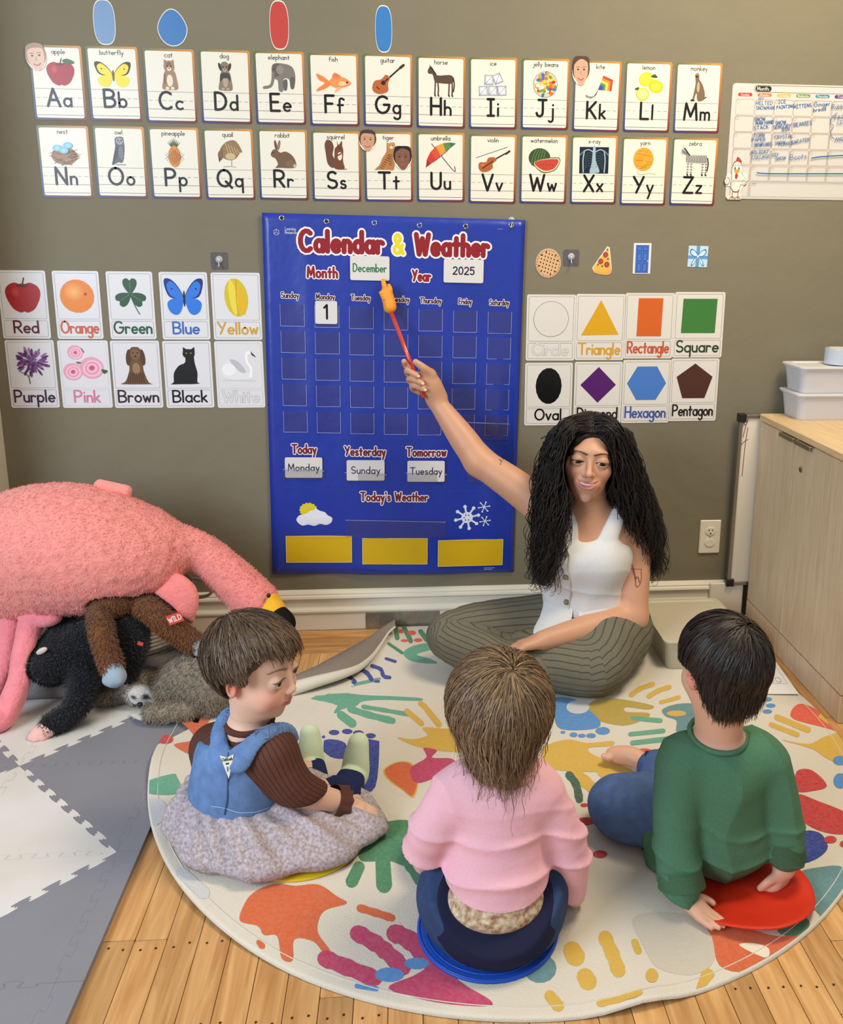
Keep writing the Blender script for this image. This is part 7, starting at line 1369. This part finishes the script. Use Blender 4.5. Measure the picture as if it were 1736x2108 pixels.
cloth('waistband', Fb, .0035, M('navy_rib', (30, 32, 58), .85, .15, bump=[(300, .3, .001)]), jeans)
# hair: chin length, whorl at the back of the crown
hc = (98, 76, 54); Rg = lambda p: ~((p[:, 1] > .22) & (p[:, 2] < .30))
cap_ = hair_cap(pR, pT, pS, hc, pink, [((0, .30, .1), (0, 1, -.8), .05), ((0, 0, -.46), (0, .1, -1), .04)], (.43, .5, .43), (0, -.06, .12), lambda F_: F_.ell((0, -.12, -.2), (.29, .33, .30), k=.14))
march_hair(pR, pT, pS, (.12, -.52, .80), 9500, .072, [(118, 92, 66), (102, 79, 56), (136, 110, 80), (88, 67, 48), (156, 128, 96)], cap_, .0006, 3, (.45, .52, .45), (0, -.06, .12), lambda p: Rg(p) & (p[:, 2] > -.26), 11, .4, .06, -.20, .010, .10, pinch=1.3)
march_hair(pR, pT, pS, (.12, -.52, .80), 420, .115, [(118, 92, 66), (100, 78, 56), (146, 120, 90)], cap_, .0008, 13, (.46, .53, .46), (0, -.06, .12), lambda p: Rg(p) & (p[:, 2] < .1) & (p[:, 2] > -.28), 13, .4, .07, -.15, .022, .22, pinch=.8)
# ================================================================ boy in green
bR = basis(nrm((-.22, 1, -.10))); bT = P(1486, 1372, -1.24); bS = .187
Fb_ = Field(); Fb_.ground = ZF+.002; head(Fb_, bR, bT, bS, True); bp = np.array((P(1480, 1800, -1.22)[0], -1.20, .10)); nk = P(1480, 1500, -1.235); ch = P(1482, 1610, -1.225)
Fb_.chain([bT+np.array((0, -.005, -.05)), nk, P(1480, 1530, -1.235)], [.048, .045, .05], k=.03); Fb_.chain([ch+np.array((0, 0, .03)), ch, (ch+bp)/2, bp], [.07, .082, .082, .085], k=.03); Fb_.cap(P(1400, 1560, -1.235), P(1572, 1552, -1.235), .035, .035, k=.03)
hl, hr = G(1410, 1842, .038), G(1614, 1786, .055); aL = [P(1405, 1580, -1.245), P(1392, 1700, -1.272), hl]; aR = [P(1575, 1570, -1.24), P(1606, 1680, -1.255), hr]
Fb_.chain(aL, [.034, .03, .022], k=.02); Fb_.chain(aR, [.034, .03, .022], k=.02); hand(Fb_, hl, G(1452, 1886, .022)-hl, (0, 0, -1), .70, (.12, .15, .15), 1, .04); hand(Fb_, hr, G(1604, 1826, .018)-hr, (-.5, .4, -.6), .70, (.12, .2, .2), -1, .03)
kL, aLk = P(1268, 1712, -1.09), P(1338, 1662, -1.02); kR, aRk = np.array((bp[0]+.13, -1.03, .085)), G(1352, 1590, .05)
Fb_.chain([bp, kL, aLk], [.05, .04, .03], k=.02); Fb_.chain([bp, kR, aRk], [.05, .04, .028], k=.02)
def foot(F_, heel, toe, s=1.0, up=(0, 0, 1)):
    d = nrm(toe-heel); t = np.cross(d, up); L = np.linalg.norm(toe-heel); F_.chain([heel, heel+d*L*.35+np.array((0, 0, .010*s)), heel+d*L*.72+np.array((0, 0, .002)), toe-d*.012*s], [.023*s, .024*s, .022*s, .014*s], k=.012)
    for i, o in enumerate((-.020, -.009, .001, .010, .018)): r = (.0095 if i == 0 else .0068)*s; F_.cap(toe-d*(.018+.003*i)*s+t*o*s, toe-d*(.004+.004*i)*s+t*o*1.1*s, r, r*.9, k=.004)
foot(Fb_, G(1330, 1574, .04), G(1250, 1548, .034), .95); foot(Fb_, P(1342, 1672, -1.0), P(1322, 1628, -.955), .85, (.3, -.6, .6))
skb = (214, 164, 136); w_ = lambda p: bR@(np.array(p)*bS)+bT
boy, V_, Q_ = person(Fb_, 'person', 'small person in green sweater and jeans sitting on the red spot', [(.0036, (-9, -9, -9), (9, 9, 9))], skb, lambda V: paint(V, skb, [(w_((q*.37, -.05, -.06)), (.03, .03, .03), (216, 140, 116), .6) for q in (1, -1)]))
m_grn = M('green_knit', (80, 122, 94), .9, .15, noise=(300, .1), bump=[(330, .5, .002, (1, 1, 3)), (12, .3, .008)])
Fs = Field(); Fs.ground = ZF+.003; Fs.cap(P(1420, 1562, -1.235), P(1556, 1554, -1.235), .054, .054, k=.04); Fs.chain([P(1486, 1600, -1.235), P(1488, 1690, -1.225), P(1482, 1790, -1.215)], [.086, .090, .098], k=.04, flat=((0, 1, 0), .96)); Fs.ell(bp+np.array((.0, -.004, -.002)), (.116, .102, .085), k=.03)
Fs.chain([P(1405, 1580, -1.245), P(1392, 1700, -1.268), G(1403, 1818, .058)], [.054, .046, .039], k=.010); Fs.chain([P(1575, 1570, -1.24), P(1608, 1680, -1.26), G(1615, 1758, .085)], [.052, .043, .035], k=.010)
Fs.ell(P(1480, 1494, -1.235), (.056, .052, .046), k=.012, sub=True); Fs.ell(P(1358, 1770, -1.17), (.03, .05, .07), (0, 0, .3), k=.02)
def bfold(V):
    z = V[:, 2]; return .0025*wob(V, 16, 2, (1, 1, .55))+.0065*ridge(V, (1, .2, .25), 24, 1, 1.6)*np.clip((.40-z)/.1, 0, 1)+.006*np.clip((.20-z)/.08, 0, 1)*ridge(V, (.25, 0, 1), 50, 2, 1.5)-.004
sweater, SV, SQ = cloth('sweater', Fs, .0036, m_grn, boy, bfold, zmin=ZF+.008)
nc = P(1478, 1512, -1.235); mesh('neckband', *tube([nc+np.array((0.053*math.cos(a), .050*math.sin(a), .010*math.sin(a)+.001)) for a in np.arange(33)*2*math.pi/32], .0055, 8), m_grn, sweater, smooth=True)
for c, d, r in ((G(1402, 1806, .068), nrm(hl-aL[1]), .043), (G(1615, 1746, .095), nrm(hr-aR[1]), .039)):
    B_ = basis(d, (0, 1, 0)); mesh('cuff', *loft([[c+d*(k*.034-.017)+B_[:, 0]*math.cos(a)*(r-.003*(j % 2)+.002*k)+B_[:, 2]*math.sin(a)*(r-.003*(j % 2)+.002*k) for a in np.arange(28)*2*math.pi/28] for j, k in enumerate((0, .02, .98, 1))]), m_grn, sweater, smooth=True)
hv, hf = tube([P(1350, 1690, -1.19), P(1346, 1730, -1.20), P(1352, 1780, -1.21), P(1368, 1830, -1.235)], [.02, .024, .022, .014], 10, .5); mesh('hem_band', rest(hv, .004), hf, m_grn, sweater, smooth=True)
Fj = Field(); Fj.ground = ZF-.006; Fj.chain([bp+np.array((-.03, .02, -.01)), bp*.4+kL*.6, kL, aLk], [.085, .074, .062, .042], k=.03); Fj.chain([bp+np.array((.03, .02, -.01)), bp*.4+kR*.6, kR, kR*.4+aRk*.6, aRk], [.085, .074, .062, .052, .046], k=.03)
jn, JV, JQ = cloth('jeans', Fj, .0042, m_denim, boy, lambda V: .0035*wob(V, 30, 1), dn((84, 110, 158), (46, 66, 110)), zmin=ZF)
cc = aRk; d = nrm(aRk-kR); B_ = basis(d); tv, tf_ = loft([[cc+d*(k*.04-.02)+B_[:, 0]*math.cos(a)*(.047+.003*math.sin(5*a))+B_[:, 2]*math.sin(a)*(.047+.003*math.cos(4*a)) for a in np.arange(28)*2*math.pi/28] for k in (0, .5, 1)]); mesh('turned_cuff', rest(tv, .003), tf_, m_denim, jn, smooth=True, col=np.tile(lin((40, 54, 88)), (84, 1)))
cap_ = hair_cap(bR, bT, bS, (34, 26, 22), boy, [((0, .30, .1), (0, 1, -.6), .05), ((0, -.3, -.40), (0, .3, -1), .03)], (.405, .495, .43), (0, -.06, .12), lambda F_: (F_.ell((0, -.17, -.16), (.29, .27, .24), k=.1), F_.ell((.36, .06, -.1), (.1, .12, .16), k=.06, sub=True), F_.ell((-.36, .06, -.1), (.1, .12, .16), k=.06, sub=True)))
march_hair(bR, bT, bS, (.22, -.45, .86), 7500, .043, [(42, 32, 27), (30, 23, 20), (54, 42, 34), (24, 19, 18)], cap_, .0009, 6, (.42, .51, .445), (0, -.06, .12), lambda p: ~((p[:, 1] > .15) & (p[:, 2] < .30)) & ~((np.abs(p[:, 0]) > .3) & (p[:, 1] > -.1) & (p[:, 2] < .06)) & (p[:, 2] > -.34+.2*(p[:, 1]+.3)), 8, .3, .035, -.20, 0, .14, pinch=.35, stop=lambda p: (p[:, 1] > -.17) & (p[:, 2] < .05) & (np.abs(p[:, 0]) > .2))
# ================================================================ child in denim pinafore
gR = basis(nrm((.90, -.40, -.10)), roll=.0); gT = P(528, 1374, -1.06); gS = .195
Fg = Field(); Fg.ground = ZF+.002; head(Fg, gR, gT, gS, True); gp = np.array((-.245, -1.04, .085)); nk = P(512, 1500, -1.055); ch = P(500, 1560, -1.05)
Fg.chain([gT+np.array((-.012, 0, -.05)), P(515, 1478, -1.055), nk], [.044, .04, .048], k=.03); Fg.chain([nk+np.array((0, 0, -.03)), ch, (ch+gp)/2, gp], [.05, .064, .066, .07], k=.03)
sR_, eR_, wR_ = P(560, 1556, -1.09), P(606, 1624, -1.10), P(706, 1652, -1.055); Fg.chain([sR_, eR_, wR_], [.034, .031, .021], k=.02); hand(Fg, wR_, (.75, -.05, -.30), (0, .1, -1), .66, (.12, .2, .25), 1, .05); sL_ = P(440, 1540, -1.0); Fg.chain([sL_, P(450, 1600, -.93), P(520, 1620, -.85)], [.034, .03, .022], k=.02)
k1, f1_ = G(706, 1640, .05), G(726, 1596, .045); k2, f2_ = G(646, 1620, .05), G(642, 1575, .045)
Fg.chain([gp, gp*.5+k1*.5, k1, f1_], [.05, .042, .034, .026], k=.02); Fg.chain([gp, gp*.5+k2*.5, f2_], [.05, .04, .026], k=.02)
skg = (226, 184, 160)
def gpaint(V): w = lambda p: gR@(np.array(p)*gS)+gT; return face_paint(V, skg, gR, gT, gS, (196, 116, 104), (140, 108, 84), True, (232, 166, 146), [(w((q*.37, -.05, -.06)), (.022, .022, .022), (214, 138, 112), .7) for q in (1, -1)])
hb0, hb1 = gT-np.array((.115, .115, .10)), gT+np.array((.115, .115, .115)); girl, V_, Q_ = person(Fg, 'person', 'small person in denim pinafore and floral skirt looking right', [(.0019, hb0, hb1), (.0036, (-9, -9, -9), (9, 9, hb0[2]+.002))], skg, gpaint)
eyes(girl, gR, gT, gS, True, (-.05, .98, .12))
# blouse
m_brw = M('brown_rib_blouse', (92, 58, 48), .88, .15, noise=(240, .1), bump=[(300, .35, .0012), (14, .3, .006)]); rb_ = ribmat('brown_rib_knit', (94, 60, 50), (66, 42, 36), 30, .002)
Fs = Field(); Fs.ground = ZF+.003; Fs.cap(P(455, 1545, -1.02), P(560, 1545, -1.09), .047, .047, k=.04); Fs.chain([P(505, 1560, -1.05), P(495, 1640, -1.045)], [.088, .09], k=.04); sl1 = [P(560, 1550, -1.09), P(606, 1624, -1.10), P(690, 1652, -1.055)]; Fs.chain(sl1, [.050, .043, .033], k=.02); Fs.half(P(485, 1672, -1.14), (0, .1, -1), .004); sl2 = [P(440, 1540, -1.0), P(450, 1600, -.93), P(510, 1620, -.86)]; Fs.chain(sl2, [.05, .044, .032], k=.02); Fs.ell(P(512, 1482, -1.055), (.046, .046, .05), k=.01, sub=True)
blouse, V, Q = cloth('blouse', Fs, .004, rb_, girl, lambda V: .0035*wob(V, 22, 1), ribs=[sl1, sl2, [P(505, 1500, -1.05), P(498, 1600, -1.05)]])
c, d = P(692, 1652, -1.055), nrm(wR_-eR_); B_ = basis(d); mesh('frilled_cuff', *loft([[c+d*(k*.03-.012)+(B_[:, 0]*math.cos(a)+B_[:, 2]*math.sin(a))*(.034+.003*k+.003*k*math.sin(11*a)) for a in np.arange(44)*2*math.pi/44] for k in (0, .4, 1)], caps=False), m_brw, blouse, smooth=True)
mesh('collar', *tube([P(512, 1486, -1.055)+np.array((.046*math.cos(a), .044*math.sin(a), .004+.006*math.sin(a))) for a in np.arange(29)*2*math.pi/28], .008, 7), m_brw, blouse, smooth=True)
# pinafore bodice (back seen), straps, skirt
Fd = Field(); Fd.chain([P(498, 1570, -1.05), P(492, 1630, -1.045), P(490, 1675, -1.04)], [.098, .104, .110], k=.04, flat=((.3, 1, 0), .94)); Fd.half(P(480, 1688, -1.14), (0, .1, -1), .006)
Fd.half(P(480, 1545, -1.13), (-.05, .25, 1), .01); Fd.ell(P(592, 1560, -1.12), (.055, .085, .080), (0, .25, 0), k=.012, sub=True); Fd.ell(P(498, 1480, -1.16), (.026, .10, .066), k=.01, sub=True)
Fd.chain([P(455, 1560, -1.125), P(450, 1512, -1.085), P(466, 1476, -1.05), P(486, 1466, -1.01)], [.024, .018, .016, .016], k=.008, flat=((-.3, -1, .4), .22)); Fd.chain([P(492, 1566, -1.142), P(522, 1530, -1.13), P(552, 1508, -1.11), P(588, 1504, -1.075), P(600, 1520, -1.03)], [.024, .018, .016, .016, .016], k=.008, flat=((.1, -.8, .7), .22))
pinaf, DV, DQ = cloth('denim_bodice', Fd, .0036, m_denim, girl, lambda V: .0022*wob(V, 26, 2), dn((104, 136, 184), (76, 104, 152)))
L = [hit(DV, x, y) for x, y in ((468, 1545), (466, 1575), (466, 1610), (464, 1650), (460, 1682))]; L = np.array(L); L += (CAM-L)/np.linalg.norm(CAM-L, axis=1)[:, None]*.0015; mesh('back_seam', *tube(spline(L, 5), .0016, 6), M('denim_seam', (56, 84, 132), .8), pinaf)
L = [hit(DV, x, y) for x, y in ((430, 1660), (460, 1668), (500, 1676), (540, 1672), (580, 1660), (600, 1650))]; L = np.array(L); L += (CAM-L)/np.linalg.norm(CAM-L, axis=1)[:, None]*.0018; mesh('topstitch', *tube(spline(L, 5), .0008, 5), M('pale_thread', (170, 190, 214), .8), pinaf)
c = hit(DV, 464, 1572); nn = nrm(CAM-c+np.array((0, 0, -.4))); B_ = basis(-nn); g2 = lambda u, v, w: tuple(c+nn*(.002+w)+B_[:, 0]*u+B_[:, 2]*v)
pt_ = mesh('woven_patch', *prism([(-.013, .020), (0, .014), (.013, .018), (.001, -.026)], .0012, g2), M('patch_white', (226, 226, 214), .8), pinaf); p = Print(lambda u, v, w: g2(u, v, .0014+w)); p.text('OshKosh', 0, .008, .006, .0010, (40, 44, 60), .019); p.rect(-.003, .001, .003, .004, (40, 44, 60)); p.rect(-.0012, -.012, .0014, -.003, (90, 110, 150)); p.build('patch_lettering', pt_, m_printm)
c = hit(DV, 545, 1502); mesh('strap_buckle', *tube([c+np.array((.013*a, -.006+.004*b, .013*b)) for a, b in ((-1, -1), (1, -.6), (1, 1), (-1, .6), (-1, -1))], .0014, 6), m_chrome, pinaf)
sc_ = np.array((-.262, -1.035)); n = 120; rings = []
top_c = np.array((P(490, 1680, -1.04)[0], -1.04, P(480, 1682, -1.14)[2]+.004)); an = np.arange(n)*2*math.pi/n
for t in np.linspace(0, 1, 15):
    rx = .102+.116*(t**.85)-(.018*max(0, t-.86)/.14); fo = np.cos(an*23+1.5*np.sin(an*3))*.006*math.sin(min(t*1.3, 1)*math.pi*.85+.15)+.007*np.cos(an*9+t*2)*t; ex = 1+.20*np.maximum(np.cos(an+.35), 0)*t+.06*np.maximum(np.cos(an-2.6), 0)*t; ey = np.where(np.sin(an) > 0, 1-.42*t*np.clip(np.sin(an+.3), 0, 1), 1)
    z = top_c[2]*(1-t**1.35)+(ZF+.012)*t**1.35; cx, cy = top_c[0]*(1-t)+sc_[0]*t, top_c[1]*(1-t)+sc_[1]*t
    rings.append(np.stack([cx+(rx+fo)*ex*np.cos(an), cy+(rx*.86+fo)*ey*np.sin(an), np.full(n, z)+.0045*np.cos(an*23+1.5*np.sin(an*3))*math.sin(t*math.pi)+.005*np.cos(an*9+t*2)*math.sin(t*math.pi)], 1))
rings.insert(0, np.stack([top_c[0]+.06*np.cos(an), top_c[1]+.05*np.sin(an), np.full(n, top_c[2]-.004)], 1))
rings.append(rings[-1]*np.array((.9, .9, 0))+np.array((sc_[0]*.1, sc_[1]*.1, ZF)))
m_flor = M('floral_cotton', (194, 186, 196), .88, .15, noise=(170, .9, (140, 122, 114)), bump=[(300, .3, .001)])
skv, skf = loft(rings, caps=False); mesh('gathered_skirt', rest(skv, .006), skf, m_flor, girl, smooth=True)
# leggings and socks
Fl = Field(); Fl.ground = ZF-.006; Fl.chain([gp*.15+k1*.85, k1, f1_*.75+k1*.25], [.046, .040, .033], k=.02); Fl.chain([gp*.15+k2*.85, k2, f2_*.8+k2*.2], [.045, .038, .032], k=.02); cloth('leggings', Fl, .004, M('navy_leggings', (34, 42, 84), .85, .15, bump=[(400, .3, .001)]), girl, lambda V: .0015*wob(V, 50, 1), zmin=ZF)
m_sock = M('mint_sock', (206, 222, 190), .9, .1, bump=[(420, .4, .0015)])
for a, b, c_ in ((G(722, 1604, .05), G(730, 1592, .045), P(738, 1530, f1_[1]+.02)), (G(640, 1588, .05), G(640, 1578, .045), P(638, 1512, f2_[1]+.02))): F_ = Field(); F_.chain([a, b, (b+c_)/2, c_], [.031, .033, .030, .024], k=.012); cloth('sock', F_, .0036, m_sock, girl, lambda V: .001*wob(V, 60, 1), zmin=ZF)
hc = (84, 66, 50); cap_ = hair_cap(gR, gT, gS, hc, girl, [((0, .17, .16), (0, 1, -.75), .05), ((0, -.25, -.26), (0, .5, -1), .05)], (.41, .49, .425), (0, -.06, .12), lambda F_: (F_.ell((0, -.22, -.06), (.34, .28, .26), k=.1), F_.ell((.38, .06, -.16), (.12, .16, .2), k=.05, sub=True), F_.ell((-.38, .06, -.16), (.12, .16, .2), k=.05, sub=True)))
march_hair(gR, gT, gS, (0, -.55, .80), 7000, .062, [(98, 78, 60), (82, 64, 48), (116, 94, 72), (70, 55, 44)], cap_, .0008, 9, (.43, .51, .44), (0, -.06, .12), lambda p: ~((p[:, 1] > .16) & (p[:, 2] < .36)) & ~((np.abs(p[:, 0]) > .26) & (p[:, 1] > -.14) & (p[:, 2] < .10)) & (p[:, 2] > -.24+.5*(p[:, 1]+.3)), 9, .35, .07, -.5, .006, .2, stop=lambda p: ((p[:, 1] > .16) & (p[:, 2] < .27+.05*wob(p, 9, 2)+.07*wob(p, 70, 3)+.10*p[:, 0])) | ((p[:, 1] > -.14) & (p[:, 2] < .02+.06*wob(p, 70, 4))))
